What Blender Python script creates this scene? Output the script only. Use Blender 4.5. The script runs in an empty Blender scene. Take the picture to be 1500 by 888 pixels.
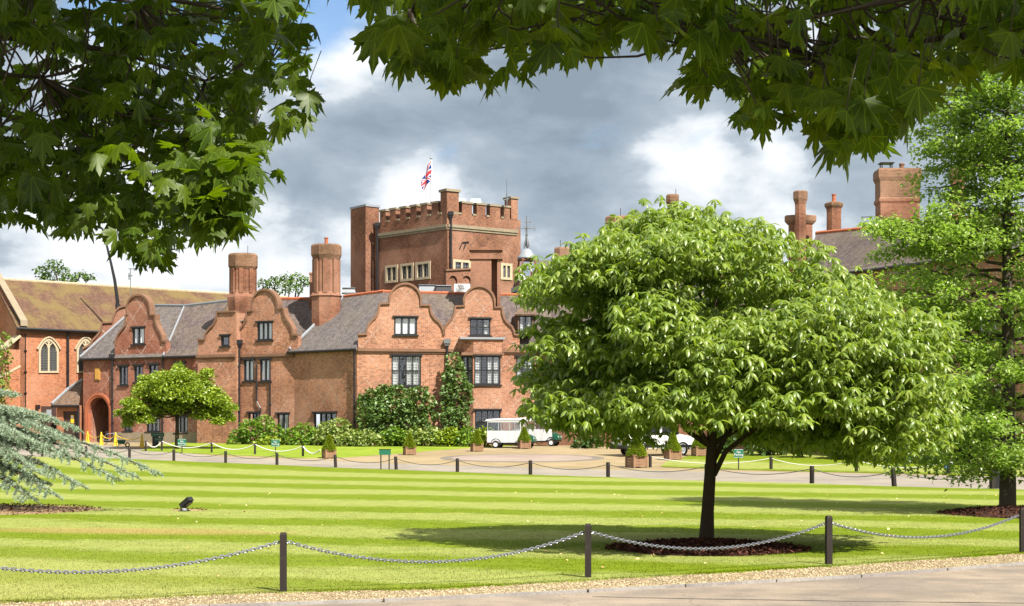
import bpy, bmesh, math, random
import numpy as np
from mathutils import Vector, Matrix
from mathutils.geometry import tessellate_polygon
R = math.radians
rng = np.random.default_rng(7)
random.seed(7)
scene = bpy.context.scene
COL = scene.collection

# ------------------------------------------------------------------ camera, sky, sun, exposure
F, CX, HY, EYE = 2400.0, 750.0, 642.0, 1.65      # focal length and horizon in units of the 1500 wide photograph
cam_d = bpy.data.cameras.new('camera'); cam = bpy.data.objects.new('camera', cam_d); COL.objects.link(cam)
cam.location = (0, 0, EYE); cam.rotation_euler = (R(90), 0, 0)
cam_d.sensor_width = 36; cam_d.lens = 36 * F / 1500; cam_d.shift_y = (HY - 444) / 1500
cam_d.clip_end = 4000; scene.camera = cam
SUN_EL, SUN_AZ = R(48), R(54)                      # azimuth: from +X towards the camera side (-Y)
sd = Vector((math.cos(SUN_EL)*math.cos(SUN_AZ), -math.cos(SUN_EL)*math.sin(SUN_AZ), math.sin(SUN_EL)))
sun_d = bpy.data.lights.new('sun', 'SUN'); sun = bpy.data.objects.new('sun', sun_d); COL.objects.link(sun)
sun_d.energy = 4.8; sun_d.angle = R(0.6); sun_d.color = (1.0, 0.94, 0.84)
sun.rotation_euler = sd.to_track_quat('Z', 'Y').to_euler(); sun.location = (20, -20, 40)
vs = scene.view_settings
scene.display_settings.display_device = 'sRGB'
vs.view_transform = 'Standard'; vs.look = 'None'; vs.gamma = 1; vs.use_curve_mapping = False; vs.exposure = 1.4
scene.render.engine = 'CYCLES'
scene.cycles.max_bounces = 8; scene.cycles.diffuse_bounces = 3; scene.cycles.glossy_bounces = 2
scene.cycles.transmission_bounces = 4; scene.cycles.transparent_max_bounces = 8
scene.cycles.use_denoising = True

KA = 0.74                                          # overall albedo scale of the built surfaces
class NT:
    """small helper for node trees"""
    def __init__(s, tree):
        s.t = tree; s.n = tree.nodes; s.l = tree.links
    def node(s, typ, **kw):
        nd = s.n.new(typ)
        for k, v in kw.items():
            if k.startswith('_'): setattr(nd, k[1:], v)
        return nd
    def put(s, sock, v):
        if v is None: return
        if hasattr(v, 'is_output') or isinstance(v, bpy.types.NodeSocket): s.l.new(v, sock)
        elif isinstance(v, (tuple, list)) and sock.type == 'RGBA' and len(v) == 3: sock.default_value = (*v, 1)
        else: sock.default_value = v
    def math(s, op, a, b=None, c=None, clamp=False):
        m = s.n.new('ShaderNodeMath'); m.operation = op; m.use_clamp = clamp
        s.put(m.inputs[0], a); s.put(m.inputs[1], b); s.put(m.inputs[2], c)
        return m.outputs[0]
    def vec(s, op, a, b=None):
        m = s.n.new('ShaderNodeVectorMath'); m.operation = op
        s.put(m.inputs[0], a); s.put(m.inputs[1], b)
        return m.outputs['Value'] if op in ('DOT_PRODUCT', 'LENGTH', 'DISTANCE') else m.outputs[0]
    def noise(s, vec, scale, detail=4, rough=0.55, dist=0.0):
        m = s.n.new('ShaderNodeTexNoise'); s.put(m.inputs['Vector'], vec)
        m.inputs['Scale'].default_value = scale; m.inputs['Detail'].default_value = detail
        m.inputs['Roughness'].default_value = rough; m.inputs['Distortion'].default_value = dist
        return m.outputs[0]
    def ramp(s, fac, stops, interp='LINEAR'):
        m = s.n.new('ShaderNodeValToRGB'); s.put(m.inputs[0], fac); e = m.color_ramp.elements
        m.color_ramp.interpolation = interp
        while len(e) < len(stops): e.new(0.5)
        for el, (p, c) in zip(e, stops):
            el.position = p; el.color = (c, c, c, 1) if isinstance(c, (int, float)) else (*c, 1)
        return m.outputs[0]
    def mix(s, fac, a, b, mode='MIX'):
        m = s.n.new('ShaderNodeMix'); m.data_type = 'RGBA'; m.blend_type = mode
        s.put(m.inputs[0], fac); s.put(m.inputs[6], a); s.put(m.inputs[7], b)
        return m.outputs[2]
    def smooth(s, v, lo, hi):
        m = s.n.new('ShaderNodeMapRange'); m.interpolation_type = 'SMOOTHSTEP'
        s.put(m.inputs[0], v); m.inputs[1].default_value = lo; m.inputs[2].default_value = hi
        return m.outputs[0]
    def sep(s, v):
        m = s.n.new('ShaderNodeSeparateXYZ'); s.put(m.inputs[0], v); return m.outputs
    def comb(s, x, y, z):
        m = s.n.new('ShaderNodeCombineXYZ')
        for i, v in enumerate((x, y, z)): s.put(m.inputs[i], v)
        return m.outputs[0]

world = bpy.data.worlds.new('World'); scene.world = world; world.use_nodes = True
def build_world():
    w = NT(world.node_tree); w.n.clear()
    out = w.node('ShaderNodeOutputWorld'); bg = w.node('ShaderNodeBackground')
    sky = w.node('ShaderNodeTexSky'); sky.sky_type = 'NISHITA'; sky.sun_disc = False
    sky.sun_elevation = SUN_EL; sky.sun_rotation = math.atan2(sd.x, sd.y); sky.air_density = 1.1; sky.dust_density = 0.6
    d = w.node('ShaderNodeTexCoord').outputs['Generated']
    x, y, z = w.sep(d)
    st = w.comb(w.math('MULTIPLY', x, 1.0), y, w.math('MULTIPLY', z, 1.9))
    big = w.noise(st, 7.5, 6, 0.5, 0.1)
    fine = w.noise(w.vec('ADD', st, (3.1, 7.7, 1.3)), 17.0, 8, 0.56, 0.2)
    def blob(px, py, rad):                          # a soft patch of sky round one direction
        v = Vector(((px - CX) / F, 1, (HY - py) / F)).normalized()
        return w.smooth(w.vec('DISTANCE', d, tuple(v)), rad, rad * 0.15)
    def add(*a):
        r = a[0]
        for q in a[1:]: r = w.math('ADD', r, q)
        return r
    def mul(a, b): return w.math('MULTIPLY', a, b)
    # brightness of the cloud deck: pale near the horizon, slate grey higher up
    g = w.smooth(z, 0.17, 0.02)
    up = w.math('MAXIMUM', w.smooth(z, 0.32, 0.6), w.smooth(y, 0.3, -0.3))  # extra cloud brightness overhead and behind the camera, added as fill light
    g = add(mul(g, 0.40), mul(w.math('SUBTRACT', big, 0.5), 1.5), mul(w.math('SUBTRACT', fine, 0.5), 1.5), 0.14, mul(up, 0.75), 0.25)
    g = add(g, mul(blob(985, 205, 0.05), 0.35), mul(blob(1090, 270, 0.08), 0.45), mul(blob(540, 285, 0.06), 0.3), mul(blob(330, 320, 0.09), 0.3),
            mul(blob(490, 60, 0.05), 0.35), mul(blob(140, 380, 0.10), 0.6), mul(blob(480, 400, 0.05), 0.3),
            mul(blob(760, 215, 0.075), -0.22), mul(blob(1240, 220, 0.05), -0.3), mul(blob(1080, 210, 0.02), -0.3), mul(blob(860, 120, 0.10), -0.2), mul(blob(480, 230, 0.06), -0.15))
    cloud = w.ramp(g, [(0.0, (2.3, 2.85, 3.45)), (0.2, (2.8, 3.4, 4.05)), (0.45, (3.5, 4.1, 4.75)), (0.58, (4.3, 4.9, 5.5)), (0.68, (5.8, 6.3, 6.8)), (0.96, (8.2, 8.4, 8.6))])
    gap = add(mul(w.math('SUBTRACT', w.noise(w.vec('ADD', st, (9.2, 1.1, 4.4)), 10.0, 6, 0.55, 0.3), 0.5), 1.6),
              mul(blob(430, 20, 0.075), 0.9), mul(blob(655, 212, 0.022), 0.22), mul(blob(885, 212, 0.03), 0.16), mul(blob(200, 20, 0.07), 0.8), mul(blob(825, 280, 0.03), 0.2), -0.06)
    gap = mul(w.smooth(gap, 0.18, 0.62), 0.85)
    skyc = w.mix(1.0, sky.outputs[0], (0.75, 1.0, 1.25), 'MULTIPLY')
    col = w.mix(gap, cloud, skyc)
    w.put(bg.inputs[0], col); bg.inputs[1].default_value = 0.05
    w.l.new(bg.outputs[0], out.inputs[0])
build_world()

# ------------------------------------------------------------------ terrain and pixel helpers
GK = [(-400, 0), (68, 0), (74, .02), (80, .10), (91, .52), (99, .82), (107, 1.10), (115, 1.27), (125, 1.40), (140, 1.5), (2500, 1.5)]
_gy = np.arange(-400, 2501, 1.0)
_gz = np.interp(_gy, [k[0] for k in GK], [k[1] for k in GK])
_gz = np.convolve(np.pad(_gz, 3, mode='edge'), np.ones(7) / 7, mode='valid')
def gz(y): return float(np.interp(y, _gy, _gz))
def W(px, py, Y): return Vector(((px - CX) / F * Y, Y, EYE + (HY - py) / F * Y))
def G(px, py, off=0.0):
    """point of the terrain seen at a pixel of the photograph"""
    lo, hi = 5.0, 600.0
    for _ in range(60):
        m = 0.5 * (lo + hi)
        if HY + F * (EYE - gz(m)) / m > py: lo = m
        else: hi = m
    return Vector(((px - CX) / F * lo, lo, gz(lo) + off))

class Plane:
    """a vertical facade plane through two (pixel column, depth) points, left to right"""
    def __init__(s, a, b):
        s.A = Vector(((a[0] - CX) / F * a[1], a[1], 0)); s.B = Vector(((b[0] - CX) / F * b[1], b[1], 0))
        s.u = (s.B - s.A).normalized(); s.n = Vector((s.u.y, -s.u.x, 0)); s.L = (s.B - s.A).length
        if s.n.y > 0: s.n = -s.n
    def uz(s, px, py):
        r = Vector(((px - CX) / F, 1, 0)); t = s.A.dot(s.n) / r.dot(s.n); q = r * t
        return ((q - s.A).dot(s.u), EYE + (HY - py) / F * t)
    def P(s, u, z, d=0.0):
        q = s.A + s.u * u + s.n * d; return Vector((q.x, q.y, z))
    def base(s, px):
        u, _ = s.uz(px, 600); return (u, gz(s.P(u, 0).y) - 0.15)

# ------------------------------------------------------------------ mesh builder
class MB:
    def __init__(s): s.v = []; s.f = []
    def add(s, vs_, fs):
        o = len(s.v); s.v += [tuple(q) for q in vs_]; s.f += [tuple(i + o for i in f) for f in fs]; return s
    def quad(s, a, b, c, d): return s.add([a, b, c, d], [(0, 1, 2, 3)])
    def box(s, c, size, rz=0.0, top=1.0):
        cx, cy, cz = c; a, b, h = (q / 2 for q in size); C_, S_ = math.cos(rz), math.sin(rz); vs_ = []
        for k in (-1, 1):
            t = 1.0 if k < 0 else top
            for i, j in ((-1, -1), (1, -1), (1, 1), (-1, 1)):
                x, y = i * a * t, j * b * t
                vs_.append((cx + x * C_ - y * S_, cy + x * S_ + y * C_, cz + k * h))
        return s.add(vs_, [(3, 2, 1, 0), (4, 5, 6, 7), (0, 1, 5, 4), (1, 2, 6, 5), (2, 3, 7, 6), (3, 0, 4, 7)])
    def pbox(s, pl, u0, u1, z0, z1, d0, d1):
        """box on a facade plane: along u, z and outwards d"""
        q = [pl.P(u, z, d) for d in (d0, d1) for z in (z0, z1) for u in (u0, u1)]
        return s.add(q, [(0, 1, 3, 2), (4, 6, 7, 5), (0, 2, 6, 4), (1, 5, 7, 3), (2, 3, 7, 6), (0, 4, 5, 1)])
    def slab(s, pts, th):
        """a polygon given in space, thickened downwards along its normal"""
        p = [Vector(q) for q in pts]; n = (p[1] - p[0]).cross(p[-1] - p[0]).normalized()
        if n.z < 0: p.reverse(); n = -n
        k = len(p); lo = [q - n * th for q in p]
        return s.add(p + lo, [tuple(range(k)), tuple(range(2 * k - 1, k - 1, -1))] + [(i, k + i, k + (i + 1) % k, (i + 1) % k) for i in range(k)])
    def prism(s, pl, pts, d0, d1):
        """polygon (u,z) on a facade extruded from d0 to d1"""
        k = len(pts); a = [pl.P(u, z, d1) for u, z in pts]; b = [pl.P(u, z, d0) for u, z in pts]
        return s.add(a + b, [tuple(range(k)), tuple(range(2 * k - 1, k - 1, -1))] + [(i, k + i, k + (i + 1) % k, (i + 1) % k) for i in range(k)])
    def wall(s, pl, outer, holes=(), th=0.4, reveal=0.22, d=0.0):
        polys = [outer] + list(holes); flat = [q for p in polys for q in p]
        tris = tessellate_polygon([[Vector((u, z, 0)) for u, z in p] for p in polys])
        s.add([pl.P(u, z, d) for u, z in flat], tris)
        for k, p in enumerate(polys):
            dep = th if k == 0 else reveal; n = len(p)
            s.add([pl.P(u, z, d) for u, z in p] + [pl.P(u, z, d - dep) for u, z in p], [(i, n + i, n + (i + 1) % n, (i + 1) % n) for i in range(n)])
        return s
    def tube(s, pts, rad, n=8, cap=True):
        pts = [Vector(p) for p in pts]; m = len(pts)
        if not hasattr(rad, '__len__'): rad = [rad] * m
        o = len(s.v); prev = None
        for i, p in enumerate(pts):
            t = (pts[min(i + 1, m - 1)] - pts[max(i - 1, 0)])
            if t.length < 1e-9: t = Vector((0, 0, 1))
            t.normalize()
            if prev is None: prev = t.orthogonal().normalized()
            x = (prev - t * prev.dot(t)); x = x.normalized() if x.length > 1e-6 else t.orthogonal().normalized(); prev = x; y = t.cross(x)
            for k in range(n):
                a = 2 * math.pi * k / n; s.v.append(tuple(p + (x * math.cos(a) + y * math.sin(a)) * rad[i]))
        for i in range(m - 1):
            for k in range(n):
                a = o + i * n + k; b = o + i * n + (k + 1) % n; s.f.append((a, b, b + n, a + n))
        if cap: s.f.append(tuple(o + k for k in range(n - 1, -1, -1))); s.f.append(tuple(o + (m - 1) * n + k for k in range(n)))
        return s
    def lathe(s, c, prof, n=12, rot=0.0, sx=1.0, sy=1.0):
        """profile of (radius, z) turned about a vertical axis at c"""
        o = len(s.v); m = len(prof)
        for r_, z in prof:
            for k in range(n):
                a = 2 * math.pi * k / n + rot; s.v.append((c[0] + r_ * math.cos(a) * sx, c[1] + r_ * math.sin(a) * sy, c[2] + z))
        for i in range(m - 1):
            for k in range(n):
                a = o + i * n + k; b = o + i * n + (k + 1) % n; s.f.append((a, b, b + n, a + n))
        s.f.append(tuple(o + k for k in range(n - 1, -1, -1))); s.f.append(tuple(o + (m - 1) * n + k for k in range(n)))
        return s
    def coping(s, pl, pts, t=0.13, d0=-0.42, d1=0.13):
        """stone strip that follows a gable outline (u,z), left to right"""
        k = len(pts); P2 = [Vector(p).to_2d() if False else Vector((p[0], p[1])) for p in pts]; off = []
        for i in range(k):
            n = Vector((0, 0))
            for a, b in ((i - 1, i), (i, i + 1)):
                if a >= 0 and b < k and (P2[b] - P2[a]).length > 1e-6:
                    e = (P2[b] - P2[a]).normalized(); n += Vector((-e.y, e.x))
            n.normalize(); off.append(P2[i] + n * t)
        o = len(s.v)
        for i in range(k):
            for q, d in ((P2[i], d1), (off[i], d1), (off[i], d0), (P2[i], d0)): s.v.append(tuple(pl.P(q.x, q.y, d)))
        for i in range(k - 1):
            for j in range(4):
                a = o + 4 * i + j; b = o + 4 * i + (j + 1) % 4; s.f.append((a, b, b + 4, a + 4))
        s.f.append((o, o + 1, o + 2, o + 3)); e = o + 4 * (k - 1); s.f.append((e + 3, e + 2, e + 1, e))
        return s
    def move(s, off):
        ox, oy, oz = off; s.v = [(a + ox, b + oy, c + oz) for a, b, c in s.v]; return s

def root_loc(o):
    v = Vector((0, 0, 0))
    while o is not None: v += o.location; o = o.parent
    return v
def set_uv(me):
    """metres along each face: u horizontal, v up the slope"""
    n = len(me.loops)
    if n == 0: return
    uv = me.uv_layers.new(name='UVMap'); co = np.empty(len(me.vertices) * 3); me.vertices.foreach_get('co', co); co = co.reshape(-1, 3)
    li = np.empty(n, dtype=np.int64); me.loops.foreach_get('vertex_index', li)
    pn = np.empty(len(me.polygons) * 3); me.polygons.foreach_get('normal', pn); pn = pn.reshape(-1, 3)
    lt = np.empty(len(me.polygons), dtype=np.int64); me.polygons.foreach_get('loop_total', lt)
    nn = np.repeat(pn, lt, axis=0); h = np.hypot(nn[:, 0], nn[:, 1])
    t = np.stack([-nn[:, 1], nn[:, 0], np.zeros(n)], 1); flat = h < 1e-3
    t[flat] = (1, 0, 0); t[~flat] /= h[~flat][:, None]
    b = np.cross(nn, t); p = co[li]
    uv.data.foreach_set('uv', np.stack([(p * t).sum(1), (p * b).sum(1)], 1).ravel())
def make(name, mb, mat, parent=None, world=True, smooth=False, label=None, norm=True):
    me = bpy.data.meshes.new(name)
    v = mb.v
    if parent is not None and world:
        o = root_loc(parent); v = [(a - o.x, b - o.y, c - o.z) for a, b, c in v]
    me.from_pydata(v, [], mb.f)
    if norm:
        bm = bmesh.new(); bm.from_mesh(me); bmesh.ops.recalc_face_normals(bm, faces=bm.faces); bm.to_mesh(me); bm.free()
    me.update(); set_uv(me)
    me.materials.append(mat)
    if smooth: me.polygons.foreach_set('use_smooth', [True] * len(me.polygons))
    ob = bpy.data.objects.new(name, me); COL.objects.link(ob)
    if parent is not None: ob.parent = parent
    if label: ob['label'] = label
    return ob
def mesh_np(name, V, Fs, mat, parent=None, world=True, smooth=False):
    """big foliage meshes: V (n,3), Fs list of (k,m) index arrays"""
    me = bpy.data.meshes.new(name); V = np.asarray(V, dtype=np.float32)
    if parent is not None and world: V = V - np.array(root_loc(parent), dtype=np.float32)
    me.vertices.add(len(V)); me.vertices.foreach_set('co', V.ravel())
    tot = np.concatenate([np.full(len(f), f.shape[1], dtype=np.int32) for f in Fs]); idx = np.concatenate([f.ravel() for f in Fs]).astype(np.int32)
    me.loops.add(len(idx)); me.loops.foreach_set('vertex_index', idx)
    me.polygons.add(len(tot)); st = np.concatenate([[0], np.cumsum(tot)[:-1]]).astype(np.int32)
    me.polygons.foreach_set('loop_start', st)
    try: me.polygons.foreach_set('loop_total', tot)
    except Exception: pass
    if smooth: me.polygons.foreach_set('use_smooth', np.ones(len(tot), dtype=bool))
    me.update(calc_edges=True); me.validate(); me.materials.append(mat)
    ob = bpy.data.objects.new(name, me); COL.objects.link(ob)
    if parent is not None: ob.parent = parent
    return ob
def tag(o, label=None, cat=None, group=None, kind=None):
    for k, v in (('label', label), ('category', cat), ('group', group), ('kind', kind)):
        if v: o[k] = v
    return o
def thing(name, loc, label, cat, group=None, rz=0.0):
    o = bpy.data.objects.new(name, None); o.empty_display_size = 0.3; COL.objects.link(o)
    o.location = loc; o.rotation_euler = (0, 0, rz); return tag(o, label, cat, group)
def copy_tree(o, parent=None):
    c = o.copy(); COL.objects.link(c)
    if parent is not None: c.parent = parent
    for ch in list(o.children): copy_tree(ch, c)
    return c
def place(proto, first, loc, rz, label, scale=None):
    o = proto if first else copy_tree(proto)
    o.location = loc; o.rotation_euler = (0, 0, rz); o['label'] = label
    if scale: o.scale = scale
    return o

# ------------------------------------------------------------------ materials
MAT = {}
def mat(name):
    m = bpy.data.materials.new(name); m.use_nodes = True; t = NT(m.node_tree); t.n.clear()
    t.out = t.node('ShaderNodeOutputMaterial'); MAT[name] = m; return m, t
def principled(t, col, rough=0.8, spec=0.3, bump=None, bstr=0.3, bdist=0.02, metal=0.0):
    p = t.node('ShaderNodeBsdfPrincipled'); t.put(p.inputs['Base Color'], col); t.put(p.inputs['Roughness'], rough)
    p.inputs['Specular IOR Level'].default_value = spec; p.inputs['Metallic'].default_value = metal
    if bump is not None:
        b = t.node('ShaderNodeBump'); b.inputs['Strength'].default_value = bstr; b.inputs['Distance'].default_value = bdist
        t.put(b.inputs['Height'], bump); t.l.new(b.outputs[0], p.inputs['Normal'])
    t.l.new(p.outputs[0], t.out.inputs[0]); return p
def simple(name, col, rough=0.7, spec=0.3, var=0.15, scale=3.0, metal=0.0):
    m, t = mat(name); co = t.node('ShaderNodeTexCoord').outputs['Object']; n = t.noise(co, scale, 5)
    col = tuple(q * KA for q in col); c = t.mix(n, tuple(q * (1 - var) for q in col), tuple(min(1, q * (1 + var)) for q in col))
    principled(t, c, rough, spec, n, 0.15, 0.01, metal); return m
def brick(name, c1, c2, mortar, diaper=0.0, dcol=(0.5, 0.42, 0.36), grime=0.35, P_=1.5):
    m, t = mat(name); uv = t.node('ShaderNodeTexCoord').outputs['UV']; ob = t.node('ShaderNodeTexCoord').outputs['Object']
    b = t.node('ShaderNodeTexBrick'); t.put(b.inputs['Vector'], uv); b.inputs['Scale'].default_value = 1.0
    b.inputs['Brick Width'].default_value = 0.26; b.inputs['Row Height'].default_value = 0.085; b.inputs['Mortar Size'].default_value = 0.011
    b.inputs['Mortar Smooth'].default_value = 0.3; b.inputs['Bias'].default_value = -0.1
    t.put(b.inputs['Color1'], c1); t.put(b.inputs['Color2'], c2); t.put(b.inputs['Mortar'], mortar)
    n1 = t.noise(ob, 0.45, 5, 0.6); n2 = t.noise(ob, 5.0, 4, 0.6)
    c = t.mix(1.0, b.outputs[0], t.ramp(n1, [(0.25, 1 - grime), (0.7, 1.08)]), 'MULTIPLY')
    c = t.mix(1.0, c, t.ramp(n2, [(0.3, 0.8), (0.7, 1.15)]), 'MULTIPLY')
    n5 = t.noise(t.vec('MULTIPLY', uv, (3.85, 11.76, 1)), 1.0, 1); c = t.mix(t.math('MULTIPLY', t.smooth(n5, 0.56, 0.64), 0.55), c, tuple(q * 0.38 for q in c2))
    st = t.noise(t.vec('MULTIPLY', uv, (1.6, 0.16, 1)), 1.0, 5, 0.65); c = t.mix(t.math('MULTIPLY', t.smooth(st, 0.55, 0.72), grime), c, (0.10, 0.065, 0.05))
    pk = t.noise(ob, 0.22, 3); c = t.mix(t.math('MULTIPLY', t.smooth(pk, 0.42, 0.62), 0.42), c, (0.40, 0.23, 0.16))
    if diaper > 0:
        ux, uy, _ = t.sep(uv)
        def line(sg):
            q = t.math('ADD', t.math('MULTIPLY', uy, 0.85), t.math('MULTIPLY', ux, sg)); q = t.math('FRACT', t.math('DIVIDE', t.math('ADD', q, 50.0), P_))
            return t.math('LESS_THAN', t.math('ABSOLUTE', t.math('SUBTRACT', q, 0.5)), 0.042)
        ln = t.math('MAXIMUM', line(1.0), line(-1.0)); n3 = t.noise(ob, 0.35, 2); n4 = t.noise(uv, 9.0, 1)
        f = t.math('MULTIPLY', ln, t.smooth(n3, 0.38, 0.58)); f = t.math('MULTIPLY', f, t.smooth(n4, 0.42, 0.6))
        c = t.mix(t.math('MULTIPLY', f, diaper), c, dcol)
    c = t.mix(1.0, c, (KA, KA, KA), 'MULTIPLY')
    principled(t, c, 0.85, 0.2, t.math('SUBTRACT', n2, b.outputs['Fac']), 0.35, 0.012); return m
brick('brick_main', (0.51, 0.2, 0.095), (0.29, 0.10, 0.048), (0.50, 0.39, 0.31), 0.5, grime=0.45)
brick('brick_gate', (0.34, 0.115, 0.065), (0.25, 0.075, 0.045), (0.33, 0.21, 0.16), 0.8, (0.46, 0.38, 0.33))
brick('brick_chapel', (0.47, 0.165, 0.075), (0.37, 0.115, 0.05), (0.43, 0.25, 0.155), 0.0, grime=0.25)
brick('brick_tower', (0.31, 0.115, 0.058), (0.19, 0.065, 0.035), (0.34, 0.23, 0.16), 0.75, (0.06, 0.04, 0.04), grime=0.5, P_=1.15)
brick('brick_chimney', (0.30, 0.105, 0.055), (0.19, 0.062, 0.034), (0.3, 0.2, 0.13), 0.0, grime=0.45)
brick('brick_cap', (0.22, 0.105, 0.058), (0.13, 0.06, 0.036), (0.3, 0.22, 0.13), 0.0, grime=0.5)
def roof(name, c1, c2, moss, mossamt, ridge=None):
    m, t = mat(name); uv = t.node('ShaderNodeTexCoord').outputs['UV']; ob = t.node('ShaderNodeTexCoord').outputs['Object']
    b = t.node('ShaderNodeTexBrick'); t.put(b.inputs['Vector'], uv); b.inputs['Scale'].default_value = 1.0
    b.inputs['Brick Width'].default_value = 0.2; b.inputs['Row Height'].default_value = 0.16; b.inputs['Mortar Size'].default_value = 0.012
    t.put(b.inputs['Color1'], c1); t.put(b.inputs['Color2'], c2); t.put(b.inputs['Mortar'], tuple(q * 0.45 for q in c2))
    _, vy, _ = t.sep(uv); step = t.math('FRACT', t.math('DIVIDE', vy, 0.16))
    n1 = t.noise(ob, 0.5, 5, 0.62); n2 = t.noise(ob, 4.0, 4, 0.65)
    streak = t.noise(t.vec('MULTIPLY', uv, (2.2, 0.35, 1)), 1.6, 4)
    c = t.mix(1.0, b.outputs[0], t.ramp(n2, [(0.3, 0.72), (0.7, 1.2)]), 'MULTIPLY')
    c = t.mix(1.0, c, t.ramp(streak, [(0.35, 0.8), (0.65, 1.12)]), 'MULTIPLY')
    c = t.mix(t.math('MULTIPLY', t.smooth(n1, 0.38, 0.66), mossamt), c, moss)
    c = t.mix(1.0, c, (KA, KA, KA), 'MULTIPLY')
    principled(t, c, 0.8, 0.25, t.math('ADD', t.math('MULTIPLY', step, -1.0), n2), 0.4, 0.03); return m
roof('roof_tile', (0.165, 0.125, 0.118), (0.095, 0.075, 0.074), (0.17, 0.14, 0.075), 0.3)
roof('roof_grey', (0.175, 0.152, 0.148), (0.11, 0.097, 0.097), (0.15, 0.12, 0.08), 0.3)
roof('roof_chapel', (0.165, 0.085, 0.052), (0.115, 0.062, 0.042), (0.165, 0.122, 0.038), 0.75)
roof('roof_brown', (0.2, 0.13, 0.09), (0.14, 0.09, 0.065), (0.2, 0.15, 0.08), 0.35)
simple('stone', (0.46, 0.38, 0.26), 0.85, 0.2, 0.25, 2.5)
simple('stone_grey', (0.26, 0.215, 0.15), 0.85, 0.2, 0.3, 2.5)
simple('coping', (0.2, 0.11, 0.07), 0.85, 0.2, 0.35, 2.0)
simple('terracotta', (0.38, 0.12, 0.06), 0.85, 0.2, 0.25, 2.0)
simple('lead', (0.25, 0.27, 0.30), 0.5, 0.4, 0.15, 2.0)
simple('lead_dark', (0.14, 0.15, 0.16), 0.5, 0.4, 0.2, 2.0)
simple('copper', (0.36, 0.5, 0.43), 0.6, 0.3, 0.15, 2.0)
simple('black_timber', (0.012, 0.012, 0.014), 0.45, 0.4, 0.2, 6.0)
simple('black_iron', (0.012, 0.011, 0.014), 0.4, 0.4, 0.2, 6.0)
simple('white_paint', (0.66, 0.66, 0.65), 0.5, 0.4, 0.05, 4.0)
simple('curtain', (0.98, 0.98, 0.94), 0.9, 0.1, 0.1, 6.0)
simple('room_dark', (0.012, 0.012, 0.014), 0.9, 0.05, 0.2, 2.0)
simple('brown_door', (0.055, 0.028, 0.022), 0.6, 0.3, 0.2, 5.0)
simple('plaque', (0.5, 0.27, 0.06), 0.6, 0.3, 0.3, 8.0)
simple('yellow', (0.8, 0.5, 0.01), 0.45, 0.4, 0.06, 4.0)
simple('sign_green', (0.012, 0.13, 0.075), 0.45, 0.4, 0.08, 4.0)
simple('green_paint', (0.01, 0.10, 0.06), 0.3, 0.5, 0.08, 4.0)
simple('rubber', (0.015, 0.015, 0.016), 0.75, 0.2, 0.2, 8.0)
simple('steel', (0.27, 0.28, 0.32), 0.4, 0.5, 0.12, 30.0, 0.7)
simple('rope', (0.72, 0.70, 0.66), 0.8, 0.2, 0.1, 20.0)
simple('far_chain', (0.10, 0.10, 0.10), 0.5, 0.4, 0.1, 20.0)
simple('planter_wood', (0.25, 0.145, 0.085), 0.8, 0.2, 0.35, 5.0)
simple('blue_paint', (0.03, 0.10, 0.24), 0.5, 0.4, 0.1, 4.0)
simple('canvas', (0.55, 0.56, 0.58), 0.7, 0.25, 0.05, 3.0)
simple('bark_dark', (0.055, 0.042, 0.028), 0.9, 0.15, 0.4, 7.0)
simple('bark_grey', (0.085, 0.07, 0.05), 0.9, 0.15, 0.4, 6.0)
simple('timber_trim', (0.17, 0.075, 0.045), 0.75, 0.2, 0.2, 6.0)
simple('plate_yellow', (0.75, 0.5, 0.03), 0.5, 0.3, 0.03, 3.0)
simple('lamp_red', (0.35, 0.015, 0.012), 0.3, 0.5, 0.1, 3.0)
def post_mat():
    m, t = mat('post_wood'); co = t.node('ShaderNodeTexCoord').outputs['Object']
    g = t.noise(t.vec('MULTIPLY', co, (40, 40, 2.5)), 1.0, 5, 0.6); n = t.noise(co, 9, 4)
    c = t.mix(g, (0.006, 0.004, 0.004), (0.028, 0.021, 0.017)); c = t.mix(t.smooth(n, 0.6, 0.75), c, (0.11, 0.10, 0.085))
    principled(t, c, 0.75, 0.25, g, 0.5, 0.004)
post_mat()
def glass_mat(name, tint, refl):
    m, t = mat(name); tr = t.node('ShaderNodeBsdfTransparent'); t.put(tr.inputs[0], tint)
    gl = t.node('ShaderNodeBsdfGlossy'); gl.inputs['Roughness'].default_value = 0.06; t.put(gl.inputs[0], (0.9, 0.93, 1.0))
    n = t.noise(t.node('ShaderNodeTexCoord').outputs['Object'], 2.5, 2); b = t.node('ShaderNodeBump'); b.inputs['Strength'].default_value = 0.15; b.inputs['Distance'].default_value = 0.05
    t.put(b.inputs['Height'], n); t.l.new(b.outputs[0], gl.inputs['Normal'])
    mx = t.node('ShaderNodeMixShader'); mx.inputs[0].default_value = refl
    t.l.new(tr.outputs[0], mx.inputs[1]); t.l.new(gl.outputs[0], mx.inputs[2]); t.l.new(mx.outputs[0], t.out.inputs[0])
glass_mat('glass', (0.88, 0.9, 0.92), 0.17); glass_mat('clear_sheet', (0.75, 0.78, 0.78), 0.12)
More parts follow.
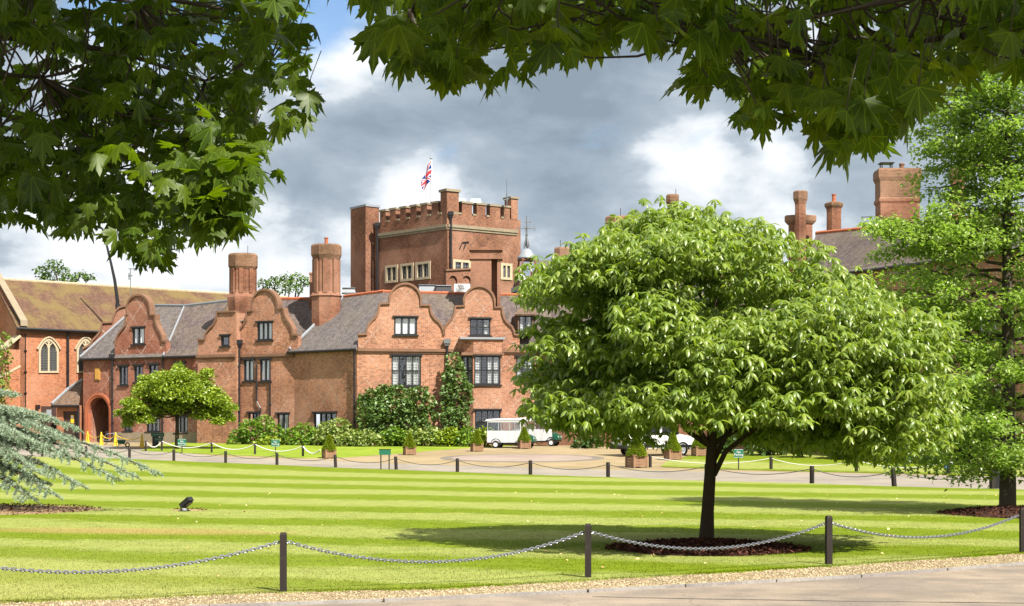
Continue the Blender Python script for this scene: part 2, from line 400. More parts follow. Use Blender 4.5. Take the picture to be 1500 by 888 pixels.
def leaf_mat(name, stops, trans=0.35, rough=0.4, spec=0.5, tcol=None, veins=False):
    m, t = mat(name); r = t.node('ShaderNodeNewGeometry').outputs['Random Per Island']
    co = t.node('ShaderNodeTexCoord').outputs['Object']; n = t.noise(co, 1.3, 3)
    f = t.math('ADD', t.math('MULTIPLY', r, 0.65), t.math('MULTIPLY', n, 0.35))
    c = t.ramp(f, stops)
    if veins:
        at = t.node('ShaderNodeAttribute'); at.attribute_name = 'leafxy'; x, y, _ = t.sep(at.outputs['Vector']); x = t.math('ABSOLUTE', x); dmin = None
        for dx, dy in ((0.0, 1.0), (0.477, 0.879), (0.958, 0.286)):
            dd = t.math('ABSOLUTE', t.math('SUBTRACT', t.math('MULTIPLY', x, dy), t.math('MULTIPLY', y, dx))); dmin = dd if dmin is None else t.math('MINIMUM', dmin, dd)
        c = t.mix(t.math('MULTIPLY', t.smooth(dmin, 0.018, 0.006), 0.4), c, tuple(min(1, q * 2.2) for q in stops[-1][1]))
        sp = t.noise(t.node('ShaderNodeTexCoord').outputs['Object'], 45, 2); c = t.mix(t.math('MULTIPLY', t.smooth(sp, 0.66, 0.72), 0.5), c, (0.10, 0.07, 0.015))
    p = t.node('ShaderNodeBsdfPrincipled'); t.put(p.inputs['Base Color'], c)
    p.inputs['Roughness'].default_value = rough; p.inputs['Specular IOR Level'].default_value = spec
    tl = t.node('ShaderNodeBsdfTranslucent'); t.put(tl.inputs[0], t.mix(1.0, c, tcol or (1.5, 1.5, 0.5), 'MULTIPLY'))
    mx = t.node('ShaderNodeMixShader'); mx.inputs[0].default_value = trans
    t.l.new(p.outputs[0], mx.inputs[1]); t.l.new(tl.outputs[0], mx.inputs[2]); t.l.new(mx.outputs[0], t.out.inputs[0])
leaf_mat('leaf_chestnut', [(0.1, (0.10, 0.165, 0.022)), (0.5, (0.175, 0.25, 0.036)), (0.9, (0.27, 0.335, 0.065))], 0.5, 0.38, 0.8, (1.5, 1.55, 0.5))
leaf_mat('leaf_oak', [(0.1, (0.13, 0.20, 0.036)), (0.5, (0.205, 0.295, 0.055)), (0.9, (0.3, 0.385, 0.095))], 0.5, 0.38, 0.6, (1.25, 1.45, 0.6))
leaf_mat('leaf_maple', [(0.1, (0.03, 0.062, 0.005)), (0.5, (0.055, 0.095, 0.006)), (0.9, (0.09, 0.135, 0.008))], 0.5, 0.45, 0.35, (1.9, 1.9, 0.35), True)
leaf_mat('leaf_maple_backlit', [(0.1, (0.04, 0.085, 0.006)), (0.5, (0.07, 0.12, 0.008)), (0.9, (0.115, 0.165, 0.012))], 0.58, 0.45, 0.35, (2.1, 2.0, 0.4), True)  # lighter copy of the maple leaf, backlight put into its colour
leaf_mat('leaf_small_tree', [(0.1, (0.09, 0.15, 0.012)), (0.5, (0.17, 0.24, 0.016)), (0.9, (0.27, 0.34, 0.03))], 0.3, 0.4, 0.5)
leaf_mat('leaf_far', [(0.1, (0.04, 0.09, 0.015)), (0.5, (0.07, 0.13, 0.02)), (0.9, (0.11, 0.17, 0.025))], 0.3, 0.5, 0.4)
leaf_mat('leaf_ivy', [(0.1, (0.06, 0.12, 0.025)), (0.5, (0.10, 0.17, 0.045)), (0.85, (0.16, 0.24, 0.08)), (0.95, (0.34, 0.38, 0.24))], 0.22, 0.4, 0.5)
leaf_mat('leaf_shrub', [(0.1, (0.06, 0.13, 0.012)), (0.5, (0.11, 0.2, 0.016)), (0.9, (0.19, 0.29, 0.03))], 0.25, 0.45, 0.4)
leaf_mat('leaf_variegated', [(0.1, (0.07, 0.13, 0.02)), (0.5, (0.16, 0.22, 0.04)), (0.9, (0.38, 0.42, 0.17))], 0.25, 0.45, 0.4)
leaf_mat('leaf_box', [(0.1, (0.09, 0.15, 0.012)), (0.5, (0.17, 0.235, 0.014)), (0.9, (0.26, 0.32, 0.02))], 0.25, 0.5, 0.3)
leaf_mat('leaf_dark', [(0.1, (0.02, 0.055, 0.01)), (0.5, (0.04, 0.085, 0.014)), (0.9, (0.07, 0.12, 0.018))], 0.25, 0.5, 0.4)
leaf_mat('needle_cedar', [(0.1, (0.14, 0.20, 0.135)), (0.5, (0.23, 0.30, 0.205)), (0.9, (0.37, 0.43, 0.31))], 0.2, 0.5, 0.4, (1.1, 1.2, 0.9))
leaf_mat('grass_blade', [(0.1, (0.10, 0.165, 0.010)), (0.5, (0.16, 0.235, 0.014)), (0.9, (0.26, 0.30, 0.05))], 0.25, 0.6, 0.2)
leaf_mat('litter', [(0.1, (0.3, 0.16, 0.06)), (0.5, (0.5, 0.36, 0.16)), (0.9, (0.7, 0.62, 0.42))], 0.1, 0.7, 0.2)
leaf_mat('chips', [(0.1, (0.02, 0.008, 0.005)), (0.5, (0.05, 0.018, 0.012)), (0.9, (0.12, 0.05, 0.035))], 0.02, 0.85, 0.1)
leaf_mat('pebble', [(0.1, (0.12, 0.092, 0.052)), (0.5, (0.24, 0.185, 0.105)), (0.9, (0.42, 0.35, 0.24))], 0.02, 0.8, 0.2)
def lawn_colour(t):
    co = t.node('ShaderNodeTexCoord').outputs['Object']; x, y, z = t.sep(co)
    n0 = t.noise(co, 0.25, 4); n1 = t.noise(co, 2.2, 5, 0.65); n2 = t.noise(co, 22.0, 3, 0.7)
    s_ = t.math('ADD', y, t.math('ADD', t.math('MULTIPLY', x, t.math('MULTIPLY_ADD', y, 0.009, 0.08)), t.math('MULTIPLY', n0, 3.6)))
    ph = t.math('MULTIPLY', t.math('LOGARITHM', t.math('MAXIMUM', s_, 3.0), math.e), 1 / 0.169)
    tri = t.math('ABSOLUTE', t.math('SUBTRACT', t.math('FRACT', ph), 0.5)); band = t.smooth(t.math('ADD', tri, t.math('MULTIPLY', t.math('SUBTRACT', n1, 0.5), 0.22)), 0.14, 0.36)
    c = t.mix(band, (0.14, 0.195, 0.006), (0.25, 0.286, 0.068))
    c = t.mix(1.0, c, t.ramp(n1, [(0.3, 0.82), (0.7, 1.14)]), 'MULTIPLY'); c = t.mix(1.0, c, t.ramp(n2, [(0.25, 0.72), (0.75, 1.25)]), 'MULTIPLY')
    # worn, dry strip left of the uplighter and pale dry grass towards the near edge
    dx = t.math('DIVIDE', t.math('ADD', x, 6.6), 3.4); dy = t.math('DIVIDE', t.math('SUBTRACT', t.math('ADD', y, t.math('MULTIPLY', x, 0.2)), 27.3), 1.15)
    dd = t.math('ADD', t.math('MULTIPLY', dx, dx), t.math('MULTIPLY', dy, dy)); dry = t.smooth(t.math('ADD', dd, t.math('MULTIPLY', n1, 0.9)), 1.7, 0.35)
    c = t.mix(t.math('MULTIPLY', dry, 0.8), c, (0.33, 0.245, 0.085))
    near = t.math('MULTIPLY', t.smooth(t.math('ADD', s_, t.math('MULTIPLY', n1, 3.0)), 27.0, 18.0), t.smooth(t.math('ADD', x, t.math('MULTIPLY', n0, 3)), 3.5, -6.0))
    c = t.mix(t.math('MULTIPLY', near, 0.55), c, (0.33, 0.32, 0.10))
    return t.mix(1.0, c, (KA, KA, KA), 'MULTIPLY'), t.math('ADD', n2, n1)
def lawn_mat():
    m, t = mat('lawn'); c, b = lawn_colour(t); principled(t, c, 0.9, 0.1, b, 0.5, 0.03)
    m, t = mat('turf_blade'); c, b = lawn_colour(t); r = t.node('ShaderNodeNewGeometry').outputs['Random Per Island']; c = t.mix(1.0, c, t.ramp(r, [(0, 0.85), (1, 1.2)]), 'MULTIPLY')
    p = t.node('ShaderNodeBsdfDiffuse'); t.put(p.inputs[0], c); tl = t.node('ShaderNodeBsdfTranslucent'); t.put(tl.inputs[0], c); mx = t.node('ShaderNodeMixShader'); mx.inputs[0].default_value = 0.4
    t.l.new(p.outputs[0], mx.inputs[1]); t.l.new(tl.outputs[0], mx.inputs[2]); t.l.new(mx.outputs[0], t.out.inputs[0])
lawn_mat()
def ground_mat(name, c1, c2, sc=1.2, speck=0.25, fine=30.0, bstr=0.25, worn=False):
    m, t = mat(name); co = t.node('ShaderNodeTexCoord').outputs['Object']
    n0 = t.noise(co, sc * 0.25, 4, 0.6); n1 = t.noise(co, sc, 5, 0.65); n2 = t.noise(co, fine, 3, 0.7)
    c = t.mix(t.smooth(t.math('ADD', t.math('MULTIPLY', n0, 0.6), t.math('MULTIPLY', n1, 0.4)), 0.35, 0.65), c1, c2)
    c = t.mix(1.0, c, t.ramp(n2, [(0.3, 1 - speck), (0.7, 1 + speck)]), 'MULTIPLY')
    if worn:
        s2 = t.noise(t.vec('MULTIPLY', co, (0.16, 1.1, 1)), 1.0, 5, 0.6, 0.4); c = t.mix(1.0, c, t.ramp(s2, [(0.3, 0.78), (0.62, 1.12)]), 'MULTIPLY')
        vo = t.node('ShaderNodeTexVoronoi'); vo.feature = 'DISTANCE_TO_EDGE'; t.put(vo.inputs['Vector'], t.vec('ADD', co, t.comb(t.math('MULTIPLY', n1, 0.6), t.math('MULTIPLY', n0, 0.9), 0.0))); vo.inputs['Scale'].default_value = 0.45
        c = t.mix(t.math('MULTIPLY', t.math('LESS_THAN', vo.outputs['Distance'], 0.004), 0.35), c, (0.09, 0.08, 0.07))
        bl = t.noise(co, 1.4, 3); c = t.mix(t.math('MULTIPLY', t.smooth(bl, 0.6, 0.74), 0.4), c, (0.12, 0.105, 0.09))
    c = t.mix(1.0, c, (KA, KA, KA), 'MULTIPLY')
    principled(t, c, 0.9, 0.15, n2, bstr, 0.02)
ground_mat('rough_grass', (0.10, 0.16, 0.012), (0.16, 0.22, 0.02))
ground_mat('verge_grass', (0.16, 0.24, 0.012), (0.24, 0.31, 0.03))
ground_mat('asphalt', (0.22, 0.195, 0.165), (0.3, 0.265, 0.215), 0.8, 0.12)
ground_mat('near_asphalt', (0.2, 0.168, 0.14), (0.31, 0.25, 0.19), 1.6, 0.28, 60.0, 0.25, True)
ground_mat('tan_gravel', (0.25, 0.19, 0.105), (0.33, 0.26, 0.15), 0.6, 0.15)
ground_mat('pink_paving', (0.26, 0.205, 0.17), (0.32, 0.255, 0.215), 0.7, 0.1)
ground_mat('dark_setts', (0.16, 0.14, 0.12), (0.22, 0.19, 0.155), 1.5, 0.2)
ground_mat('gravel', (0.23, 0.18, 0.105), (0.33, 0.26, 0.155), 3.0, 0.45, 40.0, 0.7)
ground_mat('dry_soil', (0.22, 0.14, 0.08), (0.34, 0.24, 0.13), 2.0, 0.3)
ground_mat('mulch_soil', (0.03, 0.013, 0.009), (0.06, 0.028, 0.018), 4.0, 0.5)
ground_mat('edging', (0.22, 0.2, 0.19), (0.32, 0.3, 0.28), 3.0, 0.2)
def flag_mat():
    m, t = mat('flag_cloth'); uv = t.node('ShaderNodeUVMap'); uv.uv_map = 'flag'; x, y, _ = t.sep(uv.outputs[0])
    a = t.math('ABSOLUTE', t.math('SUBTRACT', x, 0.5)); b = t.math('ABSOLUTE', t.math('SUBTRACT', y, 0.5))
    diag = t.math('ABSOLUTE', t.math('SUBTRACT', a, b)); b2 = t.math('MULTIPLY', b, 0.5); mn = t.math('MINIMUM', t.math('MULTIPLY', a, 1.0), b2)
    c = t.mix(t.math('LESS_THAN', diag, 0.10), (0.012, 0.025, 0.16), (0.5, 0.48, 0.5)); c = t.mix(t.math('LESS_THAN', diag, 0.04), c, (0.6, 0.03, 0.05))
    c = t.mix(t.math('LESS_THAN', mn, 0.085), c, (0.5, 0.48, 0.5)); c = t.mix(t.math('LESS_THAN', mn, 0.05), c, (0.6, 0.03, 0.05))
    principled(t, c, 0.8, 0.2)
flag_mat()
M = MAT

# ------------------------------------------------------------------ ground sheets
def surface(name, pts, mat, off, kind='structure', skirt=0.0):
    bm = bmesh.new(); vs_ = [bm.verts.new((p[0], p[1], 0)) for p in pts]; bm.faces.new(vs_)
    bmesh.ops.triangulate(bm, faces=bm.faces[:])
    ys = [p[1] for p in pts]; y0, y1 = min(ys), max(ys)
    for y in range(64, 144):
        if y0 < y < y1:
            bmesh.ops.bisect_plane(bm, geom=bm.verts[:] + bm.edges[:] + bm.faces[:], plane_co=(0, y, 0), plane_no=(0, 1, 0), dist=1e-4)
    if skirt:
        be = [e for e in bm.edges if e.is_boundary]; r = bmesh.ops.extrude_edge_only(bm, edges=be)
        low = {v for v in r['geom'] if isinstance(v, bmesh.types.BMVert)}
    else: low = set()
    for v in bm.verts: v.co.z = gz(v.co.y) + off - (skirt if v in low else 0)
    bmesh.ops.recalc_face_normals(bm, faces=bm.faces)
    me = bpy.data.meshes.new(name); bm.to_mesh(me); bm.free(); set_uv(me); me.materials.append(mat)
    o = bpy.data.objects.new(name, me); COL.objects.link(o)
    if kind: o['kind'] = kind
    return o
def GP(*pp): return [tuple(G(x, y).xy) for x, y in pp]
def ring(cx, cy, rx, ry, n=40, wob=0.0, rot=0.0):
    out = []
    for k in range(n):
        a = 2 * math.pi * k / n; w_ = 1 + wob * math.sin(3 * a + 1) + wob * 0.6 * math.sin(7 * a)
        out.append((cx + rx * w_ * math.cos(a + rot), cy + ry * w_ * math.sin(a + rot)))
    return out
surface('ground', [(-900, -60), (900, -60), (900, 2400), (-900, 2400)], M['rough_grass'], -0.03)
surface('forecourt', [(-62, 62), (-62, 133), (-20, 133), (30, 118), (70, 104), (70, 36), (30, 40), (-5, 58)], M['tan_gravel'], 0.0)
LAWN_FAR = [(-250, 667), (0, 669), (126, 671), (190, 673.3), (254, 676), (330, 679), (406, 682), (492, 686), (580, 689), (670, 692.5), (777, 696.5), (891, 700), (1000, 704.5), (1189, 709.5), (1310, 714), (1450, 717.5), (1560, 720), (1800, 727)]
LAWN_NEAR = [(1900, 782), (1500, 812.5), (1214, 832.5), (861, 853.5), (640, 866), (415, 870.5), (200, 880), (0, 886), (-300, 900)]
lf = GP(*LAWN_FAR); ln = GP(*LAWN_NEAR)
def wig(pts, amp, step):
    out = []
    for a, b in zip(pts[:-1], pts[1:]):
        d = math.dist(a, b); n = max(1, int(d / step))
        for k in range(n):
            t = k / n; out.append((a[0] + (b[0] - a[0]) * t, a[1] + (b[1] - a[1]) * t + random.uniform(-amp, amp)))
    return out + [pts[-1]]
LAWN = wig(lf, 0.08, 0.7) + wig(ln, 0.07, 0.16)
surface('lawn', LAWN, M['lawn'], 0.03, skirt=0.05)
# the drive along the far edge of the lawn
DR_FAR = [(-250, 650), (0, 651), (120, 650), (225, 660), (330, 669.5), (450, 674), (560, 679), (640, 681), (760, 684.5), (880, 688.5), (1000, 690.5), (1100, 691.5), (1200, 693), (1350, 696.5), (1500, 699.5), (1800, 705)]
surface('driveway', [(p[0], p[1] + 0.02) for p in lf] + wig(GP(*DR_FAR), 0.25, 3.0)[::-1], M['asphalt'], 0.006)
tc = G(765, 671)
surface('turning_circle_border', ring(tc.x, tc.y, 4.6, 4.6, 56), M['dark_setts'], 0.006)
surface('turning_circle', ring(tc.x, tc.y, 3.95, 3.95, 56), M['pink_paving'], 0.012)
VG = GP((205, 660.5), (250, 663), (310, 666), (375, 668.5), (445, 671.5), (500, 670.5), (560, 666.5), (640, 660), (690, 656.5), (722, 655))
surface('building_verge', wig(VG, 0.1, 1.0) + [(2, 112), (-8, 116), (-24, 124), (-27, 126), (-24.2, 117)], M['verge_grass'], 0.02, skirt=0.04)
RL = GP((968, 684.5), (1100, 689), (1200, 691.5), (1350, 695), (1500, 698.5), (1700, 703)); RF = GP((1800, 668), (1500, 664), (1200, 660.5), (1080, 661.5), (1010, 668), (975, 677))
surface('side_lawn', wig(RL, 0.08, 0.7) + wig(RF, 0.1, 2.0), M['lawn'], 0.024, skirt=0.04)
# near drive, its gravel margin and timber edging
EDGE = GP((-300, 922), (100, 903), (305, 891), (560, 882.5), (860, 868.5), (1260, 846.5), (1500, 827.5), (1900, 798))
surface('gravel_margin', [(p[0], p[1] + 0.1) for p in ln] + EDGE, M['gravel'], 0.012)
surface('near_drive', EDGE + [(40, 22), (40, -20), (-40, -20), (-40, 12)], M['near_asphalt'], 0.004)
eb = MB()
for a, b in zip(EDGE[:-1], EDGE[1:]):
    A, B = Vector((*a, 0)), Vector((*b, 0)); d = (B - A).normalized(); n = Vector((-d.y, d.x, 0))
    k = max(1, int((B - A).length / 1.2)); L = (B - A).length / k
    for i in range(k):
        c = A + d * (L * (i + 0.5)); eb.box((c.x, c.y + random.uniform(-.012, .012), 0.012), (L * 0.985, 0.05, 0.05), math.atan2(d.y, d.x))
o = make('drive_edging', eb, M['edging']); o['kind'] = 'structure'
jp = GP((868, 874.5), (1000, 877.5), (1260, 881.5), (1500, 884)); jp2 = [(x, y - 0.045) for x, y in jp][::-1]
surface('drive_seam', wig(jp, 0.014, 0.12) + jp2, M['dark_setts'], 0.009)

# ------------------------------------------------------------------ foliage tools
def T(vs_, fs): return np.array(vs_, dtype=float), [np.array([f for f in fs if len(f) == k]) for k in (3, 4, 5) if any(len(f) == k for f in fs)]
DIAMOND = T([(0, 0, 0), (-.5, .45, .08), (0, 1, -.12), (.5, .45, .08)], [(0, 2, 1), (0, 3, 2)])
LANCE = T([(0, 0, 0), (-.14, .35, -.06), (0, .35, .02), (.14, .35, -.06), (-.15, .7, -.22), (0, .7, -.13), (.15, .7, -.22), (0, 1, -.42)],
          [(0, 2, 1), (0, 3, 2), (1, 2, 5, 4), (2, 3, 6, 5), (4, 5, 7), (5, 6, 7)])
def maple_template():
    half = [(0.0, 0.0), (.10, -.05), (.30, -.10), (.46, -.16), (.40, -.02), (.62, .02), (.70, .10), (.92, .20), (.72, .26), (.74, .36), (.50, .36), (.36, .40),
            (.50, .52), (.46, .60), (.62, .82), (.44, .76), (.38, .84), (.22, .68), (.14, .60), (.18, .80), (.13, .88), (.0, 1.18)]
    vs_ = [(0, 0.30, 0.0)]
    for x, y in half: vs_.append((x * 0.62, y * 0.85, -0.16 * abs(x) - 0.12 * max(0, y - 0.2) ** 2))
    r = len(half); k = len(vs_)
    for x, y in half[1:-1]: vs_.append((-x * 0.62, y * 0.85, -0.16 * abs(x) - 0.12 * max(0, y - 0.2) ** 2))
    fs = [(0, i, i + 1) for i in range(1, r)]
    left = [1] + list(range(k, k + r - 2)) + [r]
    fs += [(0, left[i + 1], left[i]) for i in range(len(left) - 1)]
    return T(vs_, fs)
MAPLE = maple_template()
NEEDLE = T([(-.05, 0, 0), (.05, 0, 0), (.03, .6, .0), (0, 1, 0), (-.03, .6, 0)], [(0, 1, 2, 4), (4, 2, 3)])
def frames(az, pitch, roll):
    y = np.stack([np.cos(az) * np.cos(pitch), np.sin(az) * np.cos(pitch), np.sin(pitch)], 1)
    h = np.stack([-np.sin(az), np.cos(az), np.zeros_like(az)], 1); up = np.cross(y, h) * -1
    up *= np.sign(up[:, 2:3] + 1e-9)
    x = np.cross(y, up); c, s = np.cos(roll)[:, None], np.sin(roll)[:, None]
    return np.stack([x * c + up * s, y, up * c - x * s], 1)     # rows: x,y,z axes
def scatter(tpl, pos, fr, sc, start=0):
    tv, tf = tpl; n = len(pos); sc = np.asarray(sc)
    sv = tv[None] * (sc[:, None, None] if sc.ndim == 1 else sc[:, None, :])
    V = np.einsum('nvk,nkj->nvj', sv, fr) + pos[:, None, :]
    k = len(tv); off = (np.arange(n) * k + start)[:, None, None]
    return V.reshape(-1, 3), [(f[None] + off).reshape(-1, f.shape[1]) for f in tf]
class Leaves:
    def __init__(s): s.V = []; s.F = []; s.n = 0; s.A = []
    def add(s, tpl, pos, fr, sc):
        if len(pos) == 0: return
        v, f = scatter(tpl, np.asarray(pos, float), fr, np.broadcast_to(sc, (len(pos),)) if np.ndim(sc) < 2 else sc, s.n); s.V.append(v); s.F += f; s.n += len(v); s.A.append(np.tile(tpl[0] if tpl is MAPLE else tpl[0] * 0 + (.3, .3, 0), (len(pos), 1)))
    def build(s, name, mat, parent=None, world=True, veins=False):
        o = mesh_np(name, np.concatenate(s.V), s.F, mat, parent, world)
        if veins:
            a = o.data.attributes.new('leafxy', 'FLOAT_VECTOR', 'POINT'); q = np.concatenate(s.A).astype(np.float32)
            if len(a.data) == len(q): a.data.foreach_set('vector', q.ravel())
        return o
def rand_dirs(n, zmin=-1.0):
    z = rng.uniform(zmin, 1, n); a = rng.uniform(0, 2 * math.pi, n); r = np.sqrt(1 - z * z)
    return np.stack([r * np.cos(a), r * np.sin(a), z], 1)
def lobes_points(lobes, per, zmin=-0.5, shell=(0.72, 1.03)):
    """points on the upper shells of many leaf clumps"""
    out = []
    for (c, rx, ry, rz) in lobes:
        n = max(4, int(per * rx * ry)); d = rand_dirs(n, zmin)
        out.append(np.array(c)[None] + d * np.array([rx, ry, rz]) * rng.uniform(*shell, n)[:, None])
    return np.concatenate(out)
def limb(mb, a, b, r0, r1, sag=0.0, wob=0.08, n=6, sides=7):
    a, b = Vector(a), Vector(b); L = (b - a).length; pts = []
    for i in range(n + 1):
        t = i / n; p = a.lerp(b, t); p.z += sag * L * math.sin(math.pi * t)
        if 0 < i < n: p += Vector((random.uniform(-1, 1), random.uniform(-1, 1), random.uniform(-1, 1))) * wob * L / n
        pts.append(p)
    mb.tube(pts, [r0 + (r1 - r0) * i / n for i in range(n + 1)], sides); return pts

# ------------------------------------------------------------------ building helpers
def window(parent, pl, x0, y0, x1, y1, cols=2, rows=1, curtain='sides', lattice=True, frame='black_timber', hood=True, sill=True, fw=0.09):
    """a timber window set into its opening; returns the opening (u,z)"""
    u0, z1 = pl.uz(x0, (y0 + y1) / 2)[0], pl.uz((x0 + x1) / 2, y0)[1]; u1, z0 = pl.uz(x1, (y0 + y1) / 2)[0], pl.uz((x0 + x1) / 2, y1)[1]
    f = MB(); d0, d1 = -0.16, -0.03
    f.pbox(pl, u0, u0 + fw, z0, z1, d0, d1); f.pbox(pl, u1 - fw, u1, z0, z1, d0, d1)
    f.pbox(pl, u0 + fw, u1 - fw, z0, z0 + fw, d0, d1); f.pbox(pl, u0 + fw, u1 - fw, z1 - fw, z1, d0, d1)
    w = (u1 - u0 - 2 * fw); cw = w / cols; hgt = z1 - z0 - 2 * fw
    for i in range(1, cols): f.pbox(pl, u0 + fw + cw * i - .035, u0 + fw + cw * i + .035, z0 + fw, z1 - fw, d0, d1 - .012)
    for j in range(1, rows): f.pbox(pl, u0 + fw, u1 - fw, z0 + fw + hgt * j / rows - .035, z0 + fw + hgt * j / rows + .035, d0, d1 - .008)
    if lattice:
        nx = max(2, round(cw / 0.15)); nz = max(2, round(hgt / rows / 0.17))
        for i in range(cols):
            for k in range(1, nx): uu = u0 + fw + cw * i + cw * k / nx; f.pbox(pl, uu - .008, uu + .008, z0 + fw, z1 - fw, -.105, -.085)
        for k in range(1, nz * rows):
            zz = z0 + fw + hgt * k / (nz * rows); f.pbox(pl, u0 + fw, u1 - fw, zz - .008, zz + .008, -.104, -.086)
    fo = make('window', f, M[frame], parent)
    g = MB(); g.quad(pl.P(u0 + fw, z0 + fw, -.11), pl.P(u1 - fw, z0 + fw, -.11), pl.P(u1 - fw, z1 - fw, -.11), pl.P(u0 + fw, z1 - fw, -.11)); make('pane', g, M['glass'], fo)
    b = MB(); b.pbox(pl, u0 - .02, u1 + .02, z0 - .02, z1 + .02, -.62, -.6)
    make('unlit_backing', b, M['room_dark'], fo)  # black sheet standing in for the unlit room behind the glass
    if curtain:
        c = MB(); spans = {'sides': [(0, .3), (.72, 1)], 'full': [(0, 1)], 'right': [(.75, 1)], 'left': [(0, .25)], 'three': [(0.02, .26), (.36, .64), (.72, .98)], 'half': [(0, .22), (.5, 1)]}[curtain]
        for a, e in spans:
            n = max(3, int((e - a) * w / 0.07)); pts = [(u0 + fw + w * (a + (e - a) * k / n), -.2 + .03 * math.sin(k * 2.1) - .005) for k in range(n + 1)]
            for (ua, da), (ub, db) in zip(pts[:-1], pts[1:]): c.quad(pl.P(ua, z0 + fw * .5, da), pl.P(ub, z0 + fw * .5, db), pl.P(ub, z1 - fw * .5, db), pl.P(ua, z1 - fw * .5, da))
        make('curtain', c, M['curtain'], fo, smooth=True)
    if hood:
        h = MB(); h.pbox(pl, u0 - .1, u1 + .1, z1 - .02, z1 + .09, -.1, .13); make('hood', h, M[frame], fo)
    if sill:
        h = MB(); h.pbox(pl, u0 - .1, u1 + .1, z0 - .08, z0 + .01, -.14, .13); make('sill', h, M[frame], fo)
    return [(u0, z0), (u1, z0), (u1, z1), (u0, z1)]
def downpipe(parent, pl, px, y0, y1, hopper=False, d=0.12, r=0.07, kinks=()):
    mb = MB(); pts = []
    for (x, y) in [(px, y0)] + list(kinks) + [(kinks[-1][0] if kinks else px, y1)]:
        u, z = pl.uz(x, y); pts.append(pl.P(u, z, d))
    mb.tube(pts, r, 8)
    for i in range(len(pts) - 1):
        L = (pts[i + 1] - pts[i]).length
        for k in range(1, int(L / 1.6) + 1):
            c = pts[i].lerp(pts[i + 1], min(1, k * 1.6 / L)); mb.box(c, (0.19, 0.19, 0.07))
    o = make('downpipe', mb, M['black_iron'], parent)
    if hopper:
        h = MB(); c = pts[0]; h.box((c.x, c.y, c.z + .1), (.42, .4, .3)); h.box((c.x, c.y, c.z - .12), (.28, .28, .16)); make('hopper', h, M['lead_dark'] if hopper == 'lead' else M['black_iron'], o)
    return o
def band(parent, pl, x0, x1, y, h=0.16, d=0.14, m='coping', name='string_course'):
    u0, z = pl.uz(x0, y); u1, z2 = pl.uz(x1, y); mb = MB()
    zz = (z + z2) / 2; mb.pbox(pl, u0, u1, zz - h / 2, zz + h / 2, -.1, d); mb.pbox(pl, u0, u1, zz - h * 1.1, zz - h / 2 - .002, -.1, d * .5)
    return make(name, mb, M[m], parent)
def gutter(parent, a, b, r=0.09):
    mb = MB(); mb.tube([a, b], r, 8); return make('gutter', mb, M['black_iron'], parent)
def UZ(pl, pts): return [pl.uz(x, y) for x, y in pts]
def roof_piece(parent, pts, m, th=0.14, name='roof'): return make(name, MB().slab(pts, th), M[m], parent)
def ridge(parent, a, b, m='terracotta', r=0.13):
    mb = MB(); a, b = Vector(a), Vector(b); n = max(1, int((b - a).length / 0.45))
    for k in range(n): mb.tube([a.lerp(b, k / n), a.lerp(b, (k + .97) / n)], r * (1 + .1 * (k % 2)), 6)
    return make('ridge_tiles', mb, M[m], parent)
def gable_roof(parent, pl, uc, za, ul, ur, ze, depth, m, th=0.14):
    """small saddle roof running back from a gable"""
    n = -pl.n; mb = MB(); A0, A1 = pl.P(uc, za, -.42), pl.P(uc, za, -depth)
    for ue in (ul, ur): mb.slab([pl.P(ue, ze, -.42), pl.P(ue, ze, -depth), A1, A0], th)
    return make('roof', mb, M[m], parent)
def chimney(parent, cx, Y, profile, n=8, m='brick_chimney', capm='brick_cap', pots=0, shafts=None, name='chimney', rot=math.pi / 8, sy=0.8):
    """profile: list of (half width px, y px) from the bottom up; the last two rows are the crown"""
    X = (cx - CX) / F * Y; k = Y / F
    pr = [(hw * k / math.cos(math.pi / n), EYE + (HY - y) * k) for hw, y in profile]
    body, crown = pr[:-4], pr[-5:]
    mb = MB(); mb.lathe((X, Y, 0), body, n, rot, 1.0, sy)
    if shafts:
        w, yb, yt = shafts; rr = w * k
        for i in range(n):
            a = 2 * math.pi * (i + .5) / n + rot; R_ = body[-2][0] * math.cos(math.pi / n) * 0.93
            mb.lathe((X + R_ * math.cos(a), Y + R_ * math.sin(a) * sy, 0), [(rr, EYE + (HY - yb) * k), (rr, EYE + (HY - yt) * k)], 4, a + math.pi / 4)
    o = make(name, mb, M[m], parent)
    c = MB(); c.lathe((X, Y, 0), crown, n, rot, 1.0, sy); make('chimney_crown', c, M[capm], o)
    zt = pr[-1][1]
    for i in range(pots):
        p = MB(); xx = X + (i - (pots - 1) / 2) * .42; p.lathe((xx, Y, zt - .02), [(.16, 0), (.13, .1), (.12, .42), (.15, .46), (.15, .52)], 10); make('chimney_pot', p, M['terracotta'], o)
    return o
def rod(parent, x, Y, y0, y1, r=0.02, name='lightning_rod'):
    a, b = W(x, y0, Y), W(x, y1, Y); return make(name, MB().tube([a, b], r, 5), M['black_iron'], parent)
def bld(name, px, Y, label, cat='building'): return thing(name, Vector(((px - CX) / F * Y, Y, gz(Y))), label, cat)

z4 = lambda X, Y: (500 + X / 3.1706, 400 + Y / 3.171)
z2 = lambda X, Y: (290 + X / 2.537, 330 + Y / 2.537)
z1 = lambda X, Y: (X / 2.865, 370 + Y / 2.865)
z3 = lambda X, Y: (500 + X / 3.7, 220 + Y / 3.7)
z6 = lambda X, Y: (1100 + X / 2.3375, 100 + Y / 2.3375)
def arc(cx, cy, rx, ry, a0, a1, n=14): return [(cx + rx * math.cos(R(a0 + (a1 - a0) * k / n)), cy - ry * math.sin(R(a0 + (a1 - a0) * k / n))) for k in range(n + 1)]

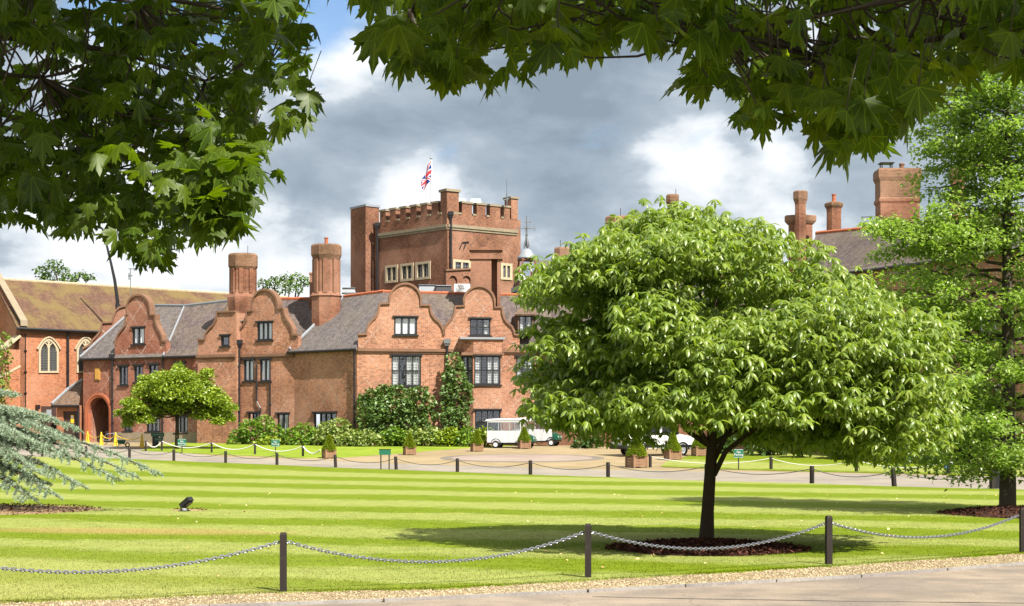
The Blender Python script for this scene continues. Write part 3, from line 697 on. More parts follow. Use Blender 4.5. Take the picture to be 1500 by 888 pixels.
# ------------------------------------------------------------------ main wing with the twin Dutch gables
def build_main():
    b = bld('gabled_wing', 640, 112, 'red brick house wing with twin curved Dutch gables behind the hedge')
    pl = Plane((523, 109), (785, 110.7)); holes = []
    for a in (((245, 205), (352, 288), 3, 1, 'three', False), ((597, 212), (692, 290), 3, 2, 'right', True), ((233, 383), (370, 525), 4, 2, 'half', True),
              ((812, 388), (895, 503), 3, 2, 'half', True)):
        (xa, ya), (xb, yb), c, r_, cu, lt = a; holes.append(window(b, pl, *z4(xa, ya), *z4(xb, yb), c, r_, cu, lt))
    g1 = [z4(*q) for q in [(78, 290), (120, 288), (124, 262), (132, 240), (147, 222), (163, 208), (174, 190), (179, 165), (181, 147), (226, 145)]] \
        + [z4(*q) for q in arc(297, 128, 69, 74, 170, 8, 16)] + [z4(*q) for q in [(366, 153), (408, 153), (410, 172), (416, 195), (430, 215), (448, 230), (462, 248), (470, 270), (472, 288)]]
    g2 = [z4(*q) for q in [(479, 288), (481, 268), (488, 247), (503, 230), (520, 210), (530, 188), (533, 158), (575, 156)]] \
        + [z4(*q) for q in arc(640, 138, 68, 72, 170, 8, 16)] + [z4(*q) for q in [(709, 163), (742, 163), (745, 190), (753, 215), (768, 235), (788, 252), (798, 272), (801, 290), (828, 292)]]
    G1, G2 = UZ(pl, g1), UZ(pl, g2); bl, br = pl.base(523), pl.base(785)
    zs = pl.uz(560, 513.5)[1]; ul = G1[0][0]; ur = G2[-1][0]
    outer = [bl, br, (br[0], zs), (ur, zs)] + G2[::-1] + G1[::-1] + [(ul, zs), (bl[0], zs)]
    if abs(ul - bl[0]) < .05: outer = [bl, br, (br[0], zs), (ur, zs)] + G2[::-1] + G1[::-1]
    # bay openings are cut too
    make('wall', MB().wall(pl, outer, holes), M['brick_main'], b)
    cp = MB().coping(pl, G1, .14); cp.coping(pl, G2, .14)
    for G_ in (G1, G2):                                    # kneelers and shoulder blocks
        for (u, z) in (G_[0], G_[-1]): pass
    make('gable_coping', cp, M['coping'], b)
    band(b, pl, 524, 785, 513.5, .2, .16)
    for k, G_ in enumerate((G1, G2)):
        us = [q[0] for q in G_]; uc = (us[0] + us[-1]) / 2; top = max(q[1] for q in G_)
        gable_roof(b, pl, uc, top - 1.35, us[0] + .2, us[-1] - .2, zs + .55, 5.2, 'roof_tile')
    # lead and brick parapet of the first-floor bay, canted bay below
    bay = thing_part = MB(); ua, ub = pl.uz(691.5, 560)[0], pl.uz(733, 560)[0]; ucl = pl.uz(674, 560)[0]
    D = .75
    zt, z1_, z2_, z3_, z4_ = pl.uz(700, 496)[1], pl.uz(700, 521)[1], pl.uz(700, 564)[1], pl.uz(700, 600)[1], gz(110) - .1
    bp = Plane.__new__(Plane); bp.A = pl.A + pl.n * D; bp.u = pl.u; bp.n = pl.n; bp.L = pl.L
    bh = []
    def bwin(u0, u1, za, zb, c, r_, cu):
        q = [bp.P(u, z) for u in (u0, u1) for z in (za, zb)]
        def px(v): return (CX + v.x / v.y * F, HY - (v.z - EYE) / v.y * F)
        A, B = px(bp.P(u0, zb)), px(bp.P(u1, za)); return window(b, bp, A[0], A[1], B[0], B[1], c, r_, cu, True)
    bh.append(bwin(ua + .05, ub - .1, z2_, z1_ - .05, 4, 2, 'half')); bh.append(bwin(ua + .1, ub - .1, z4_ + .9, z3_ - .05, 4, 1, None))
    bw = MB(); bw.wall(bp, [(ua, z4_), (ub, z4_), (ub, zt - .1), (ua, zt - .1)], bh, .1)
    bw.add([bp.P(ub, z4_, 0), bp.P(ub, zt - .1, 0), pl.P(ub + .12, zt - .1, 0), pl.P(ub + .12, z4_, 0)], [(0, 1, 2, 3)])
    bo = make('bay', bw, M['brick_main'], b, norm=False)
    # canted side light of the bay
    cantp = Plane.__new__(Plane); cantp.A = pl.P(ucl, 0); e = bp.P(ua, 0) - cantp.A; cantp.L = e.length; cantp.u = e.normalized(); cantp.n = Vector((cantp.u.y, -cantp.u.x, 0))
    def cpx(v): return (CX + v.x / v.y * F, HY - (v.z - EYE) / v.y * F)
    L = cantp.L; A, B = cpx(cantp.P(.06, z1_ - .05)), cpx(cantp.P(L - .06, z2_)); ch = window(b, cantp, A[0], A[1], B[0], B[1], 2, 2, 'full', True, hood=False)
    make('canted_side', MB().wall(cantp, [(0, z4_), (L, z4_), (L, zt - .1), (0, zt - .1)], [ch], .1), M['brick_main'], bo)
    k = MB(); k.prism(pl, [(ucl - .1, zt - .1), (ub + .2, zt - .1), (ub + .2, zt + .04), (ucl - .1, zt + .04)], 0.01, D + .14); make('bay_capping', k, M['lead'], bo)
    k = MB(); k.prism(pl, [(ucl, z1_ - .02), (ub + .14, z1_ - .02), (ub + .14, z1_ + .16), (ucl, z1_ + .16)], 0.01, D + .13); make('bay_cornice', k, M['coping'], bo)
    # roofs
    E0, E1 = pl.P(-.1, zs + .02, .2), pl.P(br[0] + .3, zs + .02, .2); R0, R1 = W(562, 427.5, 114.7), W(815, 434, 115.6)
    roof_piece(b, [E0 + Vector((0, .5, 0)), E1 + Vector((0, .5, 0)), R1, R0], 'roof_tile')
    roof_piece(b, [R0, R1, R1 + Vector((1, 6, -5)), R0 + Vector((-1, 6, -5))], 'roof_tile')
    ridge(b, R0, R1)
    sp = Plane((429, 113.1), (523, 109)); S0, S1 = sp.uz(429, 515.3), sp.uz(523, 510.8)
    hs = [window(b, sp, *z2(430, 697), 493, 628, 4, 1, None, False)]
    make('side_wall', MB().wall(sp, [sp.base(429), sp.base(523), (S1[0], S1[1]), (S0[0], S0[1])], hs), M['brick_main'], b)
    e0, e1 = sp.P(S0[0] - .3, S0[1] - .02, .25), sp.P(S1[0] + .1, S1[1] - .02, .25)
    roof_piece(b, [e0, e1, W(563, 427.5, 114.6), W(503, 435, 117)], 'roof_grey')
    ridge(b, W(503, 435, 117), W(563, 427, 114.6)); gutter(b, e0 + Vector((0, -.08, -.05)), e1 + Vector((0, -.08, -.05)))
    fl = MB().tube([e0 + Vector((.15, 0, .2)), W(503, 434, 117)], .1, 6); make('flashing', fl, M['lead'], b)
    downpipe(b, sp, 521.0, 511, 650, d=.14)
    downpipe(b, pl, z4(490, 0)[0], z4(0, 325)[1], 650, 'lead', d=.2, r=.08)
    # dormer right of the gables
    dp = Plane((757, 110.9), (785, 111.1)); h = window(b, dp, *z4(825, 198), *z4(887, 275), 2, 1, 'sides', True, hood=False)
    q0, q1 = dp.uz(758.5, 490), dp.uz(781.5, 461)
    make('dormer', MB().wall(dp, [(q0[0], q0[1]), (q1[0], q0[1]), (q1[0], q1[1]), (q0[0], q1[1])], [h], 3.2, .2), M['roof_brown'], b)
    a, c = dp.P(q0[0] - .25, q1[1], .3), dp.P(q1[0] + .25, q1[1], .3); t0, t1 = W(764, 446, 112.5), W(776, 446, 112.5); bk = Vector((0, 3.4, 0))
    dr = MB(); dr.slab([a, c, t1, t0], .1); dr.slab([a, t0, t0 + bk, a + bk], .1); dr.slab([c, c + bk, t1 + bk, t1], .1); dr.slab([t0, t1, t1 + bk, t0 + bk], .1)
    make('dormer_roof', dr, M['roof_brown'], b)
    # chimney stack with an arched niche, between the gables and the tower
    Y = 113; k = Y / F
    cm = MB()
    def cb(x0, x1, y0, y1, dy, yy=Y): A, B = W(x0, y1, yy), W(x1, y0, yy); cm.box(((A.x + B.x) / 2, yy, (A.z + B.z) / 2), (B.x - A.x, dy, abs(B.z - A.z)))
    cb(690, 720, 380, 470, 1.3); cb(728.5, 733, 380, 470, 1.2); cb(718, 731, 372, 470, .7, Y + .5); cb(688, 736, 376, 381, 1.5); cb(690, 734, 368, 376, 1.3); cb(687.5, 736, 364, 368.2, 1.6)
    co = make('niche_chimney', cm, M['brick_chimney'], b)
    a2 = MB(); p2 = Plane((720, Y - .6), (733, Y - .6)); A_ = UZ(p2, arc(724.3, 382, 5.4, 9, 180, 0, 10)); a2.coping(p2, A_, .16, -.3, .06); make('niche_arch', a2, M['brick_cap'], co)
    return b, pl
main_b, main_pl = build_main()

# ------------------------------------------------------------------ middle wing with chimneys
def build_middle():
    b = bld('chimney_wing', 370, 116, 'brick wing with two tall octagonal chimneys and one half gable')
    pl = Plane((345, 115.2), (431, 113.0)); holes = []
    holes.append(window(b, pl, *z2(220, 360), *z2(277, 427), 3, 1, 'three', False))
    holes.append(window(b, pl, *z2(170, 500), *z2(208, 580), 2, 1, 'full', False, hood=True)); holes.append(window(b, pl, *z2(230, 498), *z2(270, 580), 2, 1, 'half', False))
    holes.append(window(b, pl, *z2(295, 700), *z2(338, 785), 2, 1, 'half', False)); holes.append(window(b, pl, *z2(187, 697), *z2(230, 730), 3, 1, None, False))
    g = [z2(*q) for q in [(140, 440), (145, 420), (158, 392), (172, 375), (183, 355), (186, 322), (207, 320)]] + [z2(*q) for q in arc(250, 300, 45, 57, 172, 4, 14)] \
        + [z2(*q) for q in [(296, 312), (317, 312), (320, 332), (328, 350), (341, 370), (350, 388), (352, 410), (372, 412)]]
    Gq = UZ(pl, g); zs = pl.uz(390, 520)[1]; bl, br = pl.base(345), pl.base(431)
    make('wall', MB().wall(pl, [bl, br, (br[0], zs), (Gq[-1][0], zs)] + Gq[::-1] + [(bl[0], Gq[0][1])], holes), M['brick_main'], b)
    make('gable_coping', MB().coping(pl, Gq, .14), M['coping'], b); band(b, pl, 345, 431, 520.5, .2, .15)
    us = [q[0] for q in Gq]; gable_roof(b, pl, (us[6] + us[-8]) / 2, max(q[1] for q in Gq) - 1.4, us[0], us[-1] - .2, zs + .6, 4.5, 'roof_tile')
    # left half gable, set forward
    p2 = Plane((288.5, 116.1), (346, 114.6)); h2 = [window(b, p2, *z2(85, 410), *z2(117, 450), 1, 1, None, False, fw=.12)]
    g2 = [z2(*q) for q in [(0, 428), (28, 428), (32, 408), (45, 388), (62, 372), (72, 352), (76, 326), (140, 324)]]; Q2 = UZ(p2, g2); l2, r2 = p2.base(288.5), p2.base(346)
    make('wall', MB().wall(p2, [l2, r2, (r2[0], Q2[-1][1])] + Q2[::-1], h2, .5), M['brick_main'], b); make('gable_coping', MB().coping(p2, Q2, .14), M['coping'], b); band(b, p2, 288.5, 346, 521.5, .2, .15)
    cr = MB(); cr.slab([p2.P(.2, Q2[0][1] - .2, -.4), p2.P(r2[0], Q2[-1][1] - .5, -.4), p2.P(r2[0], Q2[-1][1] - .5, -5), p2.P(.2, Q2[0][1] - .2, -5)], .14); make('roof', cr, M['roof_grey'], b)
    # return walls close the step between the wings
    rt = MB(); rt.slab([p2.P(r2[0], r2[1], 0), p2.P(r2[0], Q2[-1][1], 0), p2.P(r2[0], Q2[-1][1], -1.2), p2.P(r2[0], r2[1], -1.2)], .02); make('return_wall', rt, M['brick_main'], b)
    # roof behind
    E0, E1 = pl.P(0, zs, .1), pl.P(br[0] + .3, zs, .1); A, B = W(338, 437.5, 119.6), W(478, 438, 118.3)
    roof_piece(b, [E0 + Vector((0, .6, 0)), E1 + Vector((0, .6, 0)), B, A], 'roof_tile'); roof_piece(b, [A, B, B + Vector((0, 6, -5)), A + Vector((0, 6, -5))], 'roof_tile'); ridge(b, A, B)
    chimney(b, 356, 117.2, [(18.5, 540), (18.5, 470), (22, 440), (22, 436), (19, 430), (18, 426), (17.8, 396), (19.5, 393), (20.5, 391), (20.5, 374.5), (18.5, 372)], shafts=(4.2, 430, 394))
    rod(b, 363, 117.2, 373, 360, name='lightning_rod')
    chimney(b, 478, 115.3, [(20.5, 500), (20.5, 438), (20.5, 436), (22.5, 434), (18.6, 428), (18.4, 382), (20, 378), (21.6, 374), (21.6, 361), (19.5, 358.5)], shafts=(4.4, 430, 380), pots=1)
    chimney(b, 458, 118.0, [(5, 470), (5, 440), (4, 436), (4, 404), (4.6, 403), (5, 402), (5, 400), (4.5, 399.5)], n=4, rot=math.pi / 4, sy=1)
    downpipe(b, pl, z2(160, 0)[0], z2(0, 440)[1], 650, True, d=.2, r=.075)
    downpipe(b, pl, z2(207, 0)[0], z2(0, 487)[1], 606, d=.14, r=.06, kinks=[z2(208, 505), z2(222, 520), z2(222, 655), z2(236, 680)])
    downpipe(b, pl, z2(272, 0)[0], z2(0, 495)[1], 610, d=.14, r=.055)
build_middle()

# ------------------------------------------------------------------ gatehouse with the arch
def build_gate():
    b = bld('gatehouse', 205, 121, 'shaded brick gatehouse with arched entrance, curved gable and pale diamond brickwork')
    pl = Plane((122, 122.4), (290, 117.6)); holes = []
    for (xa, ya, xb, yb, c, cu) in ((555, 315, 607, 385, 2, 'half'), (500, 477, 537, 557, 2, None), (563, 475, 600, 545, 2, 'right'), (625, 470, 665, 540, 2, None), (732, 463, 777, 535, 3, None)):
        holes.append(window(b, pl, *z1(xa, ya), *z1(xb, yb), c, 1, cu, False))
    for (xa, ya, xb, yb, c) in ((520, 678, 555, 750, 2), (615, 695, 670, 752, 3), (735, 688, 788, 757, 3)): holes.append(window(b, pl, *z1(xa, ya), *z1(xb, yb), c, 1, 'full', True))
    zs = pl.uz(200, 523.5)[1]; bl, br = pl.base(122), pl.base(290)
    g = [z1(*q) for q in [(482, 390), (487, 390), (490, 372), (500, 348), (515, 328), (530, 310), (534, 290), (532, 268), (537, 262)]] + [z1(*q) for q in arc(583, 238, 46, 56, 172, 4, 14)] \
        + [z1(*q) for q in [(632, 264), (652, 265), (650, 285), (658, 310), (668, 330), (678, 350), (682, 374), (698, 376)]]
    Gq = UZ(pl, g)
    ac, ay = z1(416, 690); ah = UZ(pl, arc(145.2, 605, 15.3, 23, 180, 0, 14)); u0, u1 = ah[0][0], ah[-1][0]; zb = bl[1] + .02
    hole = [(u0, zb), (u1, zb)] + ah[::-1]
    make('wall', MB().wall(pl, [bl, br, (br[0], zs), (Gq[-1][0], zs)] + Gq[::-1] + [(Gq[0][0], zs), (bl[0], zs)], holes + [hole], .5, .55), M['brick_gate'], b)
    make('gable_coping', MB().coping(pl, Gq, .14), M['coping'], b); band(b, pl, 122, 290, 524, .16, .12)
    ar = MB()
    for (t, d0, d1, sc) in ((.2, -.3, .09, 1.0), (.16, -.1, .14, 1.13)):
        pts = UZ(pl, [(130 - (sc - 1) * 14, 646)] + arc(145.2, 605, 15.3 * sc, 23 * sc, 180, 0, 18) + [(160.5 + (sc - 1) * 14, 646)]); ar.coping(pl, pts, t, d0, d1)
    make('arch_moulding', ar, M['terracotta'], b)
    pas = MB(); a0, a1 = u0, u1; zt = max(q[1] for q in ah); dd = 4.2
    pas.quad(pl.P(a0, zb, -.5), pl.P(a0, zt, -.5), pl.P(a0, zt, -dd), pl.P(a0, zb, -dd)); pas.quad(pl.P(a1, zb, -.5), pl.P(a1, zb, -dd), pl.P(a1, zt, -dd), pl.P(a1, zt, -.5)); pas.quad(pl.P(a0, zt, -.5), pl.P(a1, zt, -.5), pl.P(a1, zt, -dd), pl.P(a0, zt, -dd)); pas.quad(pl.P(a0, zb, -dd), pl.P(a0, zt, -dd), pl.P(a1, zt, -dd), pl.P(a1, zb, -dd))
    make('passage', pas, M['brick_gate'], b)
    pn = MB(); w = (u1 - u0); pn.pbox(pl, u0 + w * .4, u1 - .1, zb, zb + 2.6, -dd + .01, -dd + .12); dr = make('passage_door', pn, M['brown_door'], b)
    pq = MB(); q0, q1 = pl.uz(139.5, 558)[0], pl.uz(147, 558)[0]; za, zc = pl.uz(143, 557)[1], pl.uz(143, 539)[1]; pq.pbox(pl, q0, q1, za, zc, 0.002, .07); pq.pbox(pl, q0 + .06, q1 - .06, za + .08, zc - .08, .07, .1); make('plaque', pq, M['plaque'], b, label='ochre stone plaque above the arch')
    zpl = gz(119.5) + .75
    for x0, x1 in ((124, 129), (163, 290)): make('plinth', MB().pbox(pl, pl.uz(x0, 640)[0], pl.uz(x1, 640)[0], bl[1], zpl, 0.003, .1), M['stone_grey'], b)
    # roofs
    e = .15; E0, V0, E1 = pl.P(-.1, zs - .02, .25), pl.uz(242, 522)[0], pl.P(br[0], zs - .02, .25); Vv = pl.P(V0, zs - .02, .25)
    Ra, Rb, Rc = W(184, 447, 125.6), W(270, 448.5, 123.6), W(336, 441, 122.4)
    Rv, Rm = W(187, 463, 124.3), W(214, 447.5, 125.3); roof_piece(b, [E0, Vv, Rb, Rm, Rv], 'roof_grey'); Ra = Rm; roof_piece(b, [Vv, E1, Rc, Rb], 'roof_tile'); roof_piece(b, [Ra, Rb, Rb + Vector((0, 5, -4)), Ra + Vector((0, 5, -4))], 'roof_grey')
    ridge(b, Ra, Rb, 'lead_dark'); ridge(b, Rb, Rc, 'lead_dark'); gutter(b, E0 + Vector((0, -.06, -.05)), pl.P(pl.uz(168, 520)[0], zs - .05, .3)); gutter(b, Vv + Vector((0, -.06, -.05)), E1 + Vector((0, -.06, -.05)))
    us = [q[0] for q in Gq]; gable_roof(b, pl, (us[0] + us[-1]) / 2, max(q[1] for q in Gq) - 1.2, us[0], us[-1] - .1, zs + .7, 5, 'roof_grey')
    make('flashing', MB().tube([E0 + Vector((0, 0, .15)), Rv + Vector((0, 0, .12))], .09, 6), M['lead'], b)
    make('flashing', MB().tube([Vv + Vector((0, 0, .08)), Rb + Vector((0, 0, .02))], .07, 6), M['lead'], b)
    # taller brick gable of the far side, behind the roof
    p3 = Plane((121, 126.2), (215, 126.2)); g3 = [(122, 512), (134, 506)] + [z1(*q) for q in [(392, 372), (412, 352), (428, 330), (432, 298), (474, 296), (480, 272), (490, 248), (504, 234), (526, 228), (600, 228)]]; Q3 = UZ(p3, g3)
    make('rear_gable', MB().wall(p3, [p3.base(122), p3.base(212)] + Q3[::-1], [], .45), M['brick_gate'], b); make('gable_coping', MB().coping(p3, Q3, .16), M['coping'], b)
    for x, y0, y1 in ((166.2, 524, 645), (239.5, 522, 645)): downpipe(b, pl, x, y0, y1, x < 200, d=.14, r=.07)
build_gate()

# ------------------------------------------------------------------ lean-to porch left of the arch
def build_porch():
    pl = Plane((82.5, 123.0), (118, 122.5)); b = bld('porch', 100, 122.8, 'small brick lean-to porch with brown door between gatehouse and chapel')
    u0, z0 = pl.base(83); u1, _ = pl.base(118); zt = pl.uz(100, 594)[1]
    d0, d1 = pl.uz(92.5, 600), pl.uz(114, 602.5); h = [(d0[0], z0 + .02), (d1[0], z0 + .02), (d1[0], d1[1]), (d0[0], d1[1])]
    make('wall', MB().wall(pl, [(u0, z0), (u1, z0), (u1, zt), (u0, zt)], [h], 2.5, .2), M['brick_chapel'], b)
    dm = MB(); n = 6
    for k in range(n): w = (d1[0] - d0[0]) / n; dm.pbox(pl, d0[0] + w * k + .006, d0[0] + w * (k + 1) - .006, z0, d1[1], -.16, -.1)
    do = make('door', dm, M['brown_door'], b); nt = MB(); c = pl.uz(105, 614); nt.pbox(pl, c[0] - .13, c[0] + .13, c[1] - .3, c[1] + .3, -.1, -.085); make('notice', nt, M['yellow'], do, label='yellow notice on the brown door')
    nt = MB(); nt.pbox(pl, c[0] - .08, c[0] + .08, c[1] + .02, c[1] + .24, -.085, -.08); make('notice_panel', nt, M['white_paint'], do)
    A, B = pl.P(u0 - .25, zt + .02, .3), pl.P(u1, zt + .02, .3); t0, t1 = W(100, 571, 124.4), W(121, 558, 124.4)
    r_ = MB(); r_.slab([A, B, t1, t0], .12); make('roof', r_, M['roof_brown'], b); make('flashing', MB().tube([A + Vector((0, 0, .1)), t0 + Vector((0, 0, .1)), t1 + Vector((0, 0, .1))], .1, 6), M['lead'], b); gutter(b, A + Vector((0, -.06, -.08)), B + Vector((0, -.06, -.08)), .1)
    downpipe(b, pl, 115.8, 596, 646, d=.1, r=.09)
build_porch()

# ------------------------------------------------------------------ chapel
def gothic(parent, pl, x0, x1, ytop, yspring, ysill, side=2.8):
    def shape(g, lift=0): return UZ(pl, [(x0 - g, ysill + g)] + [(x0 - g, yspring)] + [((x0 + x1) / 2 + math.copysign(1, t) * (abs(t) ** 1.0) * ((x1 - x0) / 2 + g), yspring - (yspring - ytop + g) * (1 - abs(t) ** 1.8)) for t in [-.98, -.85, -.6, -.3, 0.001, .3, .6, .85, .98]] + [(x1 + g, yspring), (x1 + g, ysill + g)])
    o, i = shape(side), shape(0)
    f = MB().wall(pl, o, [i], .1, .18, .1); uc = (i[0][0] + i[-1][0]) / 2; zb, zt = i[0][1], max(q[1] for q in i); w = (i[-1][0] - i[0][0])
    f.pbox(pl, uc - .07, uc + .07, zb, zt - .05, .0, .08)
    zsn = pl.uz((x0 + x1) / 2, yspring)[1]
    for s in (-1, 1):
        c = uc + s * w * .25; f.coping(pl, [(c - w * .22, zsn - .1), (c - w * .15, zsn + .3), (c, zsn + .48), (c + w * .15, zsn + .3), (c + w * .22, zsn - .1)], .09, 0.01, .07)
    f.coping(pl, [(uc - w * .2, zsn + .55), (uc, zt - .15), (uc + w * .2, zsn + .55)], .07, .01, .07)
    fo = make('window', f, M['stone'], parent)
    make('pane', MB().prism(pl, i, .004, .02), M['glass_lead'], fo)
    h = MB(); hp = shape(side + 1.5); h.coping(pl, hp[1:-1], .1, .02, .17); make('hood', h, M['stone'], fo)
    k = MB()
    n1, n2 = 5, 14
    for s in (-1, 1):
        for q in range(1, n1): uu = uc + s * (.07 + (w / 2 - .07) * q / n1); k.pbox(pl, uu - .012, uu + .012, zb, zsn + .2, .021, .03)
    for q in range(1, n2): zz = zb + (zsn + .1 - zb) * q / n2; k.pbox(pl, uc - w / 2, uc + w / 2, zz - .012, zz + .012, .0205, .032)
    make('leading', k, M['lead_dark'], fo)
def build_chapel():
    simple('glass_lead', (0.03, 0.028, 0.022), 0.2, 0.6, 0.5, 4.0)
    b = bld('chapel', 80, 125, 'orange brick chapel with mossy tiled roof and stone gothic windows')
    pl = Plane((28, 124.0), (345, 136.0)); ze0 = pl.uz(28, 479)[1]; u1 = pl.uz(462, 600)[0]; bl = pl.base(28)
    make('wall', MB().wall(pl, [bl, (u1, bl[1]), (u1, ze0), (0, ze0)], [], .5), M['brick_chapel'], b)
    gothic(b, pl, 59.0, 82.5, 499, 512, 543.5); gothic(b, pl, 114.5, 135, 499, 512, 543.5)
    # gable end to the left
    v = Vector((-pl.u.y * 1, pl.u.x, 0)); hw = 5.0; A = pl.P(0, 0, 0); apex = A + v * hw; zr = EYE + (HY - 408) * apex.y / F
    ep = Plane.__new__(Plane); ep.A = A; ep.u = v; ep.n = -pl.u; ep.L = 10
    make('gable_wall', MB().wall(ep, [(0, bl[1]), (10, bl[1]), (10, ze0), (hw, zr + .35), (0, ze0)], [], .5), M['brick_chapel'], b)
    make('gable_coping', MB().coping(ep, [(-.35, ze0 + .05), (-.3, ze0 + .45), (hw, zr + .55), (10.3, ze0 + .45)], .1, -.5, .06), M['stone_grey'], b)
    rn = MB(); cpt = ep.P(4.2, ze0 - 1.6, .04); ang = [2 * math.pi * k / 20 for k in range(21)]; rn.tube([ep.P(4.2 + 1.0 * math.cos(a), ze0 - 1.4 + 1.0 * math.sin(a), .04) for a in ang], .1, 6); ro = make('round_window', rn, M['stone'], b)
    pp = [(4.2 + .95 * math.cos(a), ze0 - 1.4 + .95 * math.sin(a)) for a in ang[:-1]]; make('pane', MB().prism(ep, pp, .003, .02), M['glass_lead'], ro)
    e0, e1 = pl.P(-.3, ze0 - .05, .35), pl.P(u1, ze0 - .05, .35); r0 = apex.copy(); r0.z = zr; r1 = r0 + pl.u * (u1 + .3)
    roof_piece(b, [e0, e1, r1, r0], 'roof_chapel'); roof_piece(b, [r0, r1, r1 + v * 5.4 + Vector((0, 0, -(zr - ze0) * 1.07)), r0 + v * 5.4 + Vector((0, 0, -(zr - ze0) * 1.07))], 'roof_chapel')
    ridge(b, r0, r1, 'stone', .11); gutter(b, e0 + Vector((0, -.08, -.1)), e1 + Vector((0, -.08, -.1)), .11)
    make('eaves_board', MB().pbox(pl, 0, u1, ze0 - .5, ze0 - .05, .003, .12), M['coping'], b)
    downpipe(b, pl, 98.5, 483, 590, d=.12, r=.1); downpipe(b, pl, 37, 483, 640, d=.06, r=.035)
    # stepped buttress at the corner
    for (h0, h1, w, dp_) in ((bl[1], pl.uz(20, 556)[1], 1.15, 2.0), (pl.uz(20, 556)[1], pl.uz(20, 512)[1], 1.0, 1.3)):
        m = MB(); m.pbox(ep, -.2, w, h0, h1 - .02, .003, dp_); bo = make('buttress', m, M['brick_chapel'], b)
        c = MB(); q = [ep.P(-.24, h1, dp_ + .06), ep.P(w + .04, h1, dp_ + .06), ep.P(w + .04, h1 + 1.1, .02), ep.P(-.24, h1 + 1.1, .02)]; c.slab(q, .16); make('buttress_weathering', c, M['stone'], bo)
    d0, d1 = pl.uz(60, 595), pl.uz(82, 595); dm = MB()
    for k in range(5): w = (d1[0] - d0[0]) / 5; dm.pbox(pl, d0[0] + w * k + .006, d0[0] + w * (k + 1) - .006, bl[1], d0[1], .003, .07)
    do = make('door', dm, M['brown_door'], b); q = pl.uz(71, 605); make('door_light', MB().pbox(pl, q[0] - .2, q[0] + .2, q[1] - .25, q[1] + .25, .072, .085), M['lead'], do)
    l = MB(); q = pl.uz(53.5, 596); l.pbox(pl, q[0] - .12, q[0] + .12, q[1] - .2, q[1] + .15, .05, .4); make('wall_lamp', l, M['black_iron'], b)
build_chapel()

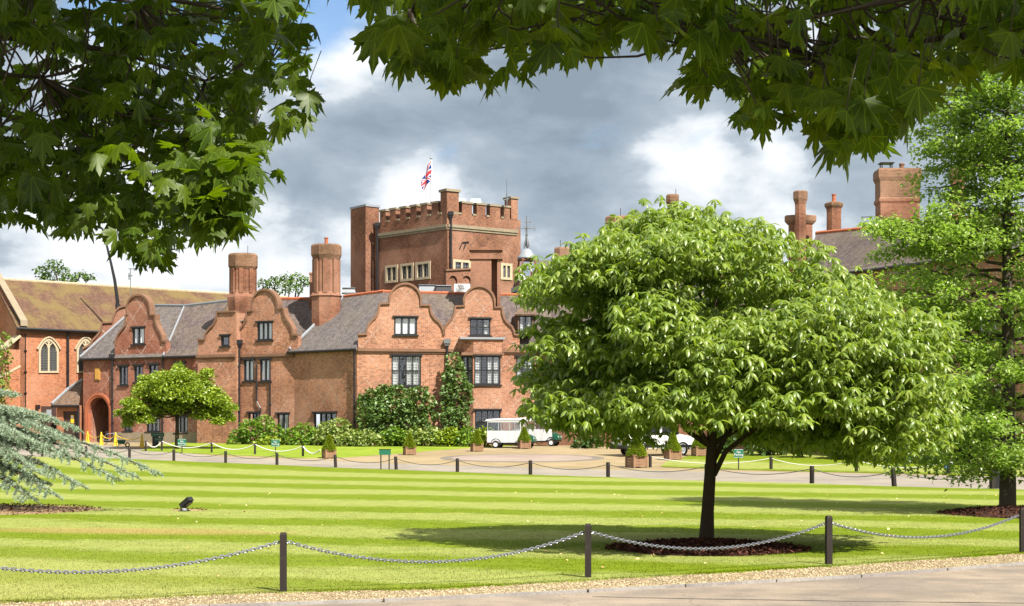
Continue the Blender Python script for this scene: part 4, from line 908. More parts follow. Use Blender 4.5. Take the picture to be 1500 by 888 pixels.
# ------------------------------------------------------------------ tower
def build_tower():
    b = bld('tower', 655, 133, 'square red brick tower with battlements behind the gabled wing')
    Lp = Plane((553.2, 136.3), (655.5, 130.0)); Rp = Plane((655.5, 130.0), (757.5, 133.95)); zg = 1.0
    zc = Rp.uz(655.5, 330.5)[1]; ztop = Rp.uz(655.5, 312.5)[1]
    def swin(pl, x0, y0, x1, y1):
        f = MB(); u0, u1 = pl.uz(x0, 400)[0], pl.uz(x1, 400)[0]; z0, z1_ = pl.uz((x0 + x1) / 2, y1)[1], pl.uz((x0 + x1) / 2, y0)[1]; s = .24
        f.pbox(pl, u0 - s, u0, z0 - .2, z1_ + .2, -.16, .07); f.pbox(pl, u1, u1 + s, z0 - .2, z1_ + .2, -.16, .07); f.pbox(pl, u0, u1, z1_, z1_ + .2, -.16, .072); f.pbox(pl, u0, u1, z0 - .2, z0, -.16, .09); um = (u0 + u1) / 2; f.pbox(pl, um - .08, um + .08, z0, z1_, -.16, .05)
        fo = make('window', f, M['stone'], b); g = MB(); g.quad(pl.P(u0, z0, -.12), pl.P(u1, z0, -.12), pl.P(u1, z1_, -.12), pl.P(u0, z1_, -.12)); make('pane', g, M['glass'], fo); make('unlit_backing', MB().pbox(pl, u0, u1, z0, z1_, -.8, -.78), M['room_dark'], fo)  # black sheet behind the pane gives the darkness of the room
        k = MB()
        for a in (u0, um + .08):
            w = um - .08 - u0; k.pbox(pl, a, a + .06, z0, z1_, -.11, -.07); k.pbox(pl, a + w - .06, a + w, z0, z1_, -.11, -.07)
            for t in (.33, .66): k.pbox(pl, a + .06, a + w - .06, z0 + (z1_ - z0) * t - .02, z0 + (z1_ - z0) * t + .02, -.11, -.08)
            k.pbox(pl, a + w / 2 - .02, a + w / 2 + .02, z0, z1_, -.11, -.085)
        make('casement', k, M['lead_dark'], fo)
        return [(u0 - s, z0 - .2), (u1 + s, z0 - .2), (u1 + s, z1_ + .2), (u0 - s, z1_ + .2)]
    hl = [swin(Lp, 567.5, 392, 580.5, 411), swin(Lp, 589.5, 389.5, 603.5, 408.5), swin(Lp, 612, 387, 628, 406)]
    hr = [swin(Rp, 666.5, 384.5, 686, 399.5), swin(Rp, 736.5, 389.5, 746.5, 406.5)]
    for pl, hh in ((Lp, hl), (Rp, hr)): make('wall', MB().wall(pl, [(0, zg), (pl.L, zg), (pl.L, ztop), (0, ztop)], hh, .5), M['brick_tower'], b)
    bk = MB(); C = Lp.A + Rp.u * Rp.L; B_ = Rp.A + Rp.u * Rp.L
    for p, q in ((Lp.A, C), (C, B_)): bk.slab([Vector((p.x, p.y, zg)), Vector((q.x, q.y, zg)), Vector((q.x, q.y, ztop)), Vector((p.x, p.y, ztop))], .4)
    make('rear_wall', bk, M['brick_tower'], b)
    make('flat_roof', MB().slab([Vector((q.x, q.y, ztop - .9)) for q in (Lp.A, Rp.A, B_, C)], .2), M['lead_dark'], b)
    sc = MB()
    for pl in (Lp, Rp): sc.pbox(pl, 0, pl.L, zc - .12, zc + .12, 0.003, .16); sc.pbox(pl, 0, pl.L, zc - .3, zc - .122, .003, .08)
    make('string_course', sc, M['stone_grey'], b)
    H = .95
    def merlon(pl, u0, u1, h=H, th=.55):
        m = MB(); m.pbox(pl, u0, u1, ztop + .002, ztop + h, -th, -.01); o = make('merlon', m, M['brick_tower'], b); c = MB(); c.pbox(pl, u0 - .07, u1 + .07, ztop + h, ztop + h + .16, -th - .08, .07); make('merlon_cap', c, M['stone_grey'], o)
    def crenel(pl, u0, u1): make('sill_stone', MB().pbox(pl, u0, u1, ztop + .003, ztop + .15, -.6, .05), M['stone_grey'], b)
    n = 6; sl = (Lp.L - .9) / n
    for k in range(n): merlon(Lp, sl * k + .28, sl * k + .28 + sl * .58); crenel(Lp, sl * k + .28 + sl * .58 + .09, sl * (k + 1) + .2)
    for (a, e) in ((653.5, 657), (677, 691.5), (698.5, 711.5), (718, 733), (738.5, 747)):
        u0, u1 = Rp.uz(a, 300)[0], Rp.uz(e, 300)[0]
        if a > 660: merlon(Rp, u0, u1, H * .97)
    for (a, e) in ((663.5, 676), (692.5, 697.5), (712.5, 717), (734, 737.5)): crenel(Rp, Rp.uz(a, 300)[0], Rp.uz(e, 300)[0])
    c = Rp.A; pm = MB(); ang = math.atan2(Rp.u.y, Rp.u.x)
    m = MB(); m.pbox(Rp, -.08, 1.05, zc - .1, ztop + 1.75, -.9, .04); po = make('corner_pier', m, M['brick_tower'], b); c2 = MB(); c2.pbox(Rp, -.2, 1.17, ztop + 1.75, ztop + 1.95, -1.0, .15); make('pier_cap', c2, M['stone_grey'], po)
    m = MB(); m.pbox(Rp, Rp.L - .62, Rp.L + .05, ztop + .002, ztop + 1.7, -.9, .03); po = make('corner_pier', m, M['brick_tower'], b); c2 = MB(); c2.pbox(Rp, Rp.L - .72, Rp.L + .14, ztop + 1.7, ztop + 1.86, -1, .12); make('pier_cap', c2, M['stone_grey'], po)
    # stair turret at the left
    p0 = Lp.A; tp = Plane((535.5, 136.4), (554, 137.2)); tm = MB(); zt = EYE + (HY - 304) * 137 / F
    q = [tp.P(0, 0), tp.P(tp.L + .1, 0), tp.P(tp.L, 0, -2.2), tp.P(.1, 0, -2.4), Vector(((522.5 - CX) / F * 137.6, 137.6, 0))]
    k = len(q); tm.add([(v.x, v.y, zg) for v in q] + [(v.x, v.y, zt) for v in q], [tuple(range(k)), tuple(range(k, 2 * k))] + [(i, (i + 1) % k, k + (i + 1) % k, k + i) for i in range(k)]); to = make('stair_turret', tm, M['brick_tower'], b)
    cx_ = sum((v.x for v in q)) / k; cy_ = sum((v.y for v in q)) / k
    qc = [Vector((cx_ + (v.x - cx_) * 1.06, cy_ + (v.y - cy_) * 1.06, zt + .2)) for v in q]; make('turret_cap', MB().slab(qc, .18), M['lead'], to)
    downpipe(b, Rp, 659, 315, 396, True, d=.16, r=.09); downpipe(b, Lp, 555, 331, 425, True, d=.16, r=.1)
    # low arcaded block at the foot of the right face
    ap = Plane((653, 128.6), (690, 129.8)); am = MB(); ws = []
    for cxp in (663.5, 683.5): ws.append(UZ(ap, [(cxp - 6, 420)] + [(cxp + 6, 420)] + arc(cxp, 410, 6, 6, 0, 180, 8)))
    am.wall(ap, [ap.base(653.5), ap.base(690), ap.uz(690, 395), ap.uz(653.5, 397)], ws, .5, .15); ao = make('arcade', am, M['brick_tower'], b); make('arcade_coping', MB().coping(ap, [ap.uz(652.5, 397), ap.uz(690, 395)], .12), M['coping'], ao)
    bkp = MB(); bkp.prism(ap, [ap.base(654), ap.base(690), ap.uz(690, 397), ap.uz(654, 398)], -.4, -.17); make('arcade_back', bkp, M['brick_tower'], ao)
    # glazed roof lights seen above the battlements
    for (xa, xb, y0, yt, Yq) in ((663, 684, 302, 291, 135.5), (688, 706, 300, 291, 137.0)):
        A, B, T0 = W(xa, y0, Yq), W(xb, y0, Yq), W((xa + xb) / 2 - 3, yt, Yq + 1); s = MB(); bv = Vector((0, 3, 0))
        s.slab([A, B, W(xb - 2, yt, Yq + 1.3), W(xa + 2, yt, Yq + 1.3)], .08); s.slab([B, B + bv, W(xb - 2, yt, Yq + 1.3) + bv, W(xb - 2, yt, Yq + 1.3)], .08); s.slab([W(xa + 2, yt, Yq + 1.3), W(xb - 2, yt, Yq + 1.3), W(xb - 2, yt, Yq + 1.3) + bv, W(xa + 2, yt, Yq + 1.3) + bv], .08); s.slab([A, W(xa + 2, yt, Yq + 1.3), W(xa + 2, yt, Yq + 1.3) + bv, A + bv], .08)
        make('roof_light', s, M['copper'], b)
    # iron wall tie letters on the right face
    t = MB(); q = [Rp.uz(*z3(*p)) for p in ((640, 535), (655, 500), (690, 498), (672, 505), (662, 535))]
    t.tube([Rp.P(*q[0], .06), Rp.P(*q[1], .06), Rp.P(*q[2], .06)], .05, 5); t.tube([Rp.P(*q[3], .06), Rp.P(*q[4], .06)], .05, 5); make('wall_tie', t, M['black_iron'], b)
    return Lp, Rp, ztop
TL, TR, TZ = build_tower()

# ------------------------------------------------------------------ right wing behind the trees
def build_right():
    b = bld('east_wing', 1150, 104, 'long brick wing with clustered chimneys behind the two lawn trees')
    pl = Plane((785, 111.5), (1185, 100)); holes = []
    for x0, x1, y0, y1, c in ((808, 836, 592, 620, 3), (812, 836, 521, 558, 3), (870, 905, 520, 560, 4), (880, 915, 590, 622, 4), (990, 1030, 515, 560, 4), (1075, 1110, 505, 550, 4)): holes.append(window(b, pl, x0, y0, x1, y1, c, 1 if y0 > 580 else 2, 'sides', True))
    zs = pl.uz(900, 509)[1]; bl, br = pl.base(785), pl.base(1185)
    make('wall', MB().wall(pl, [bl, br, (br[0], zs), (bl[0], zs)], holes, .5), M['brick_main'], b)
    e0, e1 = pl.P(-.2, zs, .3), pl.P(br[0], zs, .3); r0, r1 = W(797, 432, 117), W(1180, 395, 108)
    roof_piece(b, [e0, e1, r1, r0], 'roof_tile'); roof_piece(b, [r0, r1, r1 + Vector((2, 7, -5)), r0 + Vector((2, 7, -5))], 'roof_tile'); ridge(b, r0, r1); gutter(b, e0 + Vector((0, -.08, -.05)), e1 + Vector((0, -.08, -.05)))
    # grey roof of a range further back
    q = [W(783, 440, 126), W(880, 440, 126), W(880, 381, 131), W(783, 381, 131)]; roof_piece(b, q, 'roof_grey')
    # taller end range
    p2 = Plane((1185, 97), (1620, 78)); h2 = [window(b, p2, x0, y0, x1, y1, c, 2, 'sides', True, frame='timber_trim') for x0, x1, y0, y1, c in ((1255, 1290, 455, 500, 3), (1342, 1372, 445, 492, 3), (1432, 1462, 440, 490, 3), (1340, 1375, 560, 610, 3), (1430, 1465, 560, 615, 3))]
    zt = p2.uz(1290, 394)[1]; l2, r2 = p2.base(1185), p2.base(1620)
    make('wall', MB().wall(p2, [l2, r2, (r2[0], zt), (0, zt)], h2, .5), M['brick_main'], b)
    lp = MB(); A = p2.P(0, 0); lp.slab([Vector((A.x, A.y, l2[1])), Vector((A.x, A.y, zt)), Vector((A.x + 1.5, A.y + 8, zt)), Vector((A.x + 1.5, A.y + 8, l2[1]))], .3); make('return_wall', lp, M['brick_main'], b)
    e0, e1 = p2.P(-.3, zt, .4), p2.P(r2[0], zt, .4); ra, rb = W(1196, 342, 102.5), W(1640, 300, 84)
    roof_piece(b, [e0, e1, rb, ra], 'roof_tile'); roof_piece(b, [e0 + Vector((0, 0, -.02)), ra, ra + Vector((2, 8, -4.2))], 'roof_tile'); roof_piece(b, [ra, rb, rb + Vector((2, 8, -5)), ra + Vector((2, 8, -5))], 'roof_tile'); ridge(b, ra, rb); gutter(b, e0 + Vector((0, -.08, -.05)), e1 + Vector((0, -.08, -.05)))
    band(b, p2, 1200, 1610, 432, .2, .12)
    c5 = [(8, 360), (8, 330), (8, 312), (9, 308), (9.3, 300), (9.3, 288), (8.3, 285)]
    chimney(b, 985.0, 112, [(6.8, 420), (6.8, 340), (6.8, 309), (7.6, 306), (6.8, 303), (9, 297), (9.2, 295), (9.2, 287.5), (8, 285.2)]); rod(b, 990, 112, 286, 277)
    chimney(b, 908, 113, [(12.5, 450), (12.5, 360), (12.5, 343), (14, 338), (18, 332), (21, 328), (21, 319.5), (20, 318)], sy=.8); rod(b, 909, 113, 319, 305)
    chimney(b, 825, 121, [(11, 450), (11, 400), (11, 382), (12.5, 378), (13, 376), (13, 365), (12, 363)]); rod(b, 821, 121, 364, 352)
    chimney(b, 1172.5, 106, [(7.5, 430), (7.5, 345), (7.5, 300), (8.5, 296), (9.8, 292), (10, 290), (10, 281.5), (9, 280)])
    chimney(b, 1172.5, 107.2, [(17, 430), (17, 345), (17, 330), (19.5, 328), (22.5, 324), (22.5, 322), (22.5, 317), (21.5, 316)], sy=.5)
    chimney(b, 1221.5, 105, [(10, 420), (10, 345), (10, 312), (10.5, 306), (13, 302), (13, 300), (13, 298.5), (8, 296)], pots=1)
    big = chimney(b, 1314.5, 99, [(28.5, 400), (28.5, 330), (28.5, 300), (30.5, 297), (30.5, 293), (28.8, 292), (28.8, 268), (31.5, 262), (31.5, 252), (30, 249)], n=4, rot=math.pi / 4, sy=.6)
    k = MB(); A = W(1298, 247, 99); 
    for dx in (-.3, .3):
        for dy in (-.25, .25): k.box((A.x + dx, A.y + dy, A.z + .1), (.06, .06, .35))
    k.box((A.x, A.y, A.z + .3), (.85, .7, .07)); make('chimney_cowl', k, M['black_iron'], big); make('chimney_pot', MB().lathe(tuple(W(1321, 250, 99)), [(.16, 0), (.14, .3), (.18, .34), (.18, .42)], 10), M['coping'], big)
    chimney(b, 1403, 95, [(9, 360), (9, 310), (9, 270), (10, 262), (11, 256), (11, 254), (11, 247), (10, 245.5)], n=4, rot=math.pi / 4, sy=.8)
build_right()

# ------------------------------------------------------------------ things on the roofs
def cupola():
    Y = 121.0; k = Y / F; X0 = (771.5 - CX) * k; zz = lambda y: EYE + (HY - y) * k
    t = thing('cupola', (X0, Y, zz(456)), 'open wooden bell cupola with lead dome and compass weather vane', 'cupola')
    s = MB(); s.box((X0, Y, (zz(458) + zz(428)) / 2), (34 * k, 34 * k, zz(428) - zz(458)), .3); make('tiled_base', s, M['roof_tile'], t)
    s = MB(); s.box((X0, Y, zz(424.5)), (36.5 * k, 36.5 * k, 7 * k), .3); make('lead_apron', s, M['lead'], t)
    s = MB()
    for i in range(5):
        w = 33 - 1.2 * i; s.box((X0, Y, zz(419.5 - 3.1 * i)), (w * k, w * k, 3.0 * k), .3, .95)
    make('louvred_skirt', s, M['timber_trim'], t)
    s = MB(); ca, sa = math.cos(.3), math.sin(.3)
    for i, j in ((-1, -1), (1, -1), (1, 1), (-1, 1)):
        f = lambda r: (X0 + (i * ca - j * sa) * r * k, Y + (i * sa + j * ca) * r * k)
        a, b2 = f(11.5), f(8.8); s.tube([(*a, zz(405)), (*b2, zz(380))], .1, 4)
    s.box((X0, Y, zz(381)), (22 * k, 22 * k, 2.5 * k), .3); s.box((X0, Y, zz(394)), (20 * k, .06, .05), .3 + math.pi / 4); make('lantern_posts', s, M['timber_trim'], t)
    s = MB(); s.lathe((X0, Y, 0), [(13.8 * k, zz(379.5)), (13.8 * k, zz(377.5)), (11.5 * k, zz(375)), (9.5 * k, zz(370.5)), (6.2 * k, zz(366.5)), (2.5 * k, zz(364.5)), (1.8 * k, zz(361))], 16); make('dome', s, M['lead'], t, smooth=True)
    s = MB()
    for i in range(4):
        a = i * math.pi / 2 + .4; dx, dy = math.cos(a), math.sin(a); s.tube([(X0 + dx * r * k, Y + dy * r * k, zz(y)) for r, y in ((1.2, 366), (4.0, 361), (2.6, 355), (1.0, 349), (.5, 345))], .05, 5)
    s.tube([(X0, Y, zz(364)), (X0, Y, zz(316))], [.09, .04], 6); s.lathe((X0, Y, zz(344)), [(.02, -.1), (.12, 0), (.02, .1)], 8)
    vane = make('weather_vane', s, M['lead_dark'], t)
    s = MB(); s.tube([(X0 - 10 * k, Y, zz(334.5)), (X0 + 10 * k, Y, zz(334.5))], .03, 5); s.tube([(X0, Y - 8 * k, zz(334.5)), (X0, Y + 8 * k, zz(334.5))], .03, 5); make('compass_arms', s, M['lead_dark'], vane)
    for ch, dx, dy in (('S', 11.5, 0), ('N', -11.5, 0), ('W', 0, -9), ('E', 0, 9)): text(ch, .42, (X0 + dx * k, Y + dy * k, zz(335.5)), .0, M['lead_dark'], vane, .02)
    s = MB(); s.tube([(X0 - 5 * k, Y, zz(325)), (X0 + 6 * k, Y, zz(325))], .03, 5); s.box((X0 + 5 * k, Y, zz(325)), (2.5 * k, .03, 2.5 * k)); make('arrow', s, M['lead_dark'], vane)
def text(body, size, loc, rz, mt, parent, ext=0.003, world=True, tilt=math.pi / 2, name='lettering'):
    cu = bpy.data.curves.new(name, 'FONT'); cu.body = body; cu.size = size; cu.align_x = 'CENTER'; cu.align_y = 'CENTER'; cu.extrude = ext; cu.space_line = .85
    o = bpy.data.objects.new(name, cu); COL.objects.link(o); dg = bpy.context.evaluated_depsgraph_get(); me = bpy.data.meshes.new_from_object(o.evaluated_get(dg)); bpy.data.objects.remove(o); bpy.data.curves.remove(cu)
    Mx = Matrix.Translation(Vector(loc) - (root_loc(parent) if world else Vector((0, 0, 0)))) @ Matrix.Rotation(rz, 4, 'Z') @ Matrix.Rotation(tilt, 4, 'X'); me.transform(Mx); me.materials.clear(); me.materials.append(mt)
    o = bpy.data.objects.new(name, me); COL.objects.link(o); o.parent = parent; return o
cupola()
def air_unit():
    Y = 117.5; k = Y / F; X0 = (677 - CX) * k; z0 = EYE + (HY - 431) * k
    t = thing('air_conditioner', (X0, Y, z0), 'white air conditioning unit with round fan on the flat roof', 'air conditioner')
    make('casing', MB().box((0, 0, .36), (1.15, .5, .72)), M['white_paint'], t, world=False)
    f = MB()
    for r in (.29, .22, .15, .08): f.tube([(-.12 + r * math.cos(a), -.262, .37 + r * math.sin(a)) for a in [2 * math.pi * i / 20 for i in range(21)]], .012, 4)
    for i in range(3): a = i * 2.094; f.tube([(-.12, -.262, .37), (-.12 + .3 * math.cos(a), -.262, .37 + .3 * math.sin(a))], .02, 4)
    make('fan_grille', f, M['lead_dark'], t, world=False)
    s = MB(); s.box((-.4, 0, -.06), (.08, .5, .12)); s.box((.4, 0, -.06), (.08, .5, .12)); make('feet', s, M['lead_dark'], t, world=False)
    t2 = thing('flat_roof_block', tuple(W(640, 434, 118)), 'low lead covered flat roof behind the twin gables', 'roof')
    m = MB(); A = W(500, 436, 120); B = W(800, 436, 119); m.slab([W(505, 428.5, 117), W(800, 431, 117), W(800, 431, 127), W(505, 428.5, 127)], .8); make('lead_deck', m, M['lead_dark'], t2)
    for nm, lab, x0, x1, y0, y1, Yq, mt in (('roof_duct', 'grey metal duct box on the roof left of the gables', 501, 521, 423.5, 430, 118, 'lead'), ('roof_vent', 'dark hooded vent beside the white air conditioner', 637, 662, 420, 430, 117.8, 'black_iron'), ('roof_hatch', 'pale sloping hatch behind the left twin gable', 612, 638, 419, 430, 118, 'lead')):
        A, B = W(x0, y1, Yq), W(x1, y0, Yq); tt = thing(nm, tuple(W((x0 + x1) / 2, y1, Yq)), lab, 'roof vent'); s = MB(); s.box(((A.x + B.x) / 2, Yq, (A.z + B.z) / 2), (B.x - A.x, 1.2, B.z - A.z), 0.1, .82); make('housing', s, M[mt], tt); s = MB(); s.box(((A.x + B.x) / 2, Yq, B.z + .03), ((B.x - A.x) * .95, 1.15, .06), 0.1); make('cover', s, M['lead' if mt != 'lead' else 'lead_dark'], tt)
air_unit()
def flag():
    Y = 136; a, b = W(633, 305, Y), W(631.6, 234, Y)
    t = thing('flagpole', tuple(a), 'white flagpole on the battlemented tower', 'flagpole'); make('pole', MB().tube([a, b], [.11, .06], 8), M['white_paint'], t); make('finial', MB().lathe(tuple(b), [(.02, 0), (.12, .1), (.02, .22)], 8), M['lead'], t)
    nu, nv = 22, 14; V = []; U = []
    hoist = [W(631.2, 238, Y), W(631.8, 266, Y)]
    for j in range(nv + 1):
        v = j / nv
        for i in range(nu + 1):
            u = i / nu; h = hoist[1].lerp(hoist[0], v); out = -0.72 * (u ** .8) * (1.0 + .1 * v)
            drop = -(1.5 * u ** 1.2) + .25 * u * (1 - v)
            V.append((h.x + out + .05 * math.sin(9 * u + 3 * v), h.y - .28 * math.sin(7.5 * u + 1.8 * v) * (.3 + u), h.z + drop * (0.7 + .5 * v) + .06 * math.sin(8 * u))); U.append((u, v))
    fs = [(j * (nu + 1) + i, j * (nu + 1) + i + 1, (j + 1) * (nu + 1) + i + 1, (j + 1) * (nu + 1) + i) for j in range(nv) for i in range(nu)]
    m = MB(); m.add(V, fs); o = make('flag', m, M['flag_cloth'], None, smooth=True); tag(o, 'drooping red white and blue flag on the tower flagpole', 'flag')
    uv = o.data.uv_layers.new(name='flag'); 
    for l in o.data.loops: uv.data[l.index].uv = U[l.vertex_index]
flag()
def aerials():
    Y = 126; t = thing('aerial', tuple(W(191, 417, Y)), 'thin television aerial standing above the chapel roof', 'aerial')
    m = MB(); m.tube([W(191, 430, Y), W(191.5, 393, Y)], .035, 5); make('mast', m, M['lead_dark'], t)
    m = MB(); m.tube([W(188, 394, Y), W(209, 393.2, Y)], .03, 5)
    for x in (196, 200, 204, 208): m.tube([W(x, 391.7, Y), W(x, 395.3, Y)], .018, 4)
    m.tube([W(187.5, 404, Y), W(194, 404, Y)], .05, 5); m.tube([W(189, 400, Y), W(189, 410, Y)], .05, 5); make('elements', m, M['lead_dark'], t)
    Y = 133; t = thing('antenna', tuple(W(742.5, 300, Y)), 'slim whip antenna on the tower right corner', 'aerial'); m = MB(); m.tube([W(742.5, 303, Y), W(742.5, 263, Y)], .03, 5); make('mast', m, M['lead_dark'], t)
    m = MB(); m.tube([W(738, 293.5, Y), W(746, 291.5, Y)], .06, 5); m.tube([W(742.5, 284, Y), W(742.5, 296, Y)], .06, 6); make('bracket', m, M['lead_dark'], t)
    Y = 119.5; t = thing('satellite_dish', tuple(W(766, 410, Y)), 'small white satellite dish fixed beside the cupola', 'satellite dish'); c = W(766, 407, Y); m = MB(); m.lathe((0, 0, 0), [(.02, 0), (.18, .03), (.32, .1), (.33, .11)], 14); o = make('dish', m, M['white_paint'], t, world=False); o.rotation_euler = (R(70), 0, R(-25)); o.location = c - t.location
    m = MB(); m.tube([c, W(759, 424, Y + .5)], .035, 5); make('arm', m, M['white_paint'], t)
    Y = 127; t = thing('mast', tuple(W(172.5, 452, Y)), 'thin dark leaning mast rising behind the gatehouse gable', 'mast')
    m = MB(); m.tube([W(173, 470, Y), W(172, 440, Y), W(168, 410, Y), W(162.5, 385, Y), W(157, 362, Y), W(150, 335, Y)], [.15, .14, .12, .1, .09, .07], 7); make('shaft', m, M['black_iron'], t); make('collar', MB().lathe(tuple(W(172.6, 452, Y)), [(.2, -.3), (.2, .3)], 8), M['black_iron'], t)
aerials()

# ------------------------------------------------------------------ trees and plants
def tree_root(name, loc, label, group=None): return thing(name, loc, label, 'tree', group)
def chestnut():
    base = Vector((2.93, 24.7, .05)); t = tree_root('chestnut_tree', tuple(base), 'round crowned young chestnut tree with drooping glossy leaves in the bark bed')
    top = [(745, 575), (770, 530), (790, 460), (800, 425), (812, 385), (850, 352), (900, 330), (940, 313), (1010, 313), (1060, 318), (1110, 328), (1170, 345), (1215, 385), (1260, 415), (1320, 440), (1370, 470), (1405, 510), (1410, 530)]
    bot = [(745, 598), (770, 605), (800, 632), (850, 648), (900, 634), (950, 612), (1000, 620), (1060, 612), (1110, 626), (1170, 652), (1240, 662), (1310, 668), (1350, 650), (1390, 560), (1410, 532)]
    f = lambda L, x: float(np.interp(x, [q[0] for q in L], [q[1] for q in L]))
    lobes = []; yc, b = 24.7, 2.9
    tries = 0
    while len(lobes) < 185 and tries < 12000:
        tries += 1; dy = random.uniform(-b, b); s = math.sqrt(max(0, 1 - (dy / b) ** 2)); px0 = random.uniform(812, 1352)
        pm = 1075; px = pm + (px0 - pm) * (0.25 + .75 * s); Y = yc + dy
        yt, yb = f(top, px0), f(bot, px0); mid = yb - (yb - yt) * .25
        yt2 = mid - (mid - yt) * (.35 + .65 * s); v = random.random()
        v = v ** 1.9 if random.random() < .8 else random.uniform(.5, 1)
        py = yt2 + 26 + (yb - 26 - yt2) * v
        c = Vector(((px - CX) / F * yc, Y, EYE + (HY - py) / F * yc)); r = random.uniform(.42, .72)
        edge = abs(px0 - pm) / 320
        if any((c - q[0]).length < .37 for q in lobes): continue
        lobes.append((c, r * 1.12, r * 1.05, r * .62))
    for k in range(46):                                      # hanging hem of the crown
        px0 = 792 + 565 * (k % 23) / 22 + random.uniform(-10, 10)
        if 1005 < px0 < 1065: continue
        dy = random.uniform(-1.6, 1.4); s = math.sqrt(1 - (dy / 3.2) ** 2); px = 1075 + (px0 - 1075) * s; yb = f(bot, px0); c = Vector(((px - CX) / F * yc, yc + dy, EYE + (HY - yb + random.uniform(12, 34)) / F * yc)); r = random.uniform(.3, .5); lobes.append((c, r * 1.1, r, r * .6))
    L = Leaves(); P_ = lobes_points([(tuple(c), a, b2, d) for c, a, b2, d in lobes], 250, -.45, (.45, 1.16))
    n = len(P_); reps = 6; az0 = rng.uniform(0, 6.28, n)
    for k in range(reps):
        az = az0 + k * 2 * math.pi / reps + rng.normal(0, .15, n); pitch = rng.normal(-.34, .3, n); roll = rng.normal(0, .3, n)
        L.add(LANCE, P_, frames(az, pitch, roll), rng.uniform(.09, .175, n))
    L.build('crown', M['leaf_chestnut'], t)
    m = MB(); fork = Vector((3.0, 24.65, 1.35)); tr = [base + Vector((0, 0, -.1)), base + Vector((0, 0, .06)), base + Vector((.02, 0, .5)), base + Vector((.05, -.02, 1.0)), fork, fork + Vector((.02, .05, .6)), fork + Vector((-.05, .1, 1.5)), fork + Vector((.1, .1, 2.4))]
    m.tube(tr, [.165, .12, .095, .088, .086, .065, .045, .02], 12)
    for i, e in enumerate([(1.5, -.6, 1.5), (1.0, .4, 1.9), (-1.2, -.4, 1.6), (-1.7, .4, 1.3), (2.3, .3, 1.2), (.6, 1.5, 1.8), (-.5, -1.4, 1.7), (-.6, 1.4, 1.7), (.4, -1.6, 1.4), (-2.4, -.5, .9)]):
        st = fork + Vector((.04, 0, -.25 if i == 0 else .08 * i - .1)); pts = limb(m, st, fork + Vector(e), .045 if i < 5 else .035, .013, .06, .25, 6)
        for c, *_ in random.sample(lobes, 9):
            q = min(pts[2:], key=lambda p: (p - c).length)
            if (q - c).length < 1.6: limb(m, q, c, .02, .006, .05, .3, 4, 5)
    make('trunk', m, M['bark_dark'], t, smooth=True)
chestnut()
def layered_tree(name, label, base, height, rad, n_br, leafmat, size, per, prof, z0=1.6, mat_bark='bark_grey', tr=.17, extra=(), droop=.12):
    """upright leader with tiers of spreading branches"""
    base = Vector(base); t = tree_root(name, tuple(base), label); m = MB()
    m.tube([base + Vector((0, 0, -.15)), base + Vector((0, 0, .1)), base + Vector((.02, 0, height * .3)), base + Vector((-.03, 0, height * .62)), base + Vector((.02, 0, height))], [tr * 1.35, tr, tr * .75, tr * .45, .02], 10)
    tips = []
    for i in range(n_br):
        h = z0 + (height - z0) * ((i + random.random()) / n_br) ** .92; f = (h - z0) / (height - z0); L = rad * prof(f) * random.uniform(.78, 1.12); a = i * 2.4 + random.uniform(-.4, .4)
        e = base + Vector((math.cos(a) * L, math.sin(a) * L, h + L * (.18 - droop * 2 * (1 - f)))); tips.append((base + Vector((0, 0, h)), e))
    for e in extra: tips.append((base + Vector((0, 0, max(z0, e[2] - .5))), Vector(e)))
    pos = []
    for s, e in tips:
        pts = limb(m, s, e, max(.012, tr * .22), .008, .05, .3, 7, 5); L = (e - s).length
        for k in range(int(4 + L * 5)):
            q = random.uniform(.22, 1.04) ** .8; c = s.lerp(e, q); w = .1 + .30 * (1 - abs(q - .6)) * min(1, L / 2); d = Vector((random.gauss(0, w), random.gauss(0, w), random.gauss(0, w * .33) - .05))
            if random.random() < .4: limb(m, c, c + d, .008, .004, 0, .2, 2, 4)
            n = int(per * random.uniform(.6, 1.3)); pos.append(np.array(c + d)[None] + rng.normal(0, 1, (n, 3)) * np.array([.17, .17, .075]))
    P_ = np.concatenate(pos); n = len(P_); L = Leaves()
    for k in range(2): L.add(DIAMOND, P_ + rng.normal(0, .03, (n, 3)), frames(rng.uniform(0, 6.28, n), rng.normal(-.25, .45, n), rng.normal(0, .5, n)), np.stack([s_ * np.array([.62, 1, 1]) for s_ in rng.uniform(.6, 1.25, n) * size]))
    L.build('crown', M[leafmat], t); make('trunk', m, M[mat_bark], t, smooth=True)
layered_tree('oak_tree', 'tall slender pin oak with tiered fine foliage at the right edge', (10.95, 36.2, 0), 11.2, 3.2, 92, 'leaf_oak', .108, 31, lambda f: float(np.interp(f, [0, .12, .42, .52, .72, .85, 1], [.72, .9, .92, .55, .6, .5, .12])), 1.15, 'bark_grey', .19,
             [tuple(W(1262, 318, 35.4)), tuple(W(1330, 345, 35)), tuple(W(1345, 200, 36.2)), tuple(W(1375, 130, 36)), tuple(W(1300, 425, 35.5)), tuple(W(1300, 330, 35.6)), tuple(W(1340, 330, 35.9)), tuple(W(1390, 320, 35.6)), tuple(W(1380, 215, 36)), tuple(W(1395, 180, 36.3)), tuple(W(1370, 430, 34.6)), tuple(W(1345, 470, 35)), tuple(W(1360, 560, 35)), tuple(W(1400, 620, 35.2)), tuple(W(1420, 690, 35)), tuple(W(1500, 670, 34.5)), tuple(W(1440, 660, 34.2)), tuple(W(1385, 500, 34.2))])
